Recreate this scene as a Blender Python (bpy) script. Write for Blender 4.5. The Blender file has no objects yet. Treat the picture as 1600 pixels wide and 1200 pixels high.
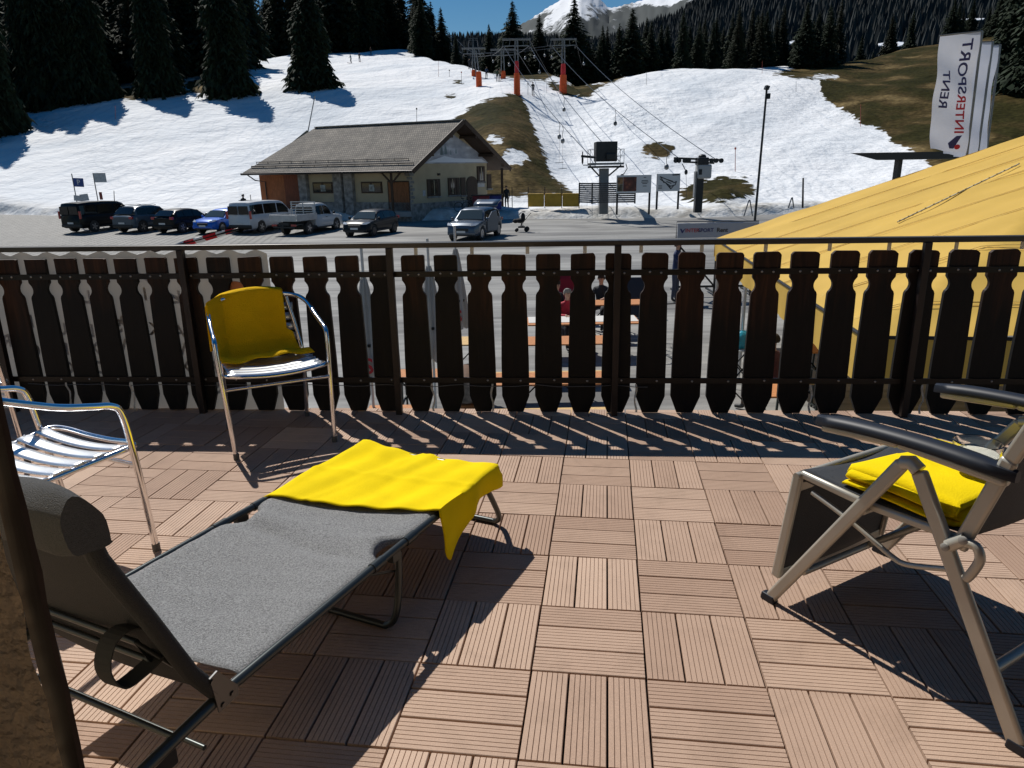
import bpy, bmesh, math, random
import numpy as np
from mathutils import Vector, Matrix, Euler
R = math.radians
random.seed(7); np.random.seed(7)
SC = bpy.context.scene
COL = SC.collection

# ------------------------------------------------------------------ camera, sky, sun, exposure
FPX = 1103.2                                   # focal length in pixels of the 1600 px wide photograph
CAMZ = 3.95                                    # eye height over the car park
PITCH, ROLL = R(17.03), R(-0.994)              # camera against gravity
DPITCH, DYAW = R(16.10), R(-7.642)             # camera against the (slightly sloping) terrace
def cam_axes(pit, rol, yaw):
    c, s = math.cos(yaw), math.sin(yaw); cp, sp = math.cos(pit), math.sin(pit); cr, sr = math.cos(rol), math.sin(rol)
    X = Vector((c, -s, 0)); H = Vector((s, c, 0)); Z = Vector((0, 0, 1))
    D = H * cp - Z * sp; U = H * sp + Z * cp
    return X * cr + U * sr, U * cr - X * sr, D
def rot_rows(ax): return Matrix((ax[0], ax[1], ax[2]))
AXW = cam_axes(PITCH, ROLL, 0.0)
AXD = cam_axes(DPITCH, ROLL, DYAW)
cam = bpy.data.objects.new('camera', bpy.data.cameras.new('camera'))
COL.objects.link(cam)
cam.data.sensor_width = 36; cam.data.lens = FPX / 1600 * 36
cam.data.clip_start = 0.05; cam.data.clip_end = 20000
m = Matrix((AXW[0], AXW[1], -AXW[2])).transposed().to_4x4()
cam.matrix_world = Matrix.Translation((0, 0, CAMZ)) @ m
SC.camera = cam
SC.render.resolution_x = 1024; SC.render.resolution_y = 768

SUN_EL = R(50.5); SUN_AZ = R(-33.5)            # azimuth from +Y (view direction) towards +X
sun_dir = Vector((math.sin(SUN_AZ) * math.cos(SUN_EL), math.cos(SUN_AZ) * math.cos(SUN_EL), math.sin(SUN_EL)))
sl = bpy.data.lights.new('sun', 'SUN'); sl.energy = 4.8; sl.angle = R(0.5); sl.color = (1.0, 0.96, 0.9)
so = bpy.data.objects.new('sun', sl); COL.objects.link(so)
so.rotation_euler = sun_dir.to_track_quat('Z', 'Y').to_euler(); so.location = sun_dir * 200
w = bpy.data.worlds.new('World'); SC.world = w; w.use_nodes = True
nt = w.node_tree; bg = nt.nodes['Background']
sky = nt.nodes.new('ShaderNodeTexSky'); sky.sky_type = 'NISHITA'; sky.sun_disc = False
sky.sun_elevation = SUN_EL; sky.sun_rotation = SUN_AZ; sky.altitude = 600
sky.air_density = 1.1; sky.dust_density = 0.0; sky.ozone_density = 2.0
hs = nt.nodes.new('ShaderNodeHueSaturation'); hs.inputs['Saturation'].default_value = 1.42; nt.links.new(sky.outputs[0], hs.inputs['Color']); nt.links.new(hs.outputs[0], bg.inputs['Color']); bg.inputs['Strength'].default_value = 0.06
SC.view_settings.view_transform = 'Standard'; SC.view_settings.look = 'None'
SC.view_settings.exposure = -0.04; SC.view_settings.gamma = 1.0

# terrace frame (its z = 0 is the deck, camera over (0,0)) -> world
HC = 1.247; DS = 1.11
DW = Matrix.Translation((0, 0, CAMZ)) @ (rot_rows(AXW).transposed() @ rot_rows(AXD)).to_4x4() @ Matrix.Scale(DS, 4) @ Matrix.Translation((0, 0, -HC))
def ray(px, py, ax=AXW):
    return ax[0] * ((px - 800) / FPX) + ax[1] * (-(py - 600) / FPX) + ax[2]
def at(px, py, Y):                              # point of the world at forward distance Y seen at a photo pixel
    r = ray(px, py); t = Y / r.y
    return Vector((0, 0, CAMZ)) + r * t
def dk(px, py, z=0.0):                          # point of the terrace frame at height z
    r = ray(px, py, AXD); t = (z - HC) / r.z
    return Vector((0, 0, HC)) + r * t

# ------------------------------------------------------------------ helpers
class MB:
    """collects shapes, then links them as one mesh object"""
    def __init__(s): s.v = []; s.f = []; s.m = []; s.mi = 0
    def add(s, vs, fs):
        b = len(s.v); s.v += [tuple(v) for v in vs]; s.f += [tuple(b + i for i in f) for f in fs]; s.m += [s.mi] * len(fs); return s
    def box(s, c, d, rot=None, taper=1.0):
        x, y, z = d[0] / 2, d[1] / 2, d[2] / 2
        vs = [(-x, -y, -z), (x, -y, -z), (x, y, -z), (-x, y, -z), (-x * taper, -y * taper, z), (x * taper, -y * taper, z), (x * taper, y * taper, z), (-x * taper, y * taper, z)]
        if rot is not None:
            q = Euler(rot).to_matrix() if not isinstance(rot, Matrix) else rot
            vs = [q @ Vector(v) for v in vs]
        c = Vector(c)
        return s.add([Vector(v) + c for v in vs], [(0, 3, 2, 1), (4, 5, 6, 7), (0, 1, 5, 4), (1, 2, 6, 5), (2, 3, 7, 6), (3, 0, 4, 7)])
    def bar(s, a, b, wd, th, up=(0, 0, 1)):       # rectangular bar a->b, wd along side, th along up
        a, b = Vector(a), Vector(b); d = (b - a).normalized(); u = Vector(up); sd = d.cross(u)
        if sd.length < 1e-5: sd = d.cross(Vector((0, 1, 0)))
        sd.normalize(); u = sd.cross(d).normalized()
        o = [(-wd / 2, -th / 2), (wd / 2, -th / 2), (wd / 2, th / 2), (-wd / 2, th / 2)]
        vs = [a + sd * p + u * q for p, q in o] + [b + sd * p + u * q for p, q in o]
        return s.add(vs, [(0, 1, 2, 3), (7, 6, 5, 4), (0, 4, 5, 1), (1, 5, 6, 2), (2, 6, 7, 3), (3, 7, 4, 0)])
    def tube(s, pts, r, n=8, cap=True, closed=False):
        P = [Vector(p) for p in pts]; k = len(P)
        rr = r if isinstance(r, (list, tuple)) else [r] * k
        T = []
        for i in range(k):
            if closed: t = P[(i + 1) % k] - P[i - 1]
            else: t = P[min(i + 1, k - 1)] - P[max(i - 1, 0)]
            T.append(t.normalized())
        u = T[0].orthogonal().normalized(); vs = []
        for i in range(k):
            u = (u - T[i] * u.dot(T[i]))
            if u.length < 1e-6: u = T[i].orthogonal()
            u.normalize(); v = T[i].cross(u)
            for j in range(n):
                a = 2 * math.pi * j / n; vs.append(P[i] + (u * math.cos(a) + v * math.sin(a)) * rr[i])
        fs = []
        for i in range(k if closed else k - 1):
            i2 = (i + 1) % k
            for j in range(n): fs.append((i * n + j, i * n + (j + 1) % n, i2 * n + (j + 1) % n, i2 * n + j))
        if cap and not closed: fs += [tuple(range(n - 1, -1, -1)), tuple((k - 1) * n + j for j in range(n))]
        return s.add(vs, fs)
    def cyl(s, a, b, r, r2=None, n=12): return s.tube([a, b], [r, r if r2 is None else r2], n)
    def lathe(s, c, prof, n=16, axis='z'):
        c = Vector(c); vs = []; fs = []
        for r_, z_ in prof:
            for j in range(n):
                a = 2 * math.pi * j / n; p = (r_ * math.cos(a), r_ * math.sin(a), z_)
                if axis == 'y': p = (p[0], p[2], p[1])
                if axis == 'x': p = (p[2], p[0], p[1])
                vs.append(c + Vector(p))
        for i in range(len(prof) - 1):
            for j in range(n): fs.append((i * n + j, i * n + (j + 1) % n, (i + 1) * n + (j + 1) % n, (i + 1) * n + j))
        fs.append(tuple(range(n - 1, -1, -1))); fs.append(tuple((len(prof) - 1) * n + j for j in range(n)))
        return s.add(vs, fs)
    def prism(s, poly, vec, mat=None):            # poly: 3d points, extruded by vec
        P = [Vector(p) for p in poly]; v = Vector(vec); n = len(P)
        return s.add(P + [p + v for p in P], [tuple(range(n - 1, -1, -1)), tuple(n + i for i in range(n))] + [(i, (i + 1) % n, n + (i + 1) % n, n + i) for i in range(n)])
    def quad(s, *p): return s.add(p, [tuple(range(len(p)))])
    def grid(s, P):                               # P[i][j]
        n, k = len(P), len(P[0])
        return s.add([q for row in P for q in row], [(i * k + j, i * k + j + 1, (i + 1) * k + j + 1, (i + 1) * k + j) for i in range(n - 1) for j in range(k - 1)])
    def ball(s, c, r, n=10, k=7, sc=(1, 1, 1)):
        c = Vector(c); vs = []; fs = []
        for i in range(k + 1):
            t = math.pi * i / k
            for j in range(n):
                a = 2 * math.pi * j / n; vs.append(c + Vector((r * sc[0] * math.sin(t) * math.cos(a), r * sc[1] * math.sin(t) * math.sin(a), r * sc[2] * math.cos(t))))
        for i in range(k):
            for j in range(n): fs.append((i * n + j, (i + 1) * n + j, (i + 1) * n + (j + 1) % n, i * n + (j + 1) % n))
        return s.add(vs, fs)
    def build(s, name, mat, parent=None, M=None, smooth=None, bevel=0, solid=0, subs=0):
        me = bpy.data.meshes.new(name); me.from_pydata(s.v, [], s.f)
        for mm in (mat if isinstance(mat, (list, tuple)) else [mat]): me.materials.append(mm)
        if len(me.materials) > 1:
            for p, i in zip(me.polygons, s.m): p.material_index = i
        bm = bmesh.new(); bm.from_mesh(me)
        bmesh.ops.remove_doubles(bm, verts=bm.verts, dist=1e-5) if smooth else None
        bmesh.ops.recalc_face_normals(bm, faces=bm.faces); bm.to_mesh(me); bm.free()
        if smooth:
            for p in me.polygons: p.use_smooth = True
            me.set_sharp_from_angle(angle=R(smooth))
        me.update()
        o = bpy.data.objects.new(name, me); COL.objects.link(o)
        if parent is not None: o.parent = parent
        if M is not None: o.matrix_basis = M
        if solid: md = o.modifiers.new('solid', 'SOLIDIFY'); md.thickness = solid; md.offset = 0
        if bevel: md = o.modifiers.new('bevel', 'BEVEL'); md.width = bevel; md.segments = 2; md.limit_method = 'ANGLE'; md.angle_limit = R(40)
        if subs: md = o.modifiers.new('sub', 'SUBSURF'); md.levels = subs; md.render_levels = subs
        return o
def tag(o, label=None, cat=None, group=None, kind=None):
    if label: o['label'] = label
    if cat: o['category'] = cat
    if group: o['group'] = group
    if kind: o['kind'] = kind
    return o
def thing(name, label, cat, loc=(0, 0, 0), rz=0.0, group=None, M=None):
    o = bpy.data.objects.new(name, None); COL.objects.link(o); o.empty_display_size = 0.2
    o.matrix_basis = M if M is not None else Matrix.Translation(loc) @ Matrix.Rotation(rz, 4, 'Z')
    return tag(o, label, cat, group)
KIDS = {}
def kids(o):
    return [c for c in bpy.data.objects if c.parent == o]
def dup(root, M, label=None, group=None):
    def cp(o, par):
        c = o.copy(); COL.objects.link(c); c.parent = par
        for k in kids(o): cp(k, c)
        return c
    r = cp(root, None); r.matrix_basis = M
    if label: r['label'] = label
    if group: r['group'] = group
    return r

# ------------------------------------------------------------------ materials
def mat(name, col, rough=0.6, metal=0.0, var=0.0, vscale=5.0, bump=0.0, bscale=20.0, spec=0.5, trans=0.0, alpha=1.0, coat=0.0, stretch=(1, 1, 1), col2=None, sheen=0.0, coords='Object', detail=5.0, sss=0):
    mt = bpy.data.materials.new(name); mt.use_nodes = True
    n = mt.node_tree.nodes; l = mt.node_tree.links; p = n['Principled BSDF']
    c = (col[0], col[1], col[2], 1); p.inputs['Base Color'].default_value = c
    p.inputs['Roughness'].default_value = rough; p.inputs['Metallic'].default_value = metal
    p.inputs['Specular IOR Level'].default_value = spec; p.inputs['Alpha'].default_value = alpha
    if trans: p.inputs['Transmission Weight'].default_value = trans
    if coat: p.inputs['Coat Weight'].default_value = coat; p.inputs['Coat Roughness'].default_value = 0.05
    if sheen: p.inputs['Sheen Weight'].default_value = sheen
    if sss: p.inputs['Subsurface Weight'].default_value = sss
    if var or bump:
        tc = n.new('ShaderNodeTexCoord'); mp = n.new('ShaderNodeMapping'); l.new(tc.outputs[coords], mp.inputs[0]); mp.inputs['Scale'].default_value = stretch
    if var:
        no = n.new('ShaderNodeTexNoise'); no.inputs['Scale'].default_value = vscale; no.inputs['Detail'].default_value = detail; l.new(mp.outputs[0], no.inputs['Vector'])
        rp = n.new('ShaderNodeValToRGB'); rp.color_ramp.elements[0].position = 0.3; rp.color_ramp.elements[1].position = 0.7
        c2 = col2 or [max(0, q * (1 - var)) for q in col]
        rp.color_ramp.elements[0].color = (c2[0], c2[1], c2[2], 1)
        rp.color_ramp.elements[1].color = (min(1, col[0] * (1 + var * .4)), min(1, col[1] * (1 + var * .4)), min(1, col[2] * (1 + var * .4)), 1) if not col2 else c
        l.new(no.outputs['Fac'], rp.inputs[0]); l.new(rp.outputs[0], p.inputs['Base Color'])
    if bump:
        nb = n.new('ShaderNodeTexNoise'); nb.inputs['Scale'].default_value = bscale; nb.inputs['Detail'].default_value = 4; l.new(mp.outputs[0], nb.inputs['Vector'])
        b = n.new('ShaderNodeBump'); b.inputs['Strength'].default_value = bump; b.inputs['Distance'].default_value = 0.02
        l.new(nb.outputs['Fac'], b.inputs['Height']); l.new(b.outputs[0], p.inputs['Normal'])
    return mt
def lib(mt): return mt.node_tree.nodes, mt.node_tree.links, mt.node_tree.nodes['Principled BSDF']
def interp(x, xs, ys): return float(np.interp(x, xs, ys))
# ------------------------------------------------------------------ ground, car park, ski slope
PY = [-60, 15, 36, 55, 60, 70, 80, 90, 100, 107, 120, 135, 150, 170, 190, 205, 230, 300, 420]
PZ = [-0.1, 0.0, .2, .6, 1.15, 3.2, 6.0, 8.8, 11.7, 13.8, 17.2, 20.6, 23.6, 27.6, 31.2, 33.8, 37.4, 46, 60]
def lot_z(Y): return np.interp(Y, [-60, 14, 30, 46, 52, 60, 400], [-0.15, 0.0, .15, .2, .4, 0.85, 3.0])
CX = [-900, 0, 400, 450, 500, 560, 640, 680, 700, 740, 770, 800, 860, 900, 940, 1000, 1050, 1100, 1200, 1270, 1300, 1380, 1460, 1560, 1700, 2600]
CROWS = [-200, -200, 95, 88, 84, 80, 80, 84, 88, 97, 104, 106, 103, 117, 113, 105, 101, 98, 96, 96, 93, 84, 78, 72, 66, 60]
def crest_dist(px, row):                         # distance at which the rising profile reaches the crest row of the photo
    r = ray(px, row); k = r.z / r.y; last = None
    for Y in np.arange(90, 400, .5):
        if (np.interp(Y, PY, PZ) - CAMZ) / Y >= k: return float(Y)
    return 400.0
CR = [crest_dist(a, b) for a, b in zip(CX, CROWS)]
print('crest', [round(c) for c in CR])
EX = [-900, 0, 100, 400, 560, 650, 760, 900, 1000, 1100, 1180, 1260, 1400, 2600]
EY = [330, 334, 336, 341, 345, 345, 344, 342, 341, 340, 337, 333, 330, 330]           # row where snow meets the car park
def rowY_lot(px, py):
    r = ray(px, py); 
    Y = 30.0
    for _ in range(30):
        Y = (float(lot_z(Y)) - CAMZ) / (r.z / r.y)
        Y = min(max(Y, 3), 120)
    return Y
EYD = [rowY_lot(a, b) for a, b in zip(EX, EY)]
def sstep(a, b, x): t = np.clip((x - a) / (b - a), 0, 1); return t * t * (3 - 2 * t)
def wnoise(x, y, s, seed=0):
    return (np.sin(x * s * 1.0 + 1.3 * seed) * np.cos(y * s * .83 + seed) + .5 * np.sin(x * s * 2.1 + y * s * 1.7 + seed * 2) + .25 * np.cos(x * s * 4.3 - y * s * 3.7 + seed))
def terr(X, Y):
    X = np.asarray(X, float); Y = np.asarray(Y, float)
    px = 800 + X / np.maximum(Y, 3) * FPX * 1.0
    # photo column of a ground point, close enough for smooth tables
    P = np.interp(Y, PY, PZ)
    cr = np.interp(px, CX, CR)
    crz = np.interp(cr, PY, PZ)
    top = crz - (Y - cr) * 0.10
    k = 4.0
    P = np.where(Y < cr - 12, P, np.minimum(P, top) - 1.2 * np.exp(-((Y - cr) / 7) ** 2))
    # the brown hill on the right
    rh = sstep(1230, 1640, px) * sstep(52, 75, Y)
    P = P + rh * np.interp(Y, [50, 60, 80, 120, 165, 240], [0, 1.6, 3.0, 3.4, 4.2, 4.0])
    # grass hump between the slopes, gully right of it
    P = P + 1.5 * np.exp(-((px - 790) / 55) ** 2) * sstep(60, 75, Y) * (1 - sstep(105, 125, Y))
    P = P - 1.3 * np.exp(-((px - 900) / 60) ** 2) * sstep(60, 75, Y) * (1 - sstep(100, 130, Y))
    P = P + 1.3 * np.exp(-((px - 1125) / 42) ** 2 - ((Y - 57) / 4.0) ** 2)
    P = P + wnoise(X, Y, .09, 1) * .45 * sstep(62, 90, Y) + wnoise(X, Y, .35, 2) * .10 * sstep(58, 70, Y)
    ed = np.interp(px, EX, EYD)
    lo = lot_z(Y)
    bank = .50 + .12 * wnoise(X, Y, .5, 3) + .03 * wnoise(X, Y, 2.3, 4)
    bf = sstep(-.1, 1.3, Y - ed)
    hill = np.maximum(P, lo + .25 * (1 - sstep(0, 9, Y - ed)))
    z = np.where(Y < ed - .1, lo - .08, lo - .08 + bf * np.maximum(hill - lo + .08, bank * (1 - sstep(3, 8, Y - ed)) + .08))
    return z
def tz(x, y): return float(terr(x, y))
def onground(px, py, lo=8.0, hi=330.0):          # first ground point met by the view ray of a photo pixel
    r = ray(px, py); Ys = np.linspace(lo, hi, 1600)
    d = CAMZ + r.z / r.y * Ys - terr(r.x / r.y * Ys, Ys)
    i = np.argmax(d < 0) if (d < 0).any() else len(Ys) - 1
    Y = float(Ys[i]); X = r.x / r.y * Y
    return Vector((X, Y, tz(X, Y)))
def project(P):                                   # numpy: world points -> photo pixels
    d = P - np.array([0, 0, CAMZ]); A = np.array([list(a) for a in AXW])
    q = d @ A.T; return np.stack([800 + q[:, 0] / q[:, 2] * FPX, 600 - q[:, 1] / q[:, 2] * FPX], 1)
def sdf(P, poly):
    poly = np.array(poly, float); n = len(poly); d = np.full(len(P), 1e9); ins = np.zeros(len(P), bool)
    for i in range(n):
        a, b = poly[i], poly[(i + 1) % n]; e = b - a; w_ = P - a
        t = np.clip((w_ @ e) / (e @ e), 0, 1); d = np.minimum(d, np.hypot(*(w_ - t[:, None] * e).T))
        c = ((a[1] > P[:, 1]) != (b[1] > P[:, 1])) & (P[:, 0] < (b[0] - a[0]) * (P[:, 1] - a[1]) / (b[1] - a[1] + 1e-12) + a[0])
        ins ^= c
    return np.where(ins, d, -d)
def ell(x, y, a, b, n=14): return [(x + a * math.cos(2 * math.pi * i / n), y + b * math.sin(2 * math.pi * i / n)) for i in range(n)]
GRASS = [
    [(640, 240), (705, 188), (735, 168), (765, 154), (800, 146), (815, 148), (826, 178), (836, 205), (850, 240), (860, 272), (893, 300), (880, 306), (820, 306), (770, 312), (640, 312)],
    [(760, 112), (790, 103), (830, 102), (865, 101), (872, 114), (852, 126), (810, 124), (780, 118)],
    [(853, 129), (880, 126), (950, 122), (976, 121), (935, 138), (925, 149), (905, 152), (880, 148), (862, 138)],
    ell(1028, 234, 25, 12),
    [(1062, 296), (1095, 283), (1130, 277), (1160, 281), (1182, 295), (1178, 303), (1140, 311), (1095, 314), (1065, 312)],
    [(1208, 116), (1240, 107), (1275, 96), (1300, 80), (1500, 20), (1900, -160), (2300, -200), (2300, 330), (1500, 330), (1436, 238), (1400, 226), (1380, 205), (1345, 190), (1335, 182), (1310, 168), (1285, 150), (1279, 124), (1235, 121)],
    ell(205, 146, 26, 10), ell(314, 135, 26, 12), ell(48, 160, 9, 18), ell(1005, 600, 1, 1), ell(715, 128, 8, 3), ell(703, 151, 9, 3),
]
SNOWIN = [ell(774, 218, 13, 6), [(786, 237), (800, 233), (815, 238), (826, 250), (815, 258), (795, 260), (785, 250)], ell(1290, 120, 20, 3), ell(815, 110, 22, 3.5), ell(905, 130, 40, 1.6), ell(1336, 82, 12, 5)]
def make_ground():
    us = np.concatenate([np.linspace(-2.6, -.95, 40)[:-1], np.linspace(-.95, .95, 560), np.linspace(.95, 2.6, 40)[1:]])
    Ys = np.concatenate([np.linspace(4, 48, 30)[:-1], np.linspace(48, 66, 80)[:-1], np.linspace(66, 125, 130)[:-1], np.linspace(125, 215, 90)[:-1], np.linspace(215, 420, 40)])
    U, V = np.meshgrid(us, Ys); X = U * V; Z = terr(X, V)
    P = np.stack([X, V, Z], -1).reshape(-1, 3); nu, nv = len(us), len(Ys)
    idx = np.arange(nu * nv).reshape(nv, nu)
    F = np.stack([idx[:-1, :-1], idx[:-1, 1:], idx[1:, 1:], idx[1:, :-1]], -1).reshape(-1, 4)
    me = bpy.data.meshes.new('ski_slope'); me.from_pydata(P.tolist(), [], F.tolist())
    px = project(P); s = np.full(len(P), -1e9)
    for g in GRASS: s = np.maximum(s, sdf(px, g))
    # under the trees and beyond the crest the ground is brown
    cr = np.interp(px[:, 0], CX, CR); s = np.maximum(s, (P[:, 1] - cr - 2) * .6 - 3)
    for g in SNOWIN: s = np.minimum(s, -sdf(px, g))
    s = s * P[:, 1] / FPX
    s = np.clip(s, -30, 30)
    a = me.attributes.new('grass', 'FLOAT', 'POINT'); a.data.foreach_set('value', s.astype(np.float32))
    # churned spring snow near the lift tracks
    ch = np.exp(-((px[:, 0] - 985) / 70) ** 2 - ((px[:, 1] - 185) / 38) ** 2) + .8 * np.exp(-((px[:, 0] - 90) / 90) ** 2 - ((px[:, 1] - 195) / 22) ** 2) + .5 * np.exp(-((px[:, 0] - 1300) / 60) ** 2 - ((px[:, 1] - 165) / 25) ** 2)
    a = me.attributes.new('churn', 'FLOAT', 'POINT'); a.data.foreach_set('value', ch.astype(np.float32))
    ed = np.interp(px[:, 0], EX, EYD); d = np.clip(1 - (P[:, 1] - ed) / 5.0, 0, 1) * sstep(300, 620, px[:, 0]) + np.clip(1 - (P[:, 1] - ed) / 3.0, 0, 1) * .6
    a = me.attributes.new('dirt', 'FLOAT', 'POINT'); a.data.foreach_set('value', d.astype(np.float32))
    # groomed lift lane, ski arcs on the left piste, fall-line tracks on the right one
    x_, r_ = px[:, 0], px[:, 1]
    L0 = x_ - np.interp(r_, [140, 300], [856, 935]); S1 = np.hypot(x_ - 330, (r_ - 238) * 2.3) + 6 * np.sin(x_ / 31); S2 = x_ - np.interp(r_, [95, 330], [1050, 1250]) + 22 * np.sin(r_ / 22)
    m0 = np.exp(-(L0 / 34) ** 4) * sstep(140, 165, r_); m1 = np.exp(-((S1 - 120) / 80) ** 2) * (1 - sstep(480, 600, x_)); m2 = np.exp(-(S2 / 120) ** 2) * sstep(97, 120, r_) * (x_ > 930)
    a = me.attributes.new('flow', 'FLOAT_VECTOR', 'POINT'); a.data.foreach_set('vector', np.stack([L0, S1, S2], 1).astype(np.float32).ravel())
    a = me.attributes.new('flowm', 'FLOAT_VECTOR', 'POINT'); a.data.foreach_set('vector', np.stack([m0, m1, m2], 1).astype(np.float32).ravel())
    for p in me.polygons: p.use_smooth = True
    o = bpy.data.objects.new('ski_slope', me); COL.objects.link(o); tag(o, kind='structure')
    mt = bpy.data.materials.new('snow_and_grass'); mt.use_nodes = True; me.materials.append(mt)
    n, l, p = lib(mt)
    def N(t, **k):
        x = n.new(t)
        for a_, b_ in k.items(): setattr(x, a_, b_)
        return x
    def attr(nm): x = N('ShaderNodeAttribute'); x.attribute_name = nm; return x.outputs['Fac']
    def noise(sc, det=5, st=(1, 1, 1), dist=0, rz=0):
        mp = N('ShaderNodeMapping'); mp.inputs['Scale'].default_value = st; mp.inputs['Rotation'].default_value = (0, 0, rz); l.new(tc.outputs['Object'], mp.inputs[0])
        x = N('ShaderNodeTexNoise'); x.inputs['Scale'].default_value = sc; x.inputs['Detail'].default_value = det; x.inputs['Distortion'].default_value = dist; l.new(mp.outputs[0], x.inputs['Vector']); return x.outputs['Fac']
    def math_(op, a, b=None, c=None):
        x = N('ShaderNodeMath'); x.operation = op
        for i, q in enumerate([a, b, c]):
            if q is None: continue
            if isinstance(q, (int, float)): x.inputs[i].default_value = q
            else: l.new(q, x.inputs[i])
        return x.outputs[0]
    def ramp(f, stops):
        x = N('ShaderNodeValToRGB'); cr_ = x.color_ramp
        while len(cr_.elements) < len(stops): cr_.elements.new(.5)
        for e, (ps, c_) in zip(cr_.elements, stops): e.position = ps; e.color = (*c_, 1)
        l.new(f, x.inputs[0]); return x.outputs[0]
    def mix(f, a, b):
        x = N('ShaderNodeMix'); x.data_type = 'RGBA'
        if isinstance(f, (int, float)): x.inputs[0].default_value = f
        else: l.new(f, x.inputs[0])
        l.new(a, x.inputs[6]); l.new(b, x.inputs[7]); return x.outputs[2]
    tc = N('ShaderNodeTexCoord')
    edge = math_('ADD', attr('grass'), math_('MULTIPLY', math_('SUBTRACT', noise(.9, 8), .5), 2.0))
    gm = ramp(math_('MULTIPLY_ADD', edge, 1.6, .5), [(0.35, (0, 0, 0)), (.62, (1, 1, 1))])
    grass = ramp(noise(.16, 9, dist=.5), [(.28, (.022, .022, .005)), (.45, (.036, .032, .009)), (.56, (.068, .048, .018)), (.66, (.18, .13, .058))])
    gr2 = ramp(noise(2.2, 6), [(.3, (.55, .55, .55)), (.7, (1.25, 1.25, 1.2))])
    gx = N('ShaderNodeMix'); gx.data_type = 'RGBA'; gx.blend_type = 'MULTIPLY'; gx.inputs[0].default_value = 1; l.new(grass, gx.inputs[6]); l.new(gr2, gx.inputs[7]); grass = gx.outputs[2]
    snow = ramp(noise(.05, 8, dist=1.2), [(.3, (.66, .70, .735)), (.5, (.79, .81, .825)), (.68, (.87, .875, .875))])
    # ski tracks: thin warped dark lines
    w1 = N('ShaderNodeTexWave'); w1.wave_type = 'BANDS'; w1.bands_direction = 'X'; w1.inputs['Scale'].default_value = .16; w1.inputs['Distortion'].default_value = 22; w1.inputs['Detail'].default_value = 3; w1.inputs['Detail Scale'].default_value = .35
    mp = N('ShaderNodeMapping'); mp.inputs['Scale'].default_value = (1, .5, 1); l.new(tc.outputs['Object'], mp.inputs[0]); l.new(mp.outputs[0], w1.inputs['Vector'])
    tr = ramp(w1.outputs['Fac'], [(0, (1, 1, 1)), (.07, (.2, .2, .2)), (.16, (0, 0, 0))])
    w2 = N('ShaderNodeTexWave'); w2.wave_type = 'BANDS'; w2.bands_direction = 'X'; w2.inputs['Scale'].default_value = .8; w2.inputs['Distortion'].default_value = 14; w2.inputs['Detail'].default_value = 2; w2.inputs['Detail Scale'].default_value = .2
    mp = N('ShaderNodeMapping'); mp.inputs['Rotation'].default_value = (0, 0, 1.1); l.new(tc.outputs['Object'], mp.inputs[0]); l.new(mp.outputs[0], w2.inputs['Vector'])
    tr2 = ramp(w2.outputs['Fac'], [(0, (1, 1, 1)), (.10, (.3, .3, .3)), (.22, (0, 0, 0))])
    trk = math_('MULTIPLY', math_('MAXIMUM', tr, math_('MULTIPLY', tr2, .7)), ramp(noise(.06, 3), [(.35, (.15, .15, .15)), (.6, (1, 1, 1))]))
    dk_ = N('ShaderNodeRGB'); dk_.outputs[0].default_value = (.56, .61, .66, 1)
    snow = mix(math_('MULTIPLY', trk, .42), snow, dk_.outputs[0])
    af = N('ShaderNodeAttribute'); af.attribute_name = 'flow'; am = N('ShaderNodeAttribute'); am.attribute_name = 'flowm'
    sf, sm = N('ShaderNodeSeparateXYZ'), N('ShaderNodeSeparateXYZ'); l.new(af.outputs['Vector'], sf.inputs[0]); l.new(am.outputs['Vector'], sm.inputs[0])
    nz = noise(.35, 4); flow = None
    for k_, (fr, wob, amp) in enumerate([(.75, 3.0, 1.0), (.42, 19.0, .8), (.33, 15.0, .7)]):
        s_ = math_('SINE', math_('ADD', math_('MULTIPLY', sf.outputs[k_], fr), math_('MULTIPLY', nz, wob)))
        q = math_('MULTIPLY', math_('MULTIPLY', math_('POWER', math_('MULTIPLY_ADD', s_, .5, .5), 4.0), amp), sm.outputs[k_])
        flow = q if flow is None else math_('ADD', flow, q)
    flow = math_('MULTIPLY', flow, ramp(noise(.12, 4), [(.38, (.1, .1, .1)), (.6, (1, 1, 1))]))
    snow = mix(math_('MULTIPLY', flow, .5), snow, dk_.outputs[0])
    chn = math_('MULTIPLY', attr('churn'), ramp(noise(1.1, 5, st=(1, .5, 1)), [(.46, (0, 0, 0)), (.6, (1, 1, 1))]))
    snow = mix(math_('MULTIPLY', chn, .6), snow, dk_.outputs[0])
    dirt = ramp(noise(1.6, 8), [(.3, (.30, .275, .235)), (.55, (.52, .50, .45)), (.7, (.72, .71, .68))])
    snow = mix(math_('MULTIPLY', math_('MINIMUM', attr('dirt'), 1.0), ramp(noise(.5, 5), [(.3, (.35, .35, .35)), (.6, (.95, .95, .95))])), snow, dirt)
    l.new(mix(gm, snow, grass), p.inputs['Base Color'])
    p.inputs['Roughness'].default_value = .85; p.inputs['Specular IOR Level'].default_value = .04
    h = math_('ADD', math_('MULTIPLY', noise(1.3, 7), .5), math_('MULTIPLY', noise(.3, 5), 1.4))
    h = math_('SUBTRACT', h, math_('MULTIPLY', math_('MULTIPLY', trk, .045), math_('SUBTRACT', 1.0, gm)))
    h = math_('SUBTRACT', h, math_('MULTIPLY', chn, .35))
    h = math_('SUBTRACT', h, math_('MULTIPLY', flow, .09))
    h = math_('ADD', h, math_('MULTIPLY', gm, .25))
    b = N('ShaderNodeBump'); b.inputs['Strength'].default_value = .6; b.inputs['Distance'].default_value = .6
    l.new(h, b.inputs['Height']); l.new(b.outputs[0], p.inputs['Normal'])
    return o
make_ground()

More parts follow.
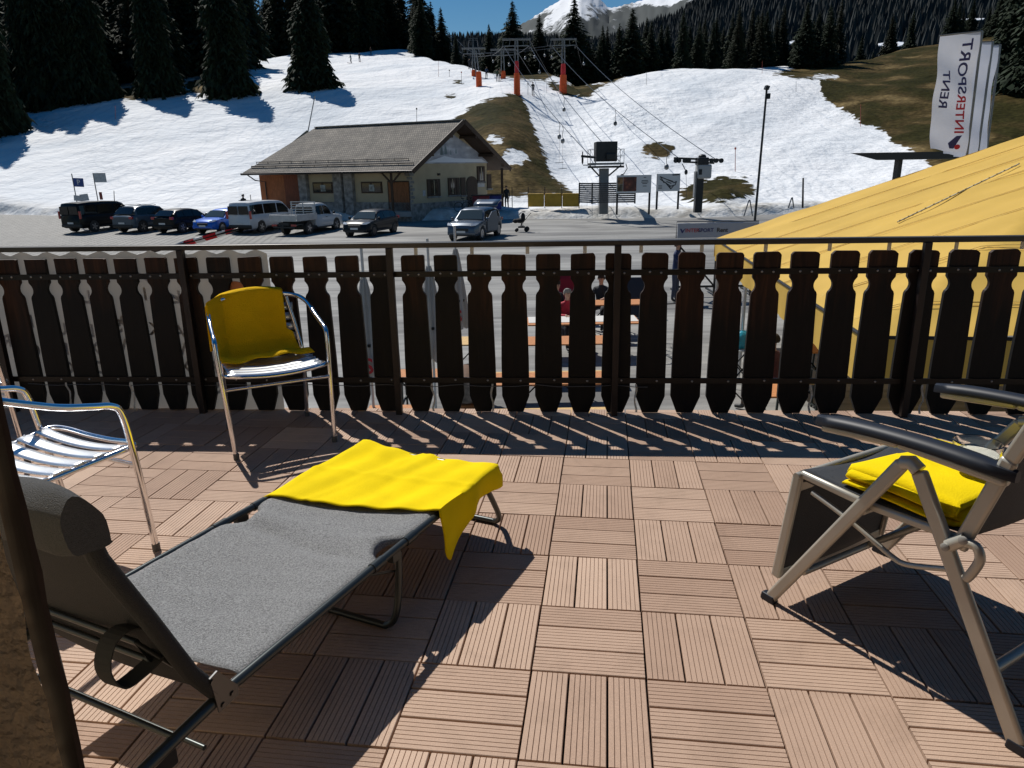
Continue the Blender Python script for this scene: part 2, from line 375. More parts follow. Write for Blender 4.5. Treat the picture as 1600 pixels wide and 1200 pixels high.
def make_lot():
    us = np.linspace(-2.5, 2.5, 60); Ys = np.concatenate([np.linspace(-12, 10, 8)[:-1], np.linspace(10, 62, 60)])
    X = np.linspace(-130, 130, 90); XX, YY = np.meshgrid(X, Ys)
    Z = lot_z(YY) + 0.012 * wnoise(XX, YY, .3, 6) * sstep(8, 16, YY)
    P = np.stack([XX, YY, Z], -1)
    b = MB(); b.grid([[tuple(q) for q in row] for row in P])
    mt = bpy.data.materials.new('asphalt'); mt.use_nodes = True; n, l, p = lib(mt)
    tc = n.new('ShaderNodeTexCoord')
    no = n.new('ShaderNodeTexNoise'); no.inputs['Scale'].default_value = .35; no.inputs['Detail'].default_value = 8; no.inputs['Distortion'].default_value = 1.0
    mp = n.new('ShaderNodeMapping'); mp.inputs['Scale'].default_value = (.35, 1.3, 1); l.new(tc.outputs['Object'], mp.inputs[0]); l.new(mp.outputs[0], no.inputs['Vector'])
    rp = n.new('ShaderNodeValToRGB'); e = rp.color_ramp.elements; e[0].position = .34; e[0].color = (.125, .122, .117, 1); e[1].position = .66; e[1].color = (.31, .305, .285, 1)
    nw = n.new('ShaderNodeTexNoise'); nw.inputs['Scale'].default_value = 2.6; nw.inputs['Detail'].default_value = 7; mpw = n.new('ShaderNodeMapping'); mpw.inputs['Scale'].default_value = (.12, 1.6, 1); mpw.inputs['Rotation'].default_value = (0, 0, .06); l.new(tc.outputs['Object'], mpw.inputs[0]); l.new(mpw.outputs[0], nw.inputs['Vector'])
    aw = n.new('ShaderNodeMath'); aw.operation = 'MULTIPLY_ADD'; aw.inputs[1].default_value = .55; aw.inputs[2].default_value = -.275; l.new(nw.outputs['Fac'], aw.inputs[0]); ab = n.new('ShaderNodeMath'); ab.operation = 'ADD'; l.new(aw.outputs[0], ab.inputs[0]); l.new(no.outputs['Fac'], ab.inputs[1]); l.new(ab.outputs[0], rp.inputs[0])
    br = n.new('ShaderNodeTexBrick'); br.inputs['Scale'].default_value = 1.0; br.inputs['Brick Width'].default_value = .5; br.inputs['Row Height'].default_value = .42; br.inputs['Mortar Size'].default_value = .06
    br.inputs['Color1'].default_value = (.22, .215, .2, 1); br.inputs['Color2'].default_value = (.30, .29, .27, 1); br.inputs['Mortar'].default_value = (.08, .08, .075, 1)
    mp2 = n.new('ShaderNodeMapping'); mp2.inputs['Rotation'].default_value = (0, 0, .35); l.new(tc.outputs['Object'], mp2.inputs[0]); l.new(mp2.outputs[0], br.inputs['Vector'])
    sx = n.new('ShaderNodeSeparateXYZ'); l.new(tc.outputs['Object'], sx.inputs[0])
    ml = n.new('ShaderNodeMapRange'); ml.inputs['From Min'].default_value = -14.0; ml.inputs['From Max'].default_value = -12.0; ml.inputs['To Min'].default_value = 1; ml.inputs['To Max'].default_value = 0; l.new(sx.outputs[0], ml.inputs[0])
    mx = n.new('ShaderNodeMix'); mx.data_type = 'RGBA'; l.new(ml.outputs[0], mx.inputs[0]); l.new(rp.outputs[0], mx.inputs[6]); l.new(br.outputs[0], mx.inputs[7])
    l.new(mx.outputs[2], p.inputs['Base Color']); p.inputs['Roughness'].default_value = .7; p.inputs['Specular IOR Level'].default_value = .35
    nb = n.new('ShaderNodeTexNoise'); nb.inputs['Scale'].default_value = 30; l.new(tc.outputs['Object'], nb.inputs['Vector'])
    bp = n.new('ShaderNodeBump'); bp.inputs['Strength'].default_value = .25; bp.inputs['Distance'].default_value = .02; l.new(nb.outputs['Fac'], bp.inputs['Height']); l.new(bp.outputs[0], p.inputs['Normal'])
    o = b.build('car_park', mt, smooth=60); tag(o, kind='structure')
make_lot()

# ------------------------------------------------------------------ far mountains
def make_far():
    # snowy peak
    mt = bpy.data.materials.new('alpine_rock_and_snow'); mt.use_nodes = True; n, l, p = lib(mt)
    tc = n.new('ShaderNodeTexCoord'); no = n.new('ShaderNodeTexNoise'); no.inputs['Scale'].default_value = .006; no.inputs['Detail'].default_value = 10; no.inputs['Roughness'].default_value = .65; l.new(tc.outputs['Object'], no.inputs['Vector'])
    ge = n.new('ShaderNodeNewGeometry'); sx = n.new('ShaderNodeSeparateXYZ'); l.new(tc.outputs['Object'], sx.inputs[0])
    mr = n.new('ShaderNodeMapRange'); mr.inputs['From Min'].default_value = 380; mr.inputs['From Max'].default_value = 600; l.new(sx.outputs[2], mr.inputs[0])
    ad = n.new('ShaderNodeMath'); ad.operation = 'ADD'; l.new(no.outputs['Fac'], ad.inputs[0])
    ms = n.new('ShaderNodeMath'); ms.operation = 'MULTIPLY'; ms.inputs[1].default_value = .35; l.new(mr.outputs[0], ms.inputs[0]); l.new(ms.outputs[0], ad.inputs[1])
    rp = n.new('ShaderNodeValToRGB'); e = rp.color_ramp.elements; e[0].position = .60; e[0].color = (.022, .034, .036, 1); e[1].position = .66; e[1].color = (.82, .84, .87, 1); l.new(ad.outputs[0], rp.inputs[0])
    l.new(rp.outputs[0], p.inputs['Base Color']); p.inputs['Roughness'].default_value = .9
    RX = [500, 700, 770, 800, 840, 868, 890, 905, 920, 935, 945, 960, 985, 1010, 1040, 1080, 1200, 1500]
    RYr = [120, 96, 70, 52, 26, 6, -8, -22, -14, 2, 13, 10, 3, -8, -20, -40, -60, -60]
    D = 2600; us = np.linspace(480, 1520, 300); rows = []
    for k in range(40):
        t = k / 39; row = []
        for px in us:
            rr = at(px, np.interp(px, RX, RYr), D)
            Yk = D - 1300 * (1 - t); z = 60 + (rr.z - 60) * t ** 1.3
            X = (px - 800) / FPX * Yk
            z += (12 * math.sin(px * .11 + 5 * t) + 26 * math.sin(px * .045 + 3 + 9 * t) + 7 * math.sin(px * .31 + 14 * t)) * (1 - t) * t * 2.4 + random.uniform(-4, 4) * (1 if 0 < t < 1 else .6)
            row.append((X, Yk, z))
        rows.append(row)
    b = MB(); b.grid(rows); o = b.build('snowy_mountain', mt, smooth=60); tag(o, kind='structure')
    # forested flank on the right
    FX = [560, 640, 700, 745, 800, 880, 930, 960, 1000, 1040, 1070, 1100, 1200, 1400, 2300]
    FR = [95, 90, 88, 84, 80, 76, 76, 70, 63, 52, 24, -20, -80, -120, -150]
    def flank(px, t):
        top = at(px, float(np.interp(px, FX, FR)), 900)
        Yk = 300 + 600 * t; z0 = 30.0
        z = z0 + (top.z - z0) * (t ** 1.05) + 7 * math.sin(px * .02 + 6 * t) * t
        return Vector(((px - 800) / FPX * Yk, Yk, z))
    mg = mat('forest_floor', (.032, .04, .026), .95, var=.5, vscale=.02)
    b = MB(); b.grid([[flank(px, t) for px in np.linspace(560, 2300, 80)] for t in np.linspace(0, 1, 30)])
    o = b.build('forested_hillside', mg, smooth=60); tag(o, kind='structure')
    b = MB(); rnd = random.Random(5)
    for i in range(26000):
        px = rnd.uniform(600, 1720); t = rnd.random() ** .8
        if rnd.random() < .015: continue
        q = flank(px, t); h = rnd.uniform(9, 19); r_ = h * rnd.uniform(.15, .24)
        if math.sin(q.x * .021 + 1) * math.sin(q.y * .017) > .93: continue
        a0 = rnd.uniform(0, 6); n_ = 5; lean = rnd.uniform(-.4, .4)
        base = [(q.x + r_ * math.cos(a0 + 2 * math.pi * j / n_), q.y + r_ * math.sin(a0 + 2 * math.pi * j / n_), q.z + h * .08 * (j % 2)) for j in range(n_)]
        b.add(base + [(q.x + lean, q.y, q.z + h)], [(j, (j + 1) % n_, n_) for j in range(n_)])
    mf = mat('far_spruce', (.012, .022, .025), .9, var=.6, vscale=.15)
    o = b.build('distant_forest', mf); tag(o, 'dark blue-green forest covering the far hillside at upper right', 'forest', kind='stuff')
    # snow glades on the flank are gaps in the wood
    b = MB()
    for (px, t, a_, c_) in [(1238, .05, 18, 7), (1236, .03, 10, 4), (1455, .12, 10, 3), (1355, .03, 9, 5), (1530, .2, 22, 5), (1110, .55, 16, 4), (1190, .85, 20, 5)]:
        q = flank(px, t); nrm = (flank(px, t + .02) - q).normalized()
        for _ in range(5):
            w_ = a_ * rnd.uniform(.4, .8) * .5; h_ = c_ * rnd.uniform(.5, 1.2); dx = rnd.uniform(-a_, a_) * .5; dy = rnd.uniform(-.5, .5) * h_
            c = q + Vector((dx, 0, 14)) + nrm * dy
            b.quad(*[c + Vector((w_ * math.cos(k) * rnd.uniform(.7, 1.2), 0, 0)) + nrm * (h_ * math.sin(k)) for k in [i * math.pi / 5 for i in range(10)]])
    o = b.build('snow_glades', mat('glade_snow', (.8, .83, .87), .9), solid=.4); tag(o, kind='structure')
make_far()

# ------------------------------------------------------------------ conifers
M_FIR = [mat('spruce_needles_%s' % 'abc'[i], c, .85, var=.65, vscale=1.3, spec=.2) for i, c in enumerate([(.020, .034, .016), (.026, .040, .020), (.024, .030, .014)])]
M_BARK = mat('bark', (.06, .042, .03), .95, var=.5, vscale=8, bump=.5)
def fir_mesh(seed, H, rad, low=.06, dens=1.0, tips=1.0):
    rnd = random.Random(seed); b = MB(); z = H * low
    while z < H * .985:
        t = z / H; Rr = rad * (1 - t) ** (.55 if seed == 8 else .82) * (1 + .16 * math.sin(9 * t + seed)) * (1 if t > low + .07 else .78) + .12
        nb = max(4, int((5 + 9 * (1 - t)) * dens))
        for k in range(nb):
            a = rnd.uniform(0, 6.283); L = Rr * rnd.choice([rnd.uniform(.5, .9), rnd.uniform(.8, 1.18)]) * (1 + .10 * math.sin(a * 3 + z * .7)); d = Vector((math.cos(a), math.sin(a), 0)); sd = Vector((-math.sin(a), math.cos(a), 0))
            droop = rnd.uniform(.12, .38) * L; up = rnd.uniform(0, .12) * L; ns = 4 if L > .8 else 2; w0 = L * rnd.uniform(.16, .26) + .08
            zz = z + rnd.uniform(-.25, .25)
            pts = []
            for i in range(ns + 1):
                s = i / ns; pts.append(d * (L * s) + Vector((0, 0, zz + up * math.sin(s * 3) - droop * s * s)))
            for i in range(ns):
                s = i / ns; wa = w0 * (1 - s * .6) * rnd.uniform(.7, 1.2)
                p, q = pts[i], pts[i + 1]
                for sg in (-1, 1):
                    tip = p + (q - p) * rnd.uniform(.7, 1.5) + sd * (sg * wa * rnd.uniform(.8, 1.5)) + Vector((0, 0, -wa * rnd.uniform(.35, 1.1)))
                    b.add([p, q + Vector((0, 0, .03)), tip], [(0, 1, 2)])
                dn = (p + q) / 2 + Vector((0, 0, -wa * rnd.uniform(.7, 1.6)))
                b.add([p, q, dn], [(0, 1, 2)])
        z += max(.22, H * .0125) * rnd.uniform(.7, 1.35) / max(.6, dens ** .5)
    b.cyl((0, 0, H * .93), (0, 0, H * 1.01), .07, .01, 4)
    return b
FIRS = []
for i, (H, rad, low, dens, mi) in enumerate([(20, 3.9, .05, 1.35, 0), (22, 4.4, .04, 1.35, 1), (18, 3.3, .06, 1.25, 0), (24, 4.0, .10, 1.2, 2), (16, 2.9, .05, 1.2, 1), (21, 5.8, .015, 2.1, 0)]):
    c = fir_mesh(i + 3, H, rad, low, dens).build('crown', M_FIR[mi])
    t = MB().tube([(0, 0, -1.0), (0, 0, H * .5), (0, 0, H * .95)], [H * .017, H * .010, .03], 7).build('trunk', M_BARK, smooth=60)
    FIRS.append((c, t, H))
TREES = []
def tree(loc, H, kind, label, group=None, rz=None, wide=1.0):
    c, t, h0 = FIRS[kind]; s = H / h0
    M = Matrix.Translation(loc) @ Matrix.Rotation(random.uniform(0, 6.28) if rz is None else rz, 4, 'Z') @ Matrix.Diagonal((s * wide, s * wide, s, 1))
    r = thing('spruce_tree', label, 'tree', M=M, group=group)
    for q in (c, t):
        k = q.copy(); COL.objects.link(k); k.parent = r
    TREES.append(r); return r
def htree(px, pb, pt, kind, label, group=None, wide=1.0, Y=None):          # base row pb, top row pt in the photo
    g = onground(px, pb) if Y is None else Vector((at(px, pb, Y).x, Y, tz(at(px, pb, Y).x, Y)))
    H = at(px, pt, g.y).z - g.z
    return tree(g - Vector((0, 0, .3)), H + .3, kind, label, group, wide=wide)
htree(490, 137, -30, 5, 'big dark spruce standing alone on the snow left of the lift slope', wide=.92)
htree(360, 149, -70, 5, 'large spruce with broad crown, second from the lone one, beside a brown bare patch', wide=.75)
htree(250, 148, -60, 5, 'tall spruce between two brown bare patches at the forest edge', wide=.68)
htree(150, 157, -80, 5, 'tall spruce right of the wide clump at the forest edge', wide=.62)
htree(95, 164, -110, 5, 'broad spruce in the wide dark clump casting shade on the snow', wide=.62)
htree(62, 168, -80, 5, 'spruce at the left end of the wide dark clump', wide=.5)
htree(2, 208, -80, 5, 'nearest spruce at the far left edge with shadow over the snow', wide=.55)
htree(-60, 225, -80, 5, 'spruce cut off by the left edge of the view', wide=.6)
htree(802, 108, 0, 0, 'tall dark spruce beside the blue gap of sky above the lift', wide=1.5, Y=142)
htree(896, 118, -8, 0, 'tall pointed spruce in front of the snowy peak', wide=1.5, Y=136)
htree(986, 107, 10, 1, 'pointed spruce on the crest right of the snowy saddle', wide=1.5, Y=134)
htree(658, 84, -5, 0, 'tall spruce at the top of the piste left of the first pylon', wide=1.4, Y=188)
htree(843, 112, 22, 2, 'smaller spruce between the two tall ones above the lift', wide=1.4, Y=146)
htree(1580, 142, -60, 5, 'dark spruce on the brown hill behind the banner flags', wide=1.0, Y=98)
htree(1622, 150, -90, 5, 'nearest dark spruce at the right edge above the flags', wide=1.0, Y=88)
rnd = random.Random(11)
LB = 'dark spruce in the dense forest bordering the slope on the left'
def scatter(n, pa, pb_, ya, yb, ha, hb, label, group, mind=3.2, avoid=None):
    placed = []; tries = 0
    while len(placed) < n and tries < n * 40:
        tries += 1
        px = rnd.uniform(pa, pb_); Y = ya + (yb - ya) * rnd.random() ** 1.2
        X = (px - 800) / FPX * Y
        if any((X - a) ** 2 + (Y - b) ** 2 < mind ** 2 for a, b in placed): continue
        if avoid and avoid(px, Y): continue
        placed.append((X, Y)); tree((X, Y, tz(X, Y) - .4), rnd.uniform(ha, hb), rnd.choice([0, 1, 2, 3, 4]), label, group, wide=rnd.uniform(.95, 1.3))
scatter(70, -120, 440, 108, 190, 18, 27, LB, 'forest left of the slope', avoid=lambda p, y: y < np.interp(p, [-120, 0, 180, 230, 300, 380, 440], [88, 104, 116, 121, 121, 126, 150]))
scatter(12, -150, 5, 80, 125, 17, 24, LB, 'forest left of the slope')
scatter(54, 410, 700, 192, 235, 19, 27, 'spruce in the row of forest behind the top of the piste', 'forest behind the top of the piste', avoid=lambda p, y: y < np.interp(p, [400, 450, 530, 640, 700], [160, 185, 198, 198, 175]))
scatter(12, 672, 765, 172, 200, 9, 15, 'small spruce beyond the far lift pylons under the blue sky', 'small spruces beyond the far lift pylons', mind=4)
scatter(98, 770, 1275, 128, 160, 7.5, 11.5, 'spruce in the dark belt of forest behind the right-hand snow crest', 'forest behind the right-hand snow crest', mind=2.1, avoid=lambda p, y: y < np.interp(p, [770, 870, 930, 1275], [150, 142, 134, 128]) or (y < 146 and p < 890))
scatter(26, 1300, 1500, 150, 195, 6, 10.5, 'spruce showing above the top of the brown hill', 'spruces above the brown hill', mind=3.4)
scatter(12, 1510, 1720, 140, 175, 11, 18, 'spruce showing above the top of the brown hill', 'spruces above the brown hill', mind=4)
for c, t, h in FIRS:
    bpy.data.objects.remove(c); bpy.data.objects.remove(t)
# ------------------------------------------------------------------ terrace: deck, railing, banner, house corner
EYE = Vector((0, 0, CAMZ))
def pl(M, px, py, y=0.0):                        # photo pixel -> point on the plane y = const of a thing's own frame
    Mi = M.inverted(); o = Mi @ EYE; d = Mi.to_3x3() @ ray(px, py)
    return o + d * ((y - o.y) / d.y)
def dframe(x, y, fx, fy, z=0.0):                 # frame standing on the deck, its local x pointing along (fx, fy)
    f = Vector((fx, fy, 0)).normalized(); n = Vector((-f.y, f.x, 0))
    m3 = Matrix((f, n, Vector((0, 0, 1)))).transposed().to_4x4()
    return DW @ Matrix.Translation((x, y, z)) @ m3
RAIL_Y, RAIL_S = 3.737, .0605
def wood_mat(name, base, top, top_z=None):
    mt = bpy.data.materials.new(name); mt.use_nodes = True; n, l, p = lib(mt)
    tc = n.new('ShaderNodeTexCoord'); mp = n.new('ShaderNodeMapping'); mp.inputs['Scale'].default_value = (9, 9, .7); l.new(tc.outputs['Object'], mp.inputs[0])
    oi = n.new('ShaderNodeObjectInfo'); sc = n.new('ShaderNodeVectorMath'); sc.operation = 'ADD'; l.new(mp.outputs[0], sc.inputs[0])
    cb = n.new('ShaderNodeCombineXYZ'); mu = n.new('ShaderNodeMath'); mu.operation = 'MULTIPLY'; mu.inputs[1].default_value = 40; l.new(oi.outputs['Random'], mu.inputs[0]); l.new(mu.outputs[0], cb.inputs[2]); l.new(cb.outputs[0], sc.inputs[1])
    no = n.new('ShaderNodeTexNoise'); no.inputs['Scale'].default_value = 3; no.inputs['Detail'].default_value = 7; no.inputs['Distortion'].default_value = 1.2; l.new(sc.outputs[0], no.inputs['Vector'])
    rp = n.new('ShaderNodeValToRGB'); e = rp.color_ramp.elements; e[0].position = .32; e[0].color = (*base, 1); e[1].position = .7; e[1].color = (*[c * 2.6 for c in base], 1); l.new(no.outputs['Fac'], rp.inputs[0])
    out = rp.outputs[0]
    if top_z is not None:                        # worn varnish: upper part of the boards bleached to orange-brown
        sx = n.new('ShaderNodeSeparateXYZ'); l.new(tc.outputs['Object'], sx.inputs[0])
        n2 = n.new('ShaderNodeTexNoise'); n2.inputs['Scale'].default_value = 2.2; n2.inputs['Detail'].default_value = 5; l.new(sc.outputs[0], n2.inputs['Vector'])
        a = n.new('ShaderNodeMath'); a.operation = 'MULTIPLY_ADD'; a.inputs[1].default_value = .55; l.new(n2.outputs['Fac'], a.inputs[0]); a2 = n.new('ShaderNodeMath'); a2.operation = 'MULTIPLY_ADD'; a2.inputs[1].default_value = .42; l.new(oi.outputs['Random'], a2.inputs[0]); a3 = n.new('ShaderNodeMath'); a3.operation = 'SUBTRACT'; a3.inputs[1].default_value = .30; l.new(sx.outputs[2], a3.inputs[0]); l.new(a3.outputs[0], a2.inputs[2]); l.new(a2.outputs[0], a.inputs[2])
        mr = n.new('ShaderNodeMapRange'); mr.inputs['From Min'].default_value = top_z; mr.inputs['From Max'].default_value = top_z + .28; l.new(a.outputs[0], mr.inputs[0])
        mx = n.new('ShaderNodeMix'); mx.data_type = 'RGBA'; l.new(mr.outputs[0], mx.inputs[0]); l.new(out, mx.inputs[6])
        r2 = n.new('ShaderNodeValToRGB'); e = r2.color_ramp.elements; e[0].position = .35; e[0].color = (*[c * .25 for c in top], 1); e[1].position = .68; e[1].color = (*top, 1); l.new(no.outputs['Fac'], r2.inputs[0]); l.new(r2.outputs[0], mx.inputs[7]); out = mx.outputs[2]
    l.new(out, p.inputs['Base Color']); p.inputs['Roughness'].default_value = .62; p.inputs['Specular IOR Level'].default_value = .3
    b = n.new('ShaderNodeBump'); b.inputs['Strength'].default_value = .35; b.inputs['Distance'].default_value = .004; l.new(no.outputs['Fac'], b.inputs['Height']); l.new(b.outputs[0], p.inputs['Normal'])
    return mt
def make_deck():
    mt = bpy.data.materials.new('composite_deck_board'); mt.use_nodes = True; n, l, p = lib(mt)
    tc = n.new('ShaderNodeTexCoord'); at_ = n.new('ShaderNodeAttribute'); at_.attribute_name = 'shade'
    no = n.new('ShaderNodeTexNoise'); no.inputs['Scale'].default_value = 420; no.inputs['Detail'].default_value = 2; l.new(tc.outputs['Object'], no.inputs['Vector'])
    n2 = n.new('ShaderNodeTexNoise'); n2.inputs['Scale'].default_value = 2.2; n2.inputs['Detail'].default_value = 6; l.new(tc.outputs['Object'], n2.inputs['Vector'])
    rp = n.new('ShaderNodeValToRGB'); e = rp.color_ramp.elements; e[0].color = (.32, .20, .138, 1); e[1].color = (.64, .465, .345, 1)
    a = n.new('ShaderNodeMath'); a.operation = 'MULTIPLY_ADD'; a.inputs[1].default_value = .35; l.new(n2.outputs['Fac'], a.inputs[0]); l.new(at_.outputs['Fac'], a.inputs[2]); 
    l.new(a.outputs[0], rp.inputs[0])
    mm = n.new('ShaderNodeMix'); mm.data_type = 'RGBA'; mm.blend_type = 'MULTIPLY'; mm.inputs[0].default_value = 1
    r2 = n.new('ShaderNodeValToRGB'); e = r2.color_ramp.elements; e[0].position = .3; e[0].color = (.84, .84, .84, 1); e[1].position = .7; e[1].color = (1.12, 1.12, 1.12, 1); l.new(no.outputs['Fac'], r2.inputs[0])
    l.new(rp.outputs[0], mm.inputs[6]); l.new(r2.outputs[0], mm.inputs[7]); n3 = n.new('ShaderNodeTexNoise'); n3.inputs['Scale'].default_value = 5.5; n3.inputs['Detail'].default_value = 9; n3.inputs['Roughness'].default_value = .7; n3.inputs['Distortion'].default_value = .8; l.new(tc.outputs['Object'], n3.inputs['Vector'])
    r3 = n.new('ShaderNodeValToRGB'); e = r3.color_ramp.elements; e[0].position = .30; e[0].color = (.62, .60, .58, 1); e[1].position = .50; e[1].color = (1, 1, 1, 1); l.new(n3.outputs['Fac'], r3.inputs[0])
    m3 = n.new('ShaderNodeMix'); m3.data_type = 'RGBA'; m3.blend_type = 'MULTIPLY'; m3.inputs[0].default_value = .4; l.new(mm.outputs[2], m3.inputs[6]); l.new(r3.outputs[0], m3.inputs[7]); l.new(m3.outputs[2], p.inputs['Base Color'])
    p.inputs['Roughness'].default_value = .7; p.inputs['Specular IOR Level'].default_value = .3
    b = n.new('ShaderNodeBump'); b.inputs['Strength'].default_value = .3; b.inputs['Distance'].default_value = .0015; l.new(no.outputs['Fac'], b.inputs['Height']); l.new(b.outputs[0], p.inputs['Normal'])
    V = []; F = []; S = []; rnd = random.Random(3)
    X0, Y0, T = -.1733, 3.075, .300
    ng = 6; wb = .0942; gw, gd = .0020, .0034
    prof = [(-wb / 2, -.02), (-wb / 2, -.0015), (-wb / 2 + .0015, 0)]
    for g in range(ng):
        c = -wb / 2 + wb * (g + 1) / (ng + 1); prof += [(c - gw / 2, 0), (c - gw * .3, -gd), (c + gw * .3, -gd), (c + gw / 2, 0)]
    prof += [(wb / 2 - .0015, 0), (wb / 2, -.0015), (wb / 2, -.02)]
    for i in range(-13, 11):
        for j in range(-4, 14):
            cx, cy = X0 + (i + .5) * T, Y0 - (j + .5) * T
            if cy > RAIL_Y + RAIL_S * cx + .3: continue
            sh = rnd.uniform(.02, .55); horiz = (i + j) % 2 == 0; tz_ = rnd.uniform(-.0008, .0008); tl = rnd.uniform(-.003, .003); rot = rnd.uniform(-.003, .003)
            for k in (-1, 0, 1):
                s_ = sh + rnd.uniform(-.09, .09); ln = .2965 / 2 - rnd.uniform(0, .001); nb = len(V); zz = tz_ + rnd.uniform(-.0006, .0006)
                for e_ in (-ln, ln):
                    for (q, z) in prof:
                        a_, b_ = (e_, q + k * .0996) if horiz else (q + k * .0996, e_)
                        a_, b_ = a_ - rot * b_, b_ + rot * a_
                        V.append((cx + a_, cy + b_, z + zz + tl * a_)); S.append(s_)
                m_ = len(prof)
                F += [(nb + q, nb + q + 1, nb + m_ + q + 1, nb + m_ + q) for q in range(m_ - 1)]
                F += [tuple(nb + q for q in range(m_)), tuple(nb + m_ + q for q in range(m_ - 1, -1, -1))]
    me = bpy.data.meshes.new('terrace_floor'); me.from_pydata(V, [], F); me.materials.append(mt)
    a = me.attributes.new('shade', 'FLOAT', 'POINT'); a.data.foreach_set('value', np.array(S, np.float32))
    bm = bmesh.new(); bm.from_mesh(me)
    bmesh.ops.recalc_face_normals(bm, faces=bm.faces)
    nn = Vector((-RAIL_S, 1, 0)).normalized()
    bmesh.ops.bisect_plane(bm, geom=bm.verts[:] + bm.edges[:] + bm.faces[:], plane_co=(0, RAIL_Y + .07, 0), plane_no=nn, clear_outer=True)
    bm.to_mesh(me); bm.free()
    o = bpy.data.objects.new('terrace_floor', me); COL.objects.link(o); o.matrix_basis = DW; tag(o, kind='structure')
    b = MB(); u = Vector((1, RAIL_S, 0)).normalized(); v = Vector((-RAIL_S, 1, 0)).normalized()
    c = Vector((0, RAIL_Y, 0))
    b.prism([c + u * -4.2 + v * .06 + Vector((0, 0, -.022)), c + u * 3.6 + v * .06 + Vector((0, 0, -.022)), c + u * 3.6 + v * -5.0 + Vector((0, 0, -.022)), c + u * -4.2 + v * -5.0 + Vector((0, 0, -.022))], (0, 0, -.16))
    o = b.build('terrace_slab', mat('dark_underlay', (.035, .03, .028), .9), M=DW); tag(o, kind='structure')
make_deck()

M_STEEL = mat('dark_brown_steel', (.009, .007, .006), .42, metal=.3, var=.4, vscale=15)
M_RAILTOP = mat('worn_handrail', (.075, .068, .06), .38, metal=.5, var=.5, vscale=9, stretch=(.3, 3, 3))
M_POST = mat('red_brown_post_paint', (.011, .004, .003), .5, var=.4, vscale=12)
M_BOLT = mat('galvanised_bolt', (.35, .34, .33), .4, metal=.9)
M_SLAT = wood_mat('weathered_dark_board', (.0018, .0014, .0012), (.055, .021, .008), .78)
SLATX = [-3.29, -3.119, -2.95, -2.778, -2.604, -2.435, -2.263, -2.085, -1.908, -1.729, -1.551, -1.370, -1.195, -1.013, -.839, -.660, -.479, -.295, -.116, .068, .258, .446, .637, .826, 1.017, 1.212, 1.400, 1.599, 1.791, 1.990, 2.185, 2.38, 2.575]
def make_railing():
    M = DW @ Matrix.Translation((0, RAIL_Y, 0)) @ Matrix.Rotation(math.atan(RAIL_S), 4, 'Z')
    t = thing('balcony_railing', 'dark wooden balcony railing with cut-out boards between steel bars, worn handrail on top', 'railing', M=M)
    g = math.sqrt(1 + RAIL_S ** 2)
    MB().box((-.4, -.0015, .9285), (6.4, .072, .027)).build('handrail', M_RAILTOP, t, bevel=.003)
    for z, nm in ((.775, 'top_bar'), (.19, 'bottom_bar')):
        o = MB().box((-.4, -.002, z), (6.4, .010, .030)).build('rail_bar', M_STEEL, t)
        b = MB()
        for x in SLATX:
            for s in (-.028, .030):
                if z > .5 or s > 0: b.lathe((x * g + s, -.007, z + random.uniform(-.003, .003)), [(.0062, 0), (.0056, -.0025), (.003, -.004)], 8, axis='y')
        b.build('bolts', M_BOLT, o)
    for x in (-3.39, -2.261, -1.128, .061, 1.587, 2.72):
        MB().box((x * g, -.030, .446), (.034, .034, .94)).build('post', M_POST, t, bevel=.002)
        
    rnd = random.Random(4)
    for i, x in enumerate(SLATX):
        pr = (SLATX[i + 1] - x) / 2 if i + 1 < len(SLATX) else .096
        plf = (x - SLATX[i - 1]) / 2 if i else .086
        def half(p):
            q = [(.053, .873 + rnd.uniform(-.003, .003)), (.0605, .869), (p - .0265, .858), (p - .0265, .742)]
            q += [(p - .045 * math.sin(a), .702 + .045 * math.cos(a)) for a in [math.radians(k) for k in (62, 80, 95, 110, 125, 140)]]
            q += [(p - .0245, .655), (p - .0165, .30), (p - .0158, .098), (.043, .006)]
            return q
        rt = half(pr); lf = half(plf)
        poly = [(a, z) for a, z in rt] + [(-a, z) for a, z in reversed(lf)]
        lean = rnd.uniform(-.004, .004)
        o = MB().prism([((x * g) + a + lean * z, .0045, z) for a, z in poly], (0, .022, 0)).build('slat', M_SLAT, t)
    # clear cable clips under the handrail
    mc = mat('clear_plastic', (.72, .70, .64), .35, trans=.35, var=.2, vscale=60)
    for px in (649, 737, 824, 914, 1002, 1097, 1197, 1297, 1390, 1495, 1598):
        q = pl(M, px, 392, -.01)
        MB().box((q.x, .0, .896), (.019, .006, .042)).build('cable_clip', mc, t, bevel=.002)
    for px in (676, 768, 993, 1268, 1443, 105, 205):
        a = pl(M, px, 600, -.012); rows = []
        for i in range(10): z = .172 - .16 * i / 9; rows.append([(a.x + .006 * math.sin(i * .9 + px) + .004 * i / 9 - w_, -.013 - .003 * math.sin(i * 1.7), z) for w_ in (.005 + .002 * math.sin(i), 0, -.005)])
        MB().grid(rows).build('plastic_strip', mc, t, solid=.001)
    b = MB(); pts = []
    for i in range(60):
        x = -3.3 + i * .06; pts.append((x, -.012 - .004 * math.sin(i), .165 - .008 * abs(math.sin(i * .45)) + .002 * math.sin(i * 1.7)))
    b.tube(pts, .0022, 5); b.build('cable', mat('grey_cable', (.10, .10, .095), .5), t, smooth=60)
make_railing()

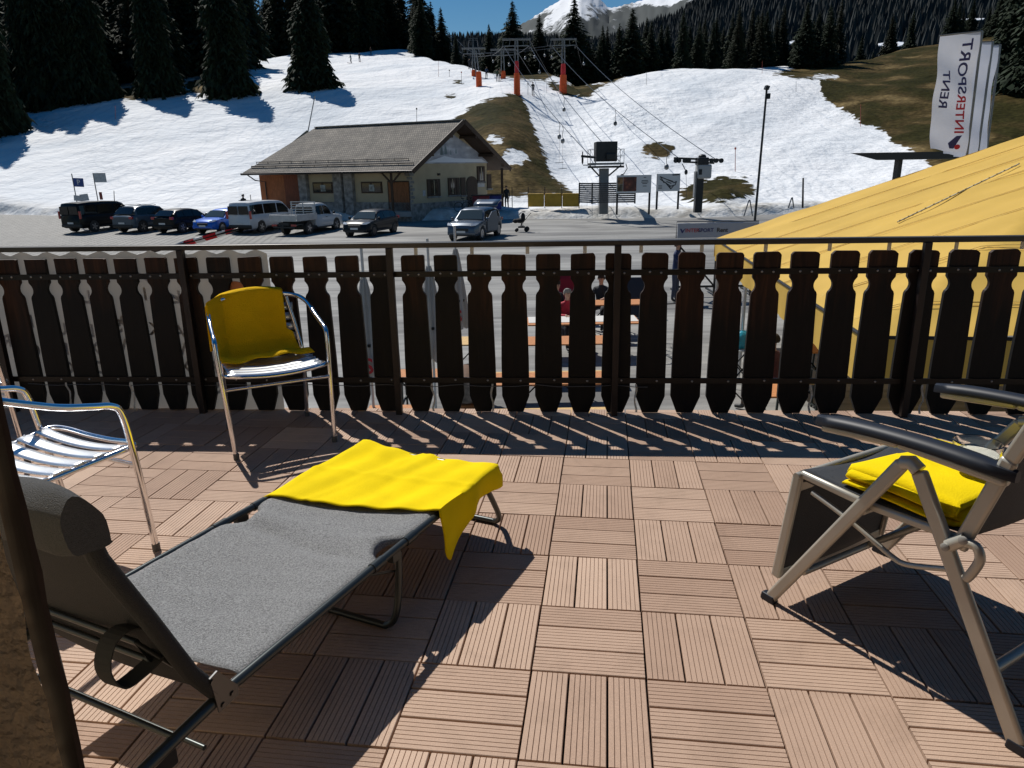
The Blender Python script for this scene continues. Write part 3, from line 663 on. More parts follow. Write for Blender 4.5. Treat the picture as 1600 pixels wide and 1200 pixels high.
def text_mesh(s, size, depth=.002, align='CENTER', bold=False):
    cu = bpy.data.curves.new('t', 'FONT'); cu.body = s; cu.size = size; cu.extrude = depth; cu.align_x = align; cu.align_y = 'CENTER'; cu.resolution_u = 3
    if bold: cu.offset = size * .018
    o = bpy.data.objects.new('t', cu); COL.objects.link(o); bpy.context.view_layer.update()
    me = bpy.data.meshes.new_from_object(o.evaluated_get(bpy.context.evaluated_depsgraph_get()))
    vs = [v.co.copy() for v in me.vertices]; fs = [tuple(p.vertices) for p in me.polygons]
    bpy.data.objects.remove(o); bpy.data.curves.remove(cu); bpy.data.meshes.remove(me)
    return vs, fs
def put_text(b, s, size, M, mirror=False, depth=.002, align='CENTER', bold=False):
    vs, fs = text_mesh(s, size, depth, align, bold)
    if mirror: vs = [Vector((-v.x, v.y, v.z)) for v in vs]
    b.add([M @ v for v in vs], fs)
M_XZ = Matrix(((1, 0, 0, 0), (0, 0, -1, 0), (0, 1, 0, 0), (0, 0, 0, 1)))     # text plane stood upright, facing -y
def cloth_mat(name, col, transl=.5, rough=.8, var=.15, vscale=3, bump=.3, bscale=60):
    mt = mat(name, col, rough, var=var, vscale=vscale, bump=bump, bscale=bscale, spec=.15)
    n, l, p = lib(mt); tr = n.new('ShaderNodeBsdfTranslucent'); mx = n.new('ShaderNodeMixShader'); mx.inputs[0].default_value = transl
    src = p.inputs['Base Color'].links[0].from_socket if p.inputs['Base Color'].is_linked else None
    if src: l.new(src, tr.inputs[0])
    else: tr.inputs[0].default_value = (*col, 1)
    out = n['Material Output']; l.new(p.outputs[0], mx.inputs[1]); l.new(tr.outputs[0], mx.inputs[2]); l.new(mx.outputs[0], out.inputs[0])
    return mt
def make_banner():
    M = DW @ Matrix.Translation((0, RAIL_Y, 0)) @ Matrix.Rotation(math.atan(RAIL_S), 4, 'Z')
    B = M @ Matrix.Translation((-2.6, .045, 0))
    t = thing('advertising_banner', 'pale banner with dark lettering hung outside the left end of the railing, seen from behind', 'banner', M=B)
    rows = []
    for i in range(26):
        z = -.06 + .97 * i / 25; row = []
        for j in range(60):
            x = -1.1 + 1.88 * j / 59
            zz = z + (.012 * math.sin(j * 1.35) - .012) * (i / 25) ** 8
            row.append((x, .006 * math.sin(x * 9 + z * 3) + .004 * math.sin(x * 31), zz))
        rows.append(row)
    b = MB(); b.grid(rows); b.build('cloth', cloth_mat('banner_vinyl', (.42, .41, .39), .22, .55, bump=.1), t, smooth=60)
    b = MB()
    for px, py, ch in [(8, 530, 'R'), (24, 532, 'E'), (52, 545, 'C'), (92, 508, 'U'), (97, 540, 'R'), (103, 570, 'O'), (133, 458, 'L'), (138, 510, 'L'), (143, 537, 'X'), (150, 567, 'D'), (154, 595, 'E'), (183, 508, 'S'), (189, 537, 'V'), (196, 500, 'O'), (225, 460, 'I'), (274, 460, 'L'), (277, 515, 'A'), (282, 543, 'V'), (287, 572, 'X'), (291, 600, 'N'), (322, 512, 'E'), (330, 568, 'R'), (335, 600, 'S'), (40, 500, 'N'), (120, 560, 'A'), (165, 545, 'I'), (240, 515, 'K'), (305, 540, 'L'), (215, 570, 'B'), (255, 570, 'E')]:
        q = pl(B, px, py, 0); put_text(b, ch, .10, Matrix.Translation((q.x, .010 + q.y, q.z)) @ M_XZ, mirror=True, depth=.001, bold=True)
    b.build('lettering', mat('banner_ink', (.10, .10, .11), .6), t)
    q = pl(B, 367, 452, 0)
    b = MB(); b.prism([(q.x + .07 * math.cos(a), .0, q.z + .045 * math.sin(a)) for a in [k * math.pi / 12 for k in range(24)]], (0, -.012, 0)); b.build('emblem', cloth_mat('banner_orange', (.80, .36, .20), .3), t)
make_banner()

def make_flag_pole():
    # wrapped red and white flag on a slanting pole clamped outside the handrail
    M = DW @ Matrix.Translation((-2.35, RAIL_Y - .08, .86)) 
    t = thing('wrapped_flag', 'red and white flag wrapped round a slanting pole outside the handrail', 'flag', M=M)
    a = pl(M, 205, 402, .02); c = pl(M, 372, 358, .42)
    MB().tube([a, a.lerp(c, .5), c], .0075, 8).build('pole', M_STEEL, t, smooth=50)
    mr = bpy.data.materials.new('red_white_flag_cloth'); mr.use_nodes = True; n, l, p = lib(mr)
    tc = n.new('ShaderNodeTexCoord'); wv = n.new('ShaderNodeTexWave'); wv.inputs['Scale'].default_value = 3.0; wv.inputs['Distortion'].default_value = 6.0; wv.inputs['Phase Offset'].default_value = 2.0; l.new(tc.outputs['Object'], wv.inputs[0])
    rp = n.new('ShaderNodeValToRGB'); rp.color_ramp.interpolation = 'CONSTANT'; e = rp.color_ramp.elements; e[0].color = (.62, .012, .02, 1); e[1].position = .5; e[1].color = (.8, .78, .76, 1); l.new(wv.outputs['Fac'], rp.inputs[0]); l.new(rp.outputs[0], p.inputs['Base Color']); p.inputs['Roughness'].default_value = .8
    rows = []; n_ = 28
    for i in range(n_):
        s = .38 + .6 * i / (n_ - 1); c0 = a.lerp(c, s); r_ = (.004 + .011 * math.sin(math.pi * min(1, (s - .36) / .64)) ** .7) * (1.15 - .2 * s)
        rows.append([c0 + Vector((.3 * r_ * math.cos(k), r_ * math.cos(k) * .9, r_ * math.sin(k) * (1 + .35 * math.sin(3 * k + 9 * s)))) for k in [j * 2 * math.pi / 14 for j in range(15)]])
    MB().grid(rows).build('cloth', mr, t, smooth=70)
make_flag_pole()

def make_corner():
    b = MB()
    x0, x1, y0 = -.6125, -.642, .62
    t = thing('door_post', 'dark brown wooden post edging the stucco wall at the lower left', 'post', M=DW @ Matrix.Translation((-.627, .66, 0)))
    rows = []; rnd = random.Random(2)
    for i in range(60):
        z = -.02 + 2.3 * i / 59; e = .0012 * math.sin(z * 31) + .0008 * math.sin(z * 77)
        rows.append([(-.056 + e, .03, z), (.0115 + e, -.037, z), (.008 + e, -.041, z), (-.018, -.041, z), (-.060, .03, z)])
    MB().grid(rows).build('beam', wood_mat('old_dark_beam', (.016, .009, .006), (.1, .05, .02)), t)
    b = MB(); rows = []
    for i in range(90):
        z = -.02 + 2.3 * i / 89; rows.append([(-.011 + .0035 * math.sin(z * 13) + .002 * math.sin(z * 41) - (j == 0) * .0 - j * .03, -.049 + .0016 * math.sin(z * 57 + j * 2.1) + .0012 * math.cos(z * 23 - j), z) for j in range(60)])
    o = b.grid(rows)
    ms = mat('rough_stucco', (.85, .70, .46), .95, var=.22, vscale=6, bump=1.0, bscale=55)
    o = b.build('stucco_wall', ms, M=DW @ Matrix.Translation((-.627, .66, 0)), smooth=60)
    tag(o, 'rough beige stucco wall at the lower left corner beside the dark post', 'wall')
make_corner()
# ------------------------------------------------------------------ terrace furniture
M_ALU = mat('polished_aluminium', (.80, .80, .82), .16, metal=1.0, var=.06, vscale=30)
M_ALUS = mat('brushed_aluminium_slat', (.78, .80, .82), .34, metal=.85, var=.05, vscale=20)
def arc(c, r, a0, a1, n, ax, ay):
    return [c + ax * (r * math.cos(a0 + (a1 - a0) * i / n)) + ay * (r * math.sin(a0 + (a1 - a0) * i / n)) for i in range(n + 1)]
def smooth_path(P, n=6):                          # Catmull-Rom through the points
    P = [Vector(p) for p in P]; out = []
    for i in range(len(P) - 1):
        p0 = P[max(i - 1, 0)]; p1 = P[i]; p2 = P[i + 1]; p3 = P[min(i + 2, len(P) - 1)]
        for k in range(n):
            t = k / n; out.append(.5 * ((2 * p1) + (p2 - p0) * t + (2 * p0 - 5 * p1 + 4 * p2 - p3) * t * t + (3 * p1 - p0 - 3 * p2 + p3) * t ** 3))
    out.append(P[-1]); return out
def bistro_chair(label, M):                        # local: faces +x, y to its left, origin on the deck between the legs
    t = thing('aluminium_chair', label, 'chair', M=M)
    r = .0115
    hp = []
    for s in (-1, 1):
        q = [(.243, s * .233, .012), (.225, s * .243, .22), (.205, s * .252, .42), (.188, s * .255, .535), (.160, s * .254, .567), (.10, s * .252, .583), (.0, s * .248, .610), (-.11, s * .238, .655), (-.175, s * .205, .684), (-.215, s * .13, .697), (-.228, s * .045, .70)]
        hp.append(q)
    path = smooth_path(hp[0] + list(reversed(hp[1])), 5)
    MB().tube(path, r, 12).build('arm_frame', M_ALU, t, smooth=60)
    # seat frame
    P = [(.19, -.19, .392), (.235, -.235, .402), (.255, -.205, .398), (.262, -.1, .392), (.264, 0, .390), (.262, .1, .392), (.255, .205, .398), (.235, .235, .402), (.19, .19, .392)]
    loop = smooth_path([(-.19, -.19, .372), (-.05, -.205, .383), (.10, -.213, .390), (.185, -.225, .398), (.232, -.225, .402), (.255, -.17, .398), (.262, -.06, .388), (.262, .06, .388), (.255, .17, .398), (.232, .225, .402), (.185, .225, .398), (.10, .213, .390), (-.05, .205, .383), (-.19, .19, .372)], 5)
    MB().tube(loop, .0105, 10).build('seat_frame', M_ALU, t, smooth=60)
    seat = MB()
    for k in range(6):
        x0 = .225 - k * .068; w_ = .056; rows = []
        for i in range(15):
            y = -.215 + .43 * i / 14; dip = -.018 * (1 - (y / .215) ** 2) ; zc = .404 + (x0 - .2) * .05
            rows.append([(x0 - w_ * j / 4, y, zc + dip + .004 * math.sin(math.pi * j / 4) - (.012 * (1 - j) if (k == 0 and j < 1) else 0)) for j in range(5)])
        seat.grid(rows)
    seat.build('seat', M_ALUS, t, smooth=50, solid=.004)
    b = MB()
    for k in range(6):
        for s in (-1, 1): b.ball((.197 - k * .068, s * .214, .412 + (.197 - k * .068 - .2) * .05), .0045, 8, 4, (1, 1, .5))
    b.build('rivets', M_ALU, t)
    for s in (-1, 1):
        q = smooth_path([(-.24, s * .205, .01), (-.205, s * .205, .2), (-.175, s * .203, .375), (-.20, s * .185, .52), (-.222, s * .15, .69)], 6)
        MB().tube(q, .0105, 10).build('rear_leg', M_ALU, t, smooth=60)
    MB().tube([(.222, -.237, .335), (.222, .237, .335)], .0085, 10).build('stretcher', M_ALU, t, smooth=60)
    b = MB()
    for k in range(4):
        zc = .47 + .052 * k; rows = []
        for i in range(9):
            y = -.185 + .37 * i / 8; x = -.193 - .20 * (zc - .47) - .028 * (1 - (y / .185) ** 2)
            rows.append([(x, y, zc - .019), (x - .002, y, zc), (x - .006, y, zc + .019)])
        b.grid(rows)
    b.build('backrest', M_ALUS, t, smooth=50, solid=.003)
    b = MB()
    for s in (-1, 1):
        for x, y in ((.243, .233), (-.24, .205)): b.cyl((x, s * y, 0), (x, s * y, .03), .0135, n=10)
    b.build('foot_cap', mat('grey_rubber_cap', (.08, .08, .08), .6), t, smooth=60)
    return t
c1 = Vector((-1.5205, 3.0485, 0)); f1 = Vector((.582, -.813, 0)); C1 = c1 - f1 * .243
M1 = dframe(C1.x, C1.y, f1.x, f1.y)
bistro_chair('aluminium chair with a mustard yellow blanket over its back by the railing', M1)
f2 = Vector((.32, .948, 0)); n2_ = Vector((-f2.y, f2.x, 0)); FR = Vector((-1.566, 2.071, 0)); C2 = FR + n2_ * .233 - f2 * .243
bistro_chair('empty aluminium chair with slatted seat at the left edge, facing the railing', dframe(C2.x, C2.y, f2.x, f2.y))
bistro_chair('aluminium chair mostly cut off by the left edge, behind the empty slatted one', dframe(-2.97, 2.60, .25, .96))

M_YEL = cloth_mat('yellow_fleece', (.92, .68, .002), .06, .95, var=.12, vscale=7, bump=.20, bscale=230)
M_YELW = cloth_mat('mustard_blanket', (.86, .52, .006), .10, .95, var=.10, vscale=9, bump=.5, bscale=170)
def make_blanket():
    t = None; rows = []; N_, K_ = 34, 46
    # over the hoop: starts behind the back, crosses the top, hangs in front, crumples on the seat
    prof = [(-.262, .47), (-.258, .56), (-.252, .64), (-.247, .700), (-.232, .722), (-.212, .712), (-.205, .66), (-.197, .58), (-.185, .50), (-.160, .435), (-.115, .418), (-.05, .424), (-.015, .440), (.012, .436), (.028, .425)]
    path = smooth_path([(a, 0, z) for a, z in prof], 3)
    for i, p in enumerate(path):
        u = i / (len(path) - 1); row = []
        for k in range(K_):
            v = k / (K_ - 1); y = -(.250 if u < .55 else .225) + v * (.385 if u < .55 else .385 + .07 * (u - .55) / .45)
            cur = .030 * (1 - (y / .25) ** 2) * (-1 if u < .62 else 0)
            x = p.x + cur + .030 * (p.x > -.22) * (u < .75) + max(0, abs(y) - .165) * 1.4 * (u < .7); z = p.z - .055 * (abs(y) / .25) ** 2.2 * (1 if u < .35 and p.z > .6 else (.4 if u < .55 else 0))
            f = max(0, u - .55) / .45
            z += .013 * (p.z > .6) + f * (.010 * math.sin(v * 8 + 3 * u) + .005 * math.sin(v * 19 + 1)) - .006 * f; x += f * (.012 * math.sin(v * 10 + 2) - .02 * v)
            x += .004 * math.sin(v * 11 + u * 7)
            row.append((x, y, max(z, .398 if f > .1 else -1)))
        rows.append(row)
    o = MB().grid(rows).build('blanket', M_YELW, M=M1, smooth=80, solid=.006)
    tag(o, 'mustard yellow blanket draped over the back of the aluminium chair', 'blanket')
make_blanket()

# --- folding sun lounger
M_TUBE = mat('anthracite_tube', (.055, .062, .060), .32, metal=.6, var=.1, vscale=9)
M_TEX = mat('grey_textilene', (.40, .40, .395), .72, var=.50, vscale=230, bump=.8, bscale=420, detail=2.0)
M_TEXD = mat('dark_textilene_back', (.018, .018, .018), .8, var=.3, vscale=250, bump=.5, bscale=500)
M_WEB = mat('black_webbing', (.012, .012, .012), .8)
ML = dframe(-.76, 1.119, .3, .954)
M_ZINC = mat('dull_zinc', (.09, .09, .09), .3, metal=.9)
def make_lounger():
    t = thing('sun_lounger', 'grey fabric folding sun lounger with its head end raised', 'sun lounger', M=ML)
    W_, Z_ = .576, .25
    for s0, s1 in ((.0, .605), (.615, 1.25)):
        pass
    fr = [(0, 0, Z_), (.6, 0, Z_ + .004), (1.20, 0, Z_), (1.238, .012, Z_), (1.25, .05, Z_), (1.252, W_ / 2, Z_), (1.25, W_ - .05, Z_), (1.238, W_ - .012, Z_), (1.20, W_, Z_), (.6, W_, Z_ + .004), (0, W_, Z_)]
    MB().tube(fr, .0115, 12).build('side_frame', M_TUBE, t, smooth=60)
    rows = []
    for i in range(70):
        s = .055 + (1.245 - .055) * i / 69; row = []
        hole = math.exp(-((s - .625) / .060) ** 4)
        ins = .046 * hole
        for j in range(25):
            v = j / 24; y = ins + (W_ - 2 * ins) * v
            edge = 1 - abs(2 * v - 1) ** 6
            sag = -.020 * math.sin(math.pi * v) * edge
            fold = -.014 * math.exp(-((s - .565 - .05 * (v - .5)) / .022) ** 2) * math.sin(math.pi * v) ** .5 + .008 * math.exp(-((s - .64) / .03) ** 2)
            z = Z_ + .0125 + sag + fold + .0015 * math.sin(s * 60 + v * 9) - (.012 * hole if j in (0, 24) else 0)
            row.append((s, y, z))
        if True:
            row[0] = (s, ins - .006 * (1 - hole), Z_ + .002 - .008 * hole); row[-1] = (s, W_ - ins + .006 * (1 - hole), Z_ + .002 - .008 * hole)
        rows.append(row)
    MB().grid(rows).build('fabric', M_TEX, t, smooth=70, solid=.0025)
    for y in (0, W_):
        b = MB(); b.tube([(.52, y, Z_ + .003), (.57, y, Z_ + .003)], .0145, 10); b.tube([(.68, y, Z_ + .003), (.73, y, Z_ + .003)], .0145, 10); b.bar((.605, y, Z_ - .008), (.645, y, Z_ - .008), .02, .034)
        b.build('hinge', M_TUBE, t, smooth=50)
    b = MB(); b.tube(smooth_path([(.645, .0, Z_ - .01), (.635, .0, .13), (.615, .003, .05), (.61, .03, .016), (.61, .09, .011), (.61, W_ - .09, .011), (.61, W_ - .03, .016), (.615, W_ - .003, .05), (.635, W_, .13), (.645, W_, Z_ - .01)], 5), .0105, 10)
    b.build('leg', M_TUBE, t, smooth=60)
    b = MB(); b.tube(smooth_path([(1.17, .0, Z_ - .01), (1.24, .0, .14), (1.30, .004, .045), (1.315, .03, .014), (1.32, .08, .011), (1.32, W_ - .08, .011), (1.315, W_ - .03, .014), (1.30, W_ - .004, .045), (1.24, W_, .14), (1.17, W_, Z_ - .01)], 5), .0105, 10)
    b.build('leg', M_TUBE, t, smooth=60)
    l0 = pl(ML, 338, 1098, .0); l1 = pl(ML, 262, 1172, .0); dl = (l1 - l0).normalized(); k_ = (l0.z - .012) / max(.12, -dl.z); l2 = l0 + dl * k_
    for y in (.0, W_):
        MB().tube([l0 + Vector((.02, y, .01)), l2 + Vector((0, y, 0))], .0125, 10).build('leg', M_TUBE, t, smooth=60)
        MB().box(l2 + Vector((0, y, .004)), (.06, .034, .04)).build('foot_pad', M_WEB, t, bevel=.008)
        MB().box(pl(ML, 262, 1180, .0) + Vector((0, y + .012, -.012)), (.05, .012, .06)).build('leg_lock', M_WEB, t, bevel=.004)
    lb = pl(ML, 272, 1152, .0); MB().tube([lb, lb + Vector((0, W_, 0))], .0065, 8).build('leg_bar', M_TUBE, t, smooth=60)
    for y in (.012, W_ - .012):
        for q in ([(.66, y, .17), (.50, y, Z_ - .01)], [(1.22, y, .17), (1.06, y, Z_ - .01)]): MB().tube(q, .004, 6).build('brace', M_TUBE, t, smooth=60)
    MB().tube([(-.045, .015, .15), (-.045, W_ - .015, .15)], .006, 8).build('brace', M_TUBE, t, smooth=60)
    # raised head section
    bp = [Vector((-.006, 0, Z_ + .005)), Vector((-.060, 0, .345)), Vector((-.125, 0, .507)), Vector((-.189, 0, .658)), Vector((-.200, 0, .705)), Vector((-.226, 0, .765))]
    a = [p.copy() for p in bp]; c = [p + Vector((0, W_, 0)) for p in bp]
    path = smooth_path(a + [a[-1] + Vector((-.012, .05, .012))], 4) + [bp[-1] + Vector((-.014, W_ / 2, .014))] + list(reversed(smooth_path(c + [c[-1] + Vector((-.012, -.05, .012))], 4)))
    MB().tube(path, .0115, 12).build('back_frame', M_TUBE, t, smooth=60)
    sp = smooth_path(bp, 5)
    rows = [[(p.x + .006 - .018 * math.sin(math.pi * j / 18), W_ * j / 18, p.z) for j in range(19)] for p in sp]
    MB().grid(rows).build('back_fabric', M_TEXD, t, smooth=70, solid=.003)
    # thin wrapped sleeve on the back rails, seen from behind
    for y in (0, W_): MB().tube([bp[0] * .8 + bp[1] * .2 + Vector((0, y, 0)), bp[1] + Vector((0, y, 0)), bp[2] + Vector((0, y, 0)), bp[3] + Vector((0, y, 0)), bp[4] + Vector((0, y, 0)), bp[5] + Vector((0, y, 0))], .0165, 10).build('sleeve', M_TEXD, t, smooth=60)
    # hinge plates and bolts
    for y in (-.016, W_ + .016):
        b = MB(); b.prism([(-.022, y, Z_ - .022), (.03, y, Z_ - .018), (.032, y, Z_ + .004), (-.012, y, Z_ + .07), (-.032, y, Z_ + .065)], (0, .004, 0))
        for q in ((-.01, Z_ - .012), (.015, Z_ - .004), (-.028, Z_ + .055)): b.lathe((q[0], y - .003, q[1]), [(.006, 0), (.004, .006)], 8, axis='y')
        b.build('hinge_plate', M_ZINC, t, smooth=40)
    # ratchet struts under the head section
    c0, c1 = pl(ML, 236, 1032, .05), pl(ML, 214, 1004, .05)
    for c in (c0, c1): MB().tube([c, c + Vector((0, W_ - .1, 0))], .006, 8).build('strut', M_TUBE, t, smooth=60)
    for y in (0, W_ - .1): MB().tube([c0 + Vector((0, y, 0)), c1 + Vector((-.004, y, .004)), Vector((-.07, y + .03, .36))], .005, 6).build('strut', M_TUBE, t, smooth=60)
    # cushion roll over the top
    sec = smooth_path([(-.172, 0, .685), (-.182, 0, .745), (-.205, 0, .790), (-.238, 0, .802), (-.264, 0, .775), (-.262, 0, .725), (-.240, 0, .690), (-.205, 0, .675), (-.172, 0, .685)], 3)
    b = MB(); rows = []
    for j in range(20):
        v = j / 19; y = -.032 + (W_ + .064) * v; e = min(1, .80 + 3 * min(v, 1 - v)); row = []
        for i_, p in enumerate(sec): row.append((-.225 + (p.x + .225) * e + .003 * math.sin(v * 21 + i_ * .6), y, .75 + (p.z - .75) * e + .004 * math.sin(v * 13 + i_)))
        rows.append(row)
    b.grid(rows); b.add(rows[0], [tuple(range(len(rows[0])))]); b.add(rows[-1], [tuple(range(len(rows[-1])))])
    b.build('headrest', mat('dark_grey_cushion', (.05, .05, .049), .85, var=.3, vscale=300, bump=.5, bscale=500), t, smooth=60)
    # hanging strap loop
    P = [pl(ML, x, y, w_) for x, y, w_ in [(265, 1005, .03), (240, 985, .04), (205, 985, .05), (180, 1010, .055), (174, 1052, .05), (196, 1076, .04), (226, 1058, .035), (255, 1030, .03), (272, 1000, .03)]]
    P = smooth_path(P, 4); b = MB(); rows = []
    for i, p in enumerate(P):
        rows.append([p + Vector((0, .0, 0)), p + Vector((-.006, .034, .004))])
    b.grid(rows); b.build('strap', M_WEB, t, solid=.003)
make_lounger()
def make_towel():
    t = None; rows = []; NS, NW, NH = 44, 40, 14; W_ = .576; Z_ = .2655
    for i in range(NS):
        a = i / (NS - 1); row = []
        for j in range(NW + NH):
            if j < NW:
                v = j / (NW - 1); w_ = .632 * (1 - v) - .014 * v
                s0 = .73 * (1 - v) + .853 * v; s1 = 1.315 * (1 - v) + 1.262 * v
                s = s0 + (s1 - s0) * a
                wc = min(max(w_, 0), W_); sag = -.014 * math.sin(math.pi * wc / W_)
                z = Z_ + sag + .008
                z += .013 * math.exp(-((a - .80 + .5 * (v - .35)) / .07) ** 2) * math.exp(-((v - .25) / .25) ** 2) + .008 * math.exp(-((v - .47 - .12 * a) / .035) ** 2) * a
                z += .006 * math.exp(-((v - .30 - .22 * a) / .018) ** 2) * (1 - a * .5) - .004 * math.exp(-((v - .62 + .15 * a) / .014) ** 2) * a + .004 * math.exp(-((a - .42 - .1 * v) / .03) ** 2); z += .006 * math.sin(s * 23 + w_ * 9) * .4 + .003 * math.sin(w_ * 50 + s * 10)
                if w_ > W_: z -= (w_ - W_) * 1.2
                if s > 1.262: z -= (s - 1.262) * 1.0 
                row.append((s, w_, z))
            else:
                k = (j - NW + 1) / NH
                s0, s1 = .853, 1.262; s = s0 + (s1 - s0) * a
                h = np.interp(a, [0, .03, .08, .15, .22, .30, .42, .56, .72, .86, 1.0], [.140, .165, .180, .182, .170, .145, .110, .088, .076, .074, .088])
                dz = h * k
                s_ = s - .004 - .010 * k * math.cos(a * 9) + (.02 * k * (a < .15) * (1 - a / .15)) 
                y = -.016 - .006 * math.sin(k * 3) - .012 * k * math.sin(a * 14 + 1) * .8
                row.append((s_, y, Z_ + .006 - dz))
        rows.append(row)
    # short drop over the foot end
    for q in range(1, 8):
        k = q / 7; last = rows[NS - 1]; row = []
        for j, p in enumerate(last):
            v = min(1, j / (NW - 1)); d = .06 * k * (1 + .35 * math.sin(v * 8 + 1)) * (1 if j < NW else max(0, 1 - (j - NW) / 5))
            row.append((p[0] + .012 * math.sin(k * 2.2) - .004 * k, p[1] + .0, p[2] - d))
        rows.append(row)
    o = MB().grid(rows).build('towel', M_YEL, M=ML, smooth=80, solid=.005)
    tag(o, 'bright yellow towel spread over the foot end of the grey lounger', 'towel')
make_towel()

# --- reclining camping chair on the right
M_GREY = mat('champagne_painted_tube', (.46, .435, .37), .38, metal=.35, var=.08, vscale=12)
M_MESH = mat('black_chair_mesh', (.030, .034, .042), .65, var=.35, vscale=400, bump=.5, bscale=500, detail=2)
M_PAD = mat('black_armrest_plastic', (.010, .013, .021), .5, spec=.35)
MR = dframe(.936, 1.426, -.608, .794)
WF = -.55
def make_recliner():
    t = thing('reclining_chair', 'grey framed reclining garden chair with black mesh and armrests at the right', 'reclining chair', M=MR)
    UP = (0, 1, 0)
    def flat(a, b_, w_=.040, th=.019, nm='frame_tube', m_=M_GREY, par=t, bev=.008): return MB().bar(a, b_, w_, th, UP).build(nm, m_, par, bevel=bev, smooth=35)
    for y in (0, WF):
        flat((.685, y, .012), (.345, y, .572), .036, .019, 'leg'); flat((.0, y - .0, .012), (.305, y, .566), .040, .019, 'leg')
        MB().box((-.004, y, .012), (.05, .026, .024), taper=.9).build('foot_cap', M_PAD, t, bevel=.004)
        MB().box((.69, y, .012), (.05, .026, .024), taper=.9).build('foot_cap', M_PAD, t, bevel=.004)
        yi = y + (-.022 if y == 0 else .022)
        MB().tube([(.345, y, .572), (.325, y, .580), (.305, y, .566)], .019, 10).build('pivot', M_GREY, t, smooth=50)
        flat((.64, yi, .432), (.43, yi, .420), .024, .018, 'seat_rail'); flat((.43, yi, .420), (.175, yi, .428), .024, .018, 'seat_rail')
        flat((.648, yi, .425), (.690, yi, .075), .032, .018, 'legrest_rail')
        flat((.190, y, .415), (.120, y, .66), .036, .019, 'back_rail'); flat((.121, y, .655), (-.045, y, 1.12), .034, .019, 'back_rail')
        # armrest: pad arched, bar below
        P = smooth_path([(.590, y, .612), (.50, y, .626), (.36, y, .634), (.22, y, .634), (.10, y, .624)], 5)
        rows = []
        for i, p in enumerate(P):
            e = min(1, .35 + 4 * min(i, len(P) - 1 - i) / len(P)); w_ = .029 * e
            rows.append([p + Vector((0, dy * w_, dz)) for dy, dz in [(-1, -.010), (-1.05, 0), (-.8, .012), (0, .016), (.8, .012), (1.05, 0), (1, -.010), (0, -.012), (-1, -.010)]])
        b = MB(); b.grid(rows); b.quad(*rows[0][:8]); b.quad(*rows[-1][:8]); b.build('armrest', M_PAD, t, smooth=50)
        flat((.570, y, .598), (.36, y, .618), .022, .030, 'armrest_bar'); flat((.36, y, .618), (.115, y, .606), .022, .030, 'armrest_bar')
        # link wire, recline hook and pivot
        MB().tube(smooth_path([pl(MR, a, c, 0) + Vector((0, yi * .9 if y == 0 else y + .02, 0)) for a, c in [(1262, 772), (1300, 800), (1340, 832), (1385, 872), (1412, 886), (1475, 893)]], 4), .0075, 8).build('link_bar', M_GREY, t, smooth=60)
        p1 = pl(MR, 1487, 850, .0); p2 = pl(MR, 1515, 840, .0)
        dy = Vector((0, y + .012 if y == 0 else y - .012, 0))
        MB().tube([p1 + dy, p2 + dy], .0155, 12).build('pivot_link', M_GREY, t, smooth=50)
        b = MB()
        for q in (p1, p2): b.lathe(q + dy + Vector((0, .012, 0)), [(.010, 0), (.010, .006), (.007, .008)], 12, axis='y')
        b.build('pivot_bolt', mat('plastic_bolt_cap', (.30, .29, .26), .4), t, smooth=40)
        MB().tube(smooth_path([pl(MR, a, c, 0) + dy for a, c in [(1512, 846), (1530, 852), (1536, 872), (1524, 892), (1514, 902)]], 4), .011, 10).build('recline_hook', M_GREY, t, smooth=60)
    for a in [(.585, .15, .010), (.08, .155, .013), (.43, .405, .008), (.64, .428, .010)]:
        MB().tube([(a[0], .0, a[1]), (a[0], WF, a[1])], a[2], 10).build('cross_bar', M_GREY, t, smooth=60)
    yi, yf = -.022, WF + .022
    for z, x in ((.385, .653), (.085, .688)): MB().bar((x, yi, z), (x, yf, z), .014, .03, (0, 0, 1)).build('cross_bar', M_GREY, t, bevel=.004)
    for (x0, z0, x1, z1) in [(.585, .15, .30, .40)]:
        MB().tube([(x0, -.30, z0), (x1, -.28, z1)], .009, 8).build('brace', M_GREY, t, smooth=60)
    rows = [[(.648 + .041 * i / 12 - .012 * math.sin(math.pi * j / 12), yi + (yf - yi) * j / 12, .412 - .325 * i / 12) for j in range(13)] for i in range(13)]
    MB().grid(rows).build('legrest_fabric', M_MESH, t, smooth=60, solid=.003)
    rows = []
    for i in range(22):
        s = .655 - .475 * i / 21
        rows.append([(s, yi + (yf - yi) * j / 16, .447 - .012 * math.sin(math.pi * i / 21) - .022 * math.sin(math.pi * j / 16) * (1 - .3 * (i == 0)) - (.02 if i == 0 else 0)) for j in range(17)])
    MB().grid(rows).build('seat_fabric', M_MESH, t, smooth=60, solid=.004)
    rows = []
    for i in range(24):
        k = i / 23; z = .44 + .66 * k; x = .185 - .07 * min(1, k * 3) * .9 - max(0, k - .33) * .26
        rows.append([(x - .02 * math.sin(math.pi * j / 14), yi + (yf - yi) * j / 14, z) for j in range(15)])
    MB().grid(rows).build('back_fabric', M_MESH, t, smooth=60, solid=.004)
    MB().tube([(-.045, 0, 1.12), (-.05, WF / 2, 1.135), (-.045, WF, 1.12)], .012, 8).build('cross_bar', M_GREY, t, smooth=60)
make_recliner()
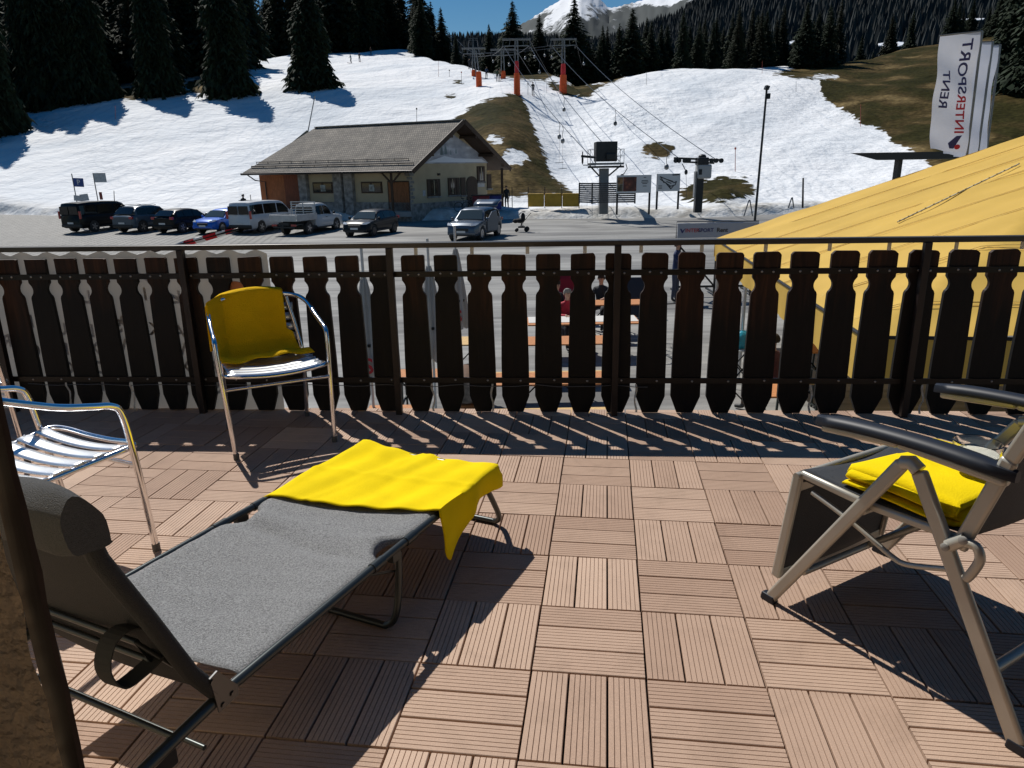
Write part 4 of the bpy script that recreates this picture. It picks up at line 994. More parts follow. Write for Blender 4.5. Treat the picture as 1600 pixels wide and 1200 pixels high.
def folded_towel():
    rows = []; n_ = 40; b = MB()
    # a closed zig-zag section (folded three times) swept across the seat
    sec = [(.505, .448), (.500, .462), (.475, .468), (.40, .463), (.30, .462), (.222, .462), (.200, .470), (.196, .482), (.208, .490), (.30, .490), (.42, .489), (.485, .488), (.508, .494), (.512, .505), (.498, .514), (.42, .514), (.30, .516), (.218, .518), (.205, .524), (.204, .532), (.214, .538), (.30, .540), (.40, .538), (.47, .534), (.502, .528)]
    P = smooth_path([(a, 0, z) for a, z in sec], 3)
    for j in range(26):
        v = j / 25; y = -.035 - .40 * v; row = []
        for i, p in enumerate(P):
            u = i / (len(P) - 1); sag = -.020 * math.sin(math.pi * min(1, (-y) / .5)); e = 1 - .35 * (v < .04) 
            x = p.x + .012 * math.sin(v * 5 + 1) + .010 * math.sin(v * 3 + u * 9) + (.02 * u * v)
            z = .450 + (p.z - .448) * .72 * (1.0 - .25 * abs(v - .5)) * e + sag + .003 * math.sin(9 * v + 20 * p.x)
            row.append((x, y + .012 * math.sin(u * 11) * (v < .5), z))
        rows.append(row)
    o = b.grid(rows).build('towel', M_YEL, M=MR, smooth=80, solid=.007)
    tag(o, 'folded yellow towel lying on the seat of the reclining chair', 'towel')
folded_towel()
def glass_jar():
    c = pl(MR, 1522, 728, -.26)
    M = MR @ Matrix.Translation((c.x, -.26, .516))
    t = thing('glass_bowl', 'small clear bowl of pale cream standing on the folded yellow towel', 'bowl', M=M)
    r = .055
    prof = [(.004, .0), (r * .8, .0), (r * .93, .012), (r, .045), (r * 1.02, .068), (r * .98, .070), (r * .95, .045), (r * .88, .014), (.0045, .006)]
    MB().lathe((0, 0, 0), prof, 32).build('glass', mat('clear_glass', (.96, .97, .97), .03, trans=1.0), t, smooth=50)
    MB().lathe((0, 0, 0), [(.003, .0085), (r * .86, .012), (r * .92, .040), (r * .6, .045), (.003, .043)], 24).build('cream', mat('pale_cream', (.62, .60, .50), .6, var=.2, vscale=40), t, smooth=60)
glass_jar()
# ------------------------------------------------------------------ the hut at the foot of the slope
def vmat(*cols): return Matrix(cols)
def make_hut():
    N = Vector((-6.45, 50.0, 0)); L = Vector((-14.0, 6.9, 0)); G = Vector((6.6, 8.6, 0))       # near corner, long side, gable side (eave outline)
    gz = tz(-8, 51) ; z0 = 1.0
    lu, gu = L.normalized(), G.normalized(); ZE, ZR = 3.93, 7.28                          # eave and ridge heights
    O = N.copy(); O.z = z0
    t = thing('ski_hut', 'cream plastered ski hut with grey shingle roof and painted gable below the slope', 'building', loc=O)
    def P(a, b, z): q = lu * a + gu * b; return Vector((q.x, q.y, z - z0))                # a along the long side, b along the gable side, metres from the near eave corner
    LL, GL = L.length, G.length
    ia, ib = 1.35, .95                                                                   # wall inset behind the eaves
    M_PL = mat('cream_render', (.44, .37, .245), .9, var=.12, vscale=1.2, bump=.3, bscale=14)
    M_STN = mat('rubble_stone', (.28, .27, .25), .9, var=.6, vscale=3.5, bump=.8, bscale=7)
    M_LARCH = wood_mat('orange_larch_cladding', (.17, .055, .018), (.3, .1, .03))
    M_DWOOD = wood_mat('dark_brown_timber', (.030, .018, .011), (.1, .05, .02))
    a0, a1, b0, b1 = ia, LL - 1.0, ib + .25, GL - ib - .1
    def peak(b): return ZE + .12 + (ZR - ZE) * (1 - abs(b - GL / 2) / (GL / 2))
    # walls: four sides one shell
    b = MB()
    def wallq(p): b.add(p, [tuple(range(len(p)))])
    H = ZE + .3
    wallq([P(a0, b0, -.3), P(a1, b0, -.3), P(a1, b0, H), P(a0, b0, H)])
    wallq([P(a0, b0, -.3), P(a0, b1, -.3), P(a0, b1, peak(b1) - .25), P(a0, GL / 2, ZR - .15), P(a0, b0, peak(b0) - .25)])
    wallq([P(a1, b0, -.3), P(a1, b1, -.3), P(a1, b1, peak(b1) - .25), P(a1, GL / 2, ZR - .15), P(a1, b0, peak(b0) - .25)])
    wallq([P(a0, b1, -.3), P(a1, b1, -.3), P(a1, b1, H), P(a0, b1, H)])
    b.build('wall', M_PL, t)
    def panel(nm, mt, a_, c_, z1, z2, th=.04, off=.0, par=t):                              # panel standing proud of the long wall
        bb = MB(); v = gu * (-th); bb.prism([P(a_, b0 - off, z1), P(c_, b0 - off, z1), P(c_, b0 - off, z2), P(a_, b0 - off, z2)], v); return bb.build(nm, mt, par)
    def gpanel(nm, mt, b_, c_, z1, z2, th=.04, off=.0, par=t):
        bb = MB(); v = lu * (-th); bb.prism([P(a0 - off, b_, z1), P(a0 - off, c_, z1), P(a0 - off, c_, z2), P(a0 - off, b_, z2)], v); return bb.build(nm, mt, par)
    # stone plinth
    b = MB(); b.prism([P(a0 - .06, b0 - .06, -.2), P(a1 - 4.3, b0 - .06, -.2), P(a1 - 4.3, b0 - .06, 1.72), P(a0 - .06, b0 - .06, 1.72)], gu * .05)
    b.prism([P(a0 - .06, b0 - .01, -.2), P(a0 - .06, b1, -.2), P(a0 - .06, b1, 1.62), P(a0 - .06, b0 - .01, 1.62)], lu * .05)
    b.build('stone_plinth', M_STN, t)
    # timber part at the left end with stone pillars
    fa = lambda px: None
    def A(px, row=300):                                                                    # photo column -> metres along the long wall
        r = ray(px, row); o = EYE; n = Vector((-lu.y, lu.x, 0)); p0 = O + gu * b0; k = n.dot(p0 - o) / n.dot(r); q = o + r * k - O; return (q - gu * b0).dot(lu) if abs((q - gu * b0).dot(lu)) < 100 else 0
    def solveA(px, row=295):
        # intersection of the column ray with the wall plane in the sheared plan
        r = ray(px, row); best = None
        for i in range(400):
            a_ = i * .05; q = O + lu * a_ + gu * b0; e = abs(q.x / q.y - r.x / r.y)
            if best is None or e < best[0]: best = (e, a_, q.y)
        return best[1]
    def solveB(px):
        r = ray(px, 295); best = None
        for i in range(300):
            b_ = i * .05; q = O + lu * a0 + gu * b_; e = abs(q.x / q.y - r.x / r.y)
            if best is None or e < best[0]: best = (e, b_)
        return best[1]
    s = solveA
    panel('timber_cladding', M_LARCH, s(446), s(408), .6, ZE - .15, .05)
    panel('timber_cladding', wood_mat('red_brown_boards', (.10, .028, .012), (.2, .06, .03)), s(474), s(446), .6, ZE - .15, .05)
    for c in (478, 532, 549):
        a_ = s(c); bb = MB(); bb.prism([P(a_ - .38, b0 - .3, .6), P(a_ + .38, b0 - .3, .6), P(a_ + .38, b0 - .3, ZE - .1), P(a_ - .38, b0 - .3, ZE - .1)], gu * .28); bb.build('stone_pillar', M_STN, t)
    panel('passage_shade_panel', mat('painted_passage_shade', (.012, .011, .010), .9), s(547), s(531), .6, ZE - .2, .02, -.0 + .03)  # flat panel, the shade inside the passage put into its near-black colour
    M_WG = mat('window_glass', (.02, .024, .028), .06, spec=.8)
    for c0, c1, z1, z2 in [(521, 490, 2.35, 3.15), (598, 565, 2.35, 3.15)]:
        w_ = panel('window', M_DWOOD, s(c0), s(c1), z1, z2, .06, .0)
        m_ = (s(c0) + s(c1)) / 2; dd = (s(c1) - s(c0)) / 2
        for k in (-.48, .48): panel('pane', M_WG, m_ + dd * k - abs(dd) * .40, m_ + dd * k + abs(dd) * .40, z1 + .1, z2 - .1, .015, .062, w_)
        panel('frosting_sticker', mat('pale_print', (.35, .38, .36), .5, var=.8, vscale=4), m_ - .28, m_ + .18, z1 + .14, z2 - .2, .006, .08, w_)
    d = panel('door', wood_mat('orange_brown_door', (.13, .052, .020), (.2, .1, .04)), s(640), s(608), 1.15, 3.1, .06)
    panel('door_frame', M_DWOOD, s(608), s(607), 1.1, 3.18, .08); panel('door_frame', M_DWOOD, s(641), s(640), 1.1, 3.18, .08); panel('door_frame', M_DWOOD, s(640), s(608), 3.1, 3.18, .08)
    panel('doorstep', mat('step_concrete', (.35, .34, .32), .9), s(642), s(606), .75, 1.1, .5)
    # stone quoins at the corner
    for k in range(9):
        z = 1.7 + k * .26; w_ = .35 if k % 2 else .2
        bb = MB(); bb.prism([P(a0 - .05, b0 - .05, z), P(a0 + w_, b0 - .05, z), P(a0 + w_, b0 - .05, z + .2), P(a0 - .05, b0 - .05, z + .2)], gu * .04); bb.prism([P(a0 - .05, b0 - .008, z), P(a0 - .05, b0 + w_ * 1.1, z), P(a0 - .05, b0 + w_ * 1.1, z + .2), P(a0 - .05, b0 - .008, z + .2)], lu * .04); bb.build('quoin', M_STN, t)
    # gable windows with dark shutters, arch door
    g = solveB
    for c0, c1, z1, z2, tall in [(667, 687, 2.05, 3.25, 0), (700, 712, 2.05, 3.30, 0), (712.5, 717, 2.05, 3.3, 1), (719.5, 727, 2.0, 3.3, 1), (746, 757, 2.95, 4.1, 0), (761, 767, 2.4, 3.5, 1)]:
        w_ = gpanel('window', M_DWOOD, g(c0), g(c1), z1, z2, .07)
        if not tall:
            m_ = (g(c0) + g(c1)) / 2; dd = (g(c1) - g(c0)) * .24
            gpanel('pane', M_WG, m_ - dd, m_ + dd, z1 + .08, z2 - .08, .012, .075, w_)
            gpanel('glazing_bar', M_PL, m_ - .03, m_ + .03, z1 + .08, z2 - .08, .01, .088, w_)
        gpanel('sill', M_STN, g(c0) - .05, g(c1) + .05, z1 - .12, z1, .14)
    bb = MB(); c = (g(729) + g(745)) / 2; hw = (g(745) - g(729)) / 2
    poly = [P(a0, c - hw, .7)] + [P(a0, c + hw * math.cos(k), 2.9 + hw * .75 * math.sin(k)) for k in [math.pi - i * math.pi / 10 for i in range(11)]] + [P(a0, c + hw, .7)]
    bb.prism(poly, lu * -.06); bb.build('arched_door', M_DWOOD, t)
    # painted gable panel: snowy landscape with trees
    mt = bpy.data.materials.new('painted_winter_landscape'); mt.use_nodes = True; n, l, p = lib(mt); tc = n.new('ShaderNodeTexCoord')
    no = n.new('ShaderNodeTexNoise'); no.inputs['Scale'].default_value = .9; no.inputs['Detail'].default_value = 5; mp = n.new('ShaderNodeMapping'); mp.inputs['Scale'].default_value = (1, 1, 2.2); l.new(tc.outputs['Object'], mp.inputs[0]); l.new(mp.outputs[0], no.inputs['Vector'])
    rp = n.new('ShaderNodeValToRGB'); cr = rp.color_ramp; cr.elements[0].position = .30; cr.elements[0].color = (.22, .24, .29, 1); cr.elements[1].position = .72; cr.elements[1].color = (.62, .66, .72, 1); q_ = cr.elements.new(.52); q_.color = (.36, .38, .43, 1)
    l.new(no.outputs['Fac'], rp.inputs[0]); l.new(rp.outputs[0], p.inputs['Base Color']); p.inputs['Roughness'].default_value = .6
    gl, gr = g(662), g(762)
    zb = 4.33
    poly = [P(a0 - .02, gl, zb), P(a0 - .02, gr, zb), P(a0 - .02, gr - .1, zb + .35), P(a0 - .02, GL / 2 + .35, 6.4), P(a0 - .02, GL / 2 - .35, 6.4), P(a0 - .02, gl + .1, zb + .35)]
    bb = MB(); bb.prism(poly, lu * -.05); pn = bb.build('painted_panel', mt, t)
    M_PT = mat('painted_blue_green', (.20, .26, .28), .7); rnd = random.Random(8)
    for k in range(7):
        bc = GL / 2 - .3 + rnd.uniform(-1.0, 1.0); h = rnd.uniform(.35, .8); zz = 4.9 + rnd.uniform(0, .2)
        bb = MB(); bb.prism([P(a0 - .072, bc - h * .22, zz), P(a0 - .072, bc + h * .22, zz), P(a0 - .072, bc, zz + h)], lu * -.006); bb.build('painted_tree', M_PT, pn)
    bb = MB(); bb.prism([P(a0 - .072, gl + .3, zb + .08), P(a0 - .072, gr - .2, zb + .08), P(a0 - .072, gr - .8, zb + .3), P(a0 - .072, GL / 2 + .5, zb + .36), P(a0 - .072, GL / 2 - .6, zb + .52), P(a0 - .072, gl + 1.2, zb + .28)], lu * -.006); bb.build('painted_snow', mat('painted_snow_white', (.66, .70, .76), .7), pn)
    # roof: two slopes with shingle material, barge boards, snow guards, ridge
    mt = bpy.data.materials.new('weathered_shingles'); mt.use_nodes = True; n, l, p = lib(mt); tc = n.new('ShaderNodeTexCoord')
    br = n.new('ShaderNodeTexBrick'); br.inputs['Scale'].default_value = 1; br.inputs['Brick Width'].default_value = .19; br.inputs['Row Height'].default_value = .24; br.inputs['Mortar Size'].default_value = .035
    br.inputs['Color1'].default_value = (.17, .155, .13, 1); br.inputs['Color2'].default_value = (.285, .255, .215, 1); br.inputs['Mortar'].default_value = (.10, .09, .078, 1); l.new(tc.outputs['UV'], br.inputs['Vector'])
    no = n.new('ShaderNodeTexNoise'); no.inputs['Scale'].default_value = .9; no.inputs['Detail'].default_value = 6; l.new(tc.outputs['Object'], no.inputs['Vector']); mx = n.new('ShaderNodeMix'); mx.data_type = 'RGBA'; mx.blend_type = 'MULTIPLY'; mx.inputs[0].default_value = .9
    rp = n.new('ShaderNodeValToRGB'); rp.color_ramp.elements[0].position = .3; rp.color_ramp.elements[0].color = (.6, .6, .6, 1); rp.color_ramp.elements[1].position = .7; rp.color_ramp.elements[1].color = (1.25, 1.22, 1.18, 1); l.new(no.outputs['Fac'], rp.inputs[0])
    l.new(br.outputs[0], mx.inputs[6]); l.new(rp.outputs[0], mx.inputs[7]); l.new(mx.outputs[2], p.inputs['Base Color']); p.inputs['Roughness'].default_value = .85
    b_ = n.new('ShaderNodeBump'); b_.inputs['Strength'].default_value = .8; b_.inputs['Distance'].default_value = .03; l.new(br.outputs['Fac'], b_.inputs['Height']); b_.invert = True; l.new(b_.outputs[0], p.inputs['Normal'])
    def slope(b_e, name):
        A_ = [P(0, b_e, ZE), P(LL, b_e, ZE), P(LL - 1.9, GL / 2, ZR), P(.0, GL / 2, ZR)]
        o = MB().prism(A_, (0, 0, -.16)).build(name, [mt, M_DWOOD], t)
        me = o.data; uv = me.uv_layers.new(name='UVMap'); sl_ = (A_[3] - A_[0]).normalized()
        for pl_ in me.polygons:
            for li in pl_.loop_indices:
                v = me.vertices[me.loops[li].vertex_index].co; uv.data[li].uv = ((v - A_[0]).dot(lu), (v - A_[0]).dot(sl_))
            if abs(pl_.normal.z) < .3 or pl_.normal.z < 0: pl_.material_index = 1
        return o
    rf = slope(0, 'roof'); slope(GL, 'roof')
    b = MB(); b.bar(P(-.03, -.06, ZE - .12), P(-.03, GL / 2, ZR - .06), .07, .32, (0, 0, 1)); b.build('barge_board', M_DWOOD, t)
    b = MB(); b.bar(P(-.03, GL + .06, ZE - .12), P(-.03, GL / 2 + .04, ZR - .06), .07, .32, (0, 0, 1)); b.build('barge_board', M_DWOOD, t)
    b = MB(); b.bar(P(-.05, GL / 2, ZR + .04), P(LL - 1.9, GL / 2, ZR + .04), .30, .07); b.build('ridge_cap', mat('ridge_metal', (.26, .24, .21), .6), rf)
    b = MB(); b.tube([P(-.05, -.14, ZE - .10), P(LL + .05, -.14, ZE - .12)], .085, 8); b.build('gutter', mat('gutter_metal', (.035, .03, .028), .4, metal=.7), t, smooth=60)
    for fz in (.10, .19):
        bb = MB(); q0 = P(.4 if fz < .15 else 1.2, GL / 2 * fz, ZE + (ZR - ZE) * fz + .12); q1 = P(LL - .3, GL / 2 * fz, ZE + (ZR - ZE) * fz + .12)
        bb.tube([q0, q1], .045 if fz < .15 else .03, 6)
        bb.build('snow_guard', mat('guard_timber', (.03, .025, .022), .7), rf)
        bb = MB(); 
        for k in range(13):
            c = q0.lerp(q1, k / 12); bb.bar(c + Vector((0, 0, -.13)), c + Vector((0, 0, .03)), .03, .05)
        bb.build('guard_brackets', mat('bracket_steel', (.06, .055, .05), .5), rf)
    bb = MB(); bb.tube([P(LL - .3, .06, ZE - .15), P(LL - .6, .5, ZE - .6), P(LL - .95, 1.05, ZE - .7), P(LL - .95, 1.05, .6)], .05, 6); bb.build('downpipe', M_STEEL, t, smooth=60)
    for k in (.24, .62): 
        for sgn in (-1, 1):
            bc = GL / 2 + sgn * GL / 2 * k; zc = ZR - (ZR - ZE) * k - .30; bb = MB(); bb.bar(P(-.02, bc, zc), P(a0 + .1, bc, zc), .16, .2); bb.build('purlin_end', M_DWOOD, t)
    # porch post and wall lamp
    for px in (628,):
        a_ = s(px); bb = MB(); bb.bar(P(a_, .25, .6), P(a_, .25, ZE - .1), .16, .16, (0, 1, 0)); bb.bar(P(a_, .25, ZE - .9), P(a_ + .8, .25, ZE - .15), .1, .1); bb.bar(P(a_, .25, ZE - .9), P(a_ - .8, .25, ZE - .15), .1, .1); bb.build('porch_post', M_DWOOD, t)
    bb = MB(); bb.bar(P(.4, GL - .5, .6), P(.4, GL - .5, ZE), .2, .2, (0, 1, 0)); bb.build('porch_post', M_DWOOD, t)
    gpanel('notice', mat('paper_notice', (.45, .46, .48), .7, var=.3, vscale=9), g(660), g(664), 2.1, 2.5, .02); gpanel('notice', mat('paper_notice_b', (.5, .5, .5), .7, var=.3, vscale=9), g(746.5), g(757), 2.55, 2.88, .02)
    gpanel('wall_lamp', M_STEEL, g(684), g(687), 3.5, 3.66, .12)
make_hut()

# ------------------------------------------------------------------ vehicles
M_TYRE = mat('tyre_rubber', (.018, .018, .018), .85); M_RIM = mat('alloy_rim', (.42, .43, .45), .3, metal=.9); M_RIMD = mat('dark_rim', (.05, .05, .055), .35, metal=.7)
M_GLASS = mat('car_glass', (.008, .010, .011), .06, spec=.5); M_BLACKP = mat('black_plastic_trim', (.02, .02, .02), .6)
M_WSH = mat('windscreen_glass', (.05, .065, .065), .04, spec=.9)
M_HEAD = mat('headlamp', (.62, .64, .66), .08, spec=1.0, coat=1.0); M_TAIL = mat('tail_lamp', (.40, .012, .015), .15, coat=1.0); M_PLATE = mat('number_plate', (.62, .62, .60), .4)
CARS = {
 # side profile: (x along length from rear 0 to front 1, z of belt, z of roof) in metres; bottoms are common
 'suv':  dict(L=4.5, W=1.86, H=1.66, st=[(0, .95, 0), (.02, 1.02, 0), (.09, 1.08, 1.35), (.16, 1.08, 1.60), (.30, 1.06, 1.66), (.50, 1.03, 1.65), (.60, 1.01, 1.56), (.725, 1.00, 1.02), (.80, .99, 0), (.93, .90, 0), (.985, .78, 0), (1, .62, 0)], wh=.355, bel=.42),
 'hatch':dict(L=4.2, W=1.79, H=1.47, st=[(0, .90, 0), (.02, .96, 0), (.07, 1.00, 1.20), (.15, .99, 1.40), (.32, .97, 1.47), (.50, .95, 1.46), (.60, .93, 1.37), (.74, .92, .94), (.82, .90, 0), (.94, .82, 0), (.985, .72, 0), (1, .58, 0)], wh=.325, bel=.38),
 'van':  dict(L=5.1, W=1.94, H=1.92, st=[(0, 1.05, 0), (.008, 1.10, 1.70), (.03, 1.10, 1.86), (.20, 1.09, 1.92), (.45, 1.08, 1.92), (.64, 1.07, 1.88), (.70, 1.06, 1.78), (.84, 1.06, 1.10), (.875, 1.05, 0), (.96, .92, 0), (.99, .80, 0), (1, .62, 0)], wh=.35, bel=.42),
 'cab':  dict(L=5.3, W=1.88, H=1.80, st=[(.40, 1.05, 0), (.405, 1.08, 1.62), (.42, 1.08, 1.76), (.52, 1.07, 1.80), (.62, 1.06, 1.79), (.67, 1.05, 1.70), (.765, 1.04, 1.08), (.80, 1.03, 0), (.94, .96, 0), (.985, .86, 0), (1, .62, 0)], wh=.375, bel=.45),
}
def car(kind, label, cat, loc, rz, paint, group=None, rim=None, clear_ws=True, name='parked_car', tailgate=False, extra=None):
    K = CARS[kind]; L, W = K['L'], K['W']; hw = W / 2; g0 = .24
    M = Matrix.Translation(loc) @ Matrix.Rotation(rz, 4, 'Z')           # local x = forward, centre of the car at the origin
    t = thing(name, label, cat, M=M, group=group)
    X = lambda u: (u - .5) * L
    st = K['st']; b = MB(); rows = []
    wx = [X(.185 if kind != 'cab' else .22), X(.81 if kind != 'cab' else .82)]
    # dense stations so wheel arches can be cut into the sill line
    us = sorted(set([s[0] for s in st] + [k / 60 for k in range(61) if st[0][0] <= k / 60 <= 1]))
    ux = [s[0] for s in st]; zb = [s[1] for s in st]
    zr = []
    for s in st: zr.append(s[2] if s[2] else None)
    gh = [s for s in st if s[2]]
    def roof(u):
        if not gh or u <= gh[0][0] - .0 and u < gh[0][0] or u > gh[-1][0]: return None
        return float(np.interp(u, [s[0] for s in gh], [s[2] for s in gh]))
    def plan(u):                                 # half width, rounded at the ends
        e = min(u - st[0][0], 1 - u); k = min(1, max(0, e / .10)); return hw * (1 - .16 * (1 - k) ** 2 - .02 * (1 - k))
    rw = K['wh'] + .045
    for u in us:
        x = X(u); bz = float(np.interp(u, ux, zb)); w_ = plan(u); sill = g0 + .03
        for c in wx:
            d = abs(x - c)
            if d < rw: sill = max(sill, K['wh'] + math.sqrt(rw * rw - d * d) * .98)
        endz = .0
        if u < st[0][0] + .02 or u > .98: sill = max(sill, .34)
        r = [(x, w_ * .90, sill - .0), (x, w_ * .985, min(sill + .10, bz - .08) if sill < bz - .2 else sill + .02), (x, w_, max(sill + .04, bz * .62)), (x, w_ * .985, bz - .10), (x, w_ * .945, bz - .01), (x, w_ * .86, bz + .015), (x, w_ * .45, bz + .045), (x, 0, bz + .055)]
        rows.append(r + [(q[0], -q[1], q[2]) for q in reversed(r[:-1])])
    b.grid(rows)
    b.add([Vector(q) for q in rows[0]], [tuple(range(len(rows[0])))]); b.add([Vector(q) for q in rows[-1]], [tuple(range(len(rows[-1])))])
    b.build('body', paint, t, smooth=38)
    # greenhouse
    if gh:
        b = MB(); rows = []; gu_ = [s[0] for s in gh]; n_ = 14
        for i, s in enumerate(gh):
            u, bz, rz_ = s; x = X(u); wb_ = plan(u) * .93; k = (rz_ - bz) / (K['H'] - 1.0); wr = wb_ - .20 * min(1, k) * (.55 if kind == 'van' else 1)
            r = [(x, wb_, bz - .02), (x, wr + .02, bz + (rz_ - bz) * .88), (x, wr - .04, rz_ - .02), (x, wr * .5, rz_ + .008), (x, 0, rz_ + .014)]
            rows.append(r + [(q[0], -q[1], q[2]) for q in reversed(r[:-1])])
        b.grid(rows); b.add([Vector(q) for q in rows[0]], [tuple(range(len(rows[0])))]); b.add([Vector(q) for q in rows[-1]], [tuple(range(len(rows[-1])))])
        b.build('roof', paint, t, smooth=40)
        # side windows: pane per door, lying just proud of the roof shell
        def sidept(u, f, s, off=.012):
            bz = float(np.interp(u, gu_, [q[1] for q in gh])); rr = float(np.interp(u, gu_, [q[2] for q in gh])); wb_ = plan(u) * .93; k = (rr - bz) / (K['H'] - 1.0)
            wr = wb_ - .20 * min(1, k) * (.55 if kind == 'van' else 1)
            z = bz - .02 + (rr - bz) * .88 * f + .02 * f; y = wb_ + (wr + .02 - wb_) * f
            return Vector((X(u), s * (y + off), z))
        sp = {'suv': [(.125, .30), (.31, .485), (.495, .665)], 'hatch': [(.12, .26), (.27, .46), (.47, .67)], 'van': [(.03, .26), (.275, .53), (.55, .775)], 'cab': [(.425, .56), (.57, .715)]}[kind]
        for s_ in (-1, 1):
            for (ua, ub) in sp:
                bb = MB(); top = []; bot = []
                for k in range(9):
                    u = ua + (ub - ua) * k / 8; rr = float(np.interp(u, gu_, [q[2] for q in gh])); bz = float(np.interp(u, gu_, [q[1] for q in gh]))
                    f = .90 if (rr - bz) > .3 else max(.2, .9)
                    bot.append(sidept(u, .10, s_)); top.append(sidept(u, f, s_))
                bb.grid([bot, [a_.lerp(c_, .5) for a_, c_ in zip(bot, top)], top]); bb.build('side_window', M_GLASS, t, smooth=50)
        # windscreen and rear window
        def endpane(s0, s1, nm, off, m_):
            bb = MB(); rws = []
            for f in (.06, .5, .93):
                x = X(s0[0]) + (X(s1[0]) - X(s0[0])) * f; zb_ = s0[2] if s0[2] else s0[1]; z = zb_ + (s1[2] - zb_) * f
                w0 = plan(s0[0]) * .86; w1 = (plan(s1[0]) * .93 - .20 * (.55 if kind == 'van' else 1)) * .93; w_ = w0 + (w1 - w0) * f
                rws.append([(x + off * .9, w_ * v, z + .022 + .02 * (1 - v * v)) for v in (-1, -.6, -.2, .2, .6, 1)])
            bb.grid(rws); bb.build(nm, m_, t, smooth=50)
        endpane(gh[-1], gh[-2], 'windscreen', .018, M_WSH if clear_ws else M_GLASS)
        if kind == 'van': 
            bb = MB(); bb.prism([(X(.0) - .012, y, z) for y, z in ((-.78, 1.15), (-.04, 1.15), (-.04, 1.66), (-.74, 1.66))], (-.012, 0, 0)); bb.build('rear_window', M_GLASS, t)
            bb = MB(); bb.prism([(X(.0) - .012, y, z) for y, z in ((.78, 1.15), (.04, 1.15), (.04, 1.66), (.74, 1.66))], (-.012, 0, 0)); bb.build('rear_window', M_GLASS, t)
        elif kind == 'cab':
            bb = MB(); bb.prism([(X(.405) - .004, y, z) for y, z in ((-.62, 1.18), (.62, 1.18), (.56, 1.62), (-.56, 1.62))], (-.012, 0, 0)); bb.build('rear_window', M_GLASS, t)
        else:
            endpane((gh[0][0] - .055, 0, gh[0][1] + .02), gh[1], 'rear_window', -.028, M_GLASS)
    # bumpers, lights, plates, mirrors, wheels
    for s_, nm in ((1, 'front_bumper'), (-1, 'rear_bumper')):
        if kind == 'cab' and s_ < 0: continue
        bb = MB(); bb.box((s_ * (L / 2 - .05), 0, .42), (.16, W * .86, .20)); bb.build(nm, paint if kind in ('hatch',) or s_ > 0 else M_BLACKP, t, bevel=.05)
        bb = MB(); bb.box((s_ * (L / 2 + .035), 0, .50 if s_ > 0 else .60), (.012, .50, .11)); bb.build('number_plate', M_PLATE, t)
    bb = MB(); bb.box((L / 2 - .02, 0, .60), (.07, W * .46, .17)); bb.build('grille', M_BLACKP, t, bevel=.02)
    bb = MB(); bb.box((L / 2 - .02, 0, .34), (.10, W * .7, .10)); bb.build('air_intake', M_BLACKP, t, bevel=.02)
    for s_ in (-1, 1):
        zl = .72 if kind in ('hatch',) else .80
        bb = MB(); bb.prism([(L / 2 - .045, s_ * W * .27, zl), (L / 2 - .10, s_ * W * .43, zl + .02), (L / 2 - .36, s_ * W * .485, zl + .10), (L / 2 - .30, s_ * W * .44, zl + .145), (L / 2 - .10, s_ * W * .29, zl + .10)], (.012, s_ * .02, .015)); bb.build('headlight', M_HEAD, t, smooth=40)
        if kind == 'van': c, d = (-L / 2 + .02, s_ * W * .455, 1.12), (.09, .14, .50)
        elif kind == 'cab': c, d = None, None
        else: c, d = (-L / 2 + .06, s_ * W * .41, .93), (.14, .26, .16)
        if c: MB().box(c, d).build('tail_light', M_TAIL, t, bevel=.02)
        xm = X({'suv': .70, 'hatch': .70, 'van': .80, 'cab': .735}[kind]); zm = {'suv': 1.10, 'hatch': 1.02, 'van': 1.22, 'cab': 1.16}[kind]
        bb = MB(); bb.ball((xm, s_ * (hw + .10), zm), .1, 8, 6, (.6, 1.0, .85)); bb.build('side_mirror', paint if kind != 'cab' else M_BLACKP, t, smooth=60)
        bb = MB()
        for ud in ({'suv': (.36, .55), 'hatch': (.35, .53), 'van': (.60,), 'cab': (.60,)}[kind]): bb.box((X(ud), s_ * (hw - .004), .93 if kind != 'hatch' else .86), (.2, .02, .03))
        bb.build('door_handle', M_BLACKP, t)
        bb = MB(); bb.box((X(.5 if kind != 'cab' else .6), s_ * (hw - .03), .33), (L * .42, .05, .10)); bb.build('sill_trim', M_BLACKP, t, bevel=.02)
        for x in wx:
            r_ = K['wh']; wl = MB().lathe((x, s_ * (hw - .12), r_), [(r_ - .03, -.10), (r_ - .004, -.085), (r_, 0), (r_ - .004, .085), (r_ - .03, .10)], 24, axis='y').build('wheel', M_TYRE, t, smooth=40)
            bb = MB(); yo = s_ * (hw - .018); bb.lathe((x, yo, r_), [(r_ * .66, -.01 * s_), (r_ * .68, .0), (r_ * .62, .004 * s_)], 20, axis='y')
            for k in range(5):
                a = 2 * math.pi * k / 5; bb.bar((x, yo + s_ * .006, r_), (x + r_ * .6 * math.cos(a), yo + s_ * .006, r_ + r_ * .6 * math.sin(a)), .012, .08, (-math.sin(a), 0, math.cos(a)))
            bb.build('rim', rim or M_RIM, wl, smooth=40)
            MB().lathe((x, s_ * (hw - .13), r_), [(rw - .01, -.12), (rw - .012, .10)], 20, axis='y').build('wheel_arch', M_BLACKP, t)
    # dark underbody
    MB().box((0 if kind != 'cab' else X(.6), 0, .36), (L * .9 if kind != 'cab' else L * .7, W * .84, .22)).build('underbody', M_BLACKP, t)
    if extra: extra(t, X, W, L, K)
    return t
def paint(name, c, metal=.1, rough=.32): return mat(name, c, rough, metal=metal, coat=.35, spec=.35)
def on_lot(px, py):                              # point of the car park under a photo pixel
    Y = rowY_lot(px, py); r = ray(px, py); return Vector((r.x / r.y * Y, Y, float(lot_z(Y))))
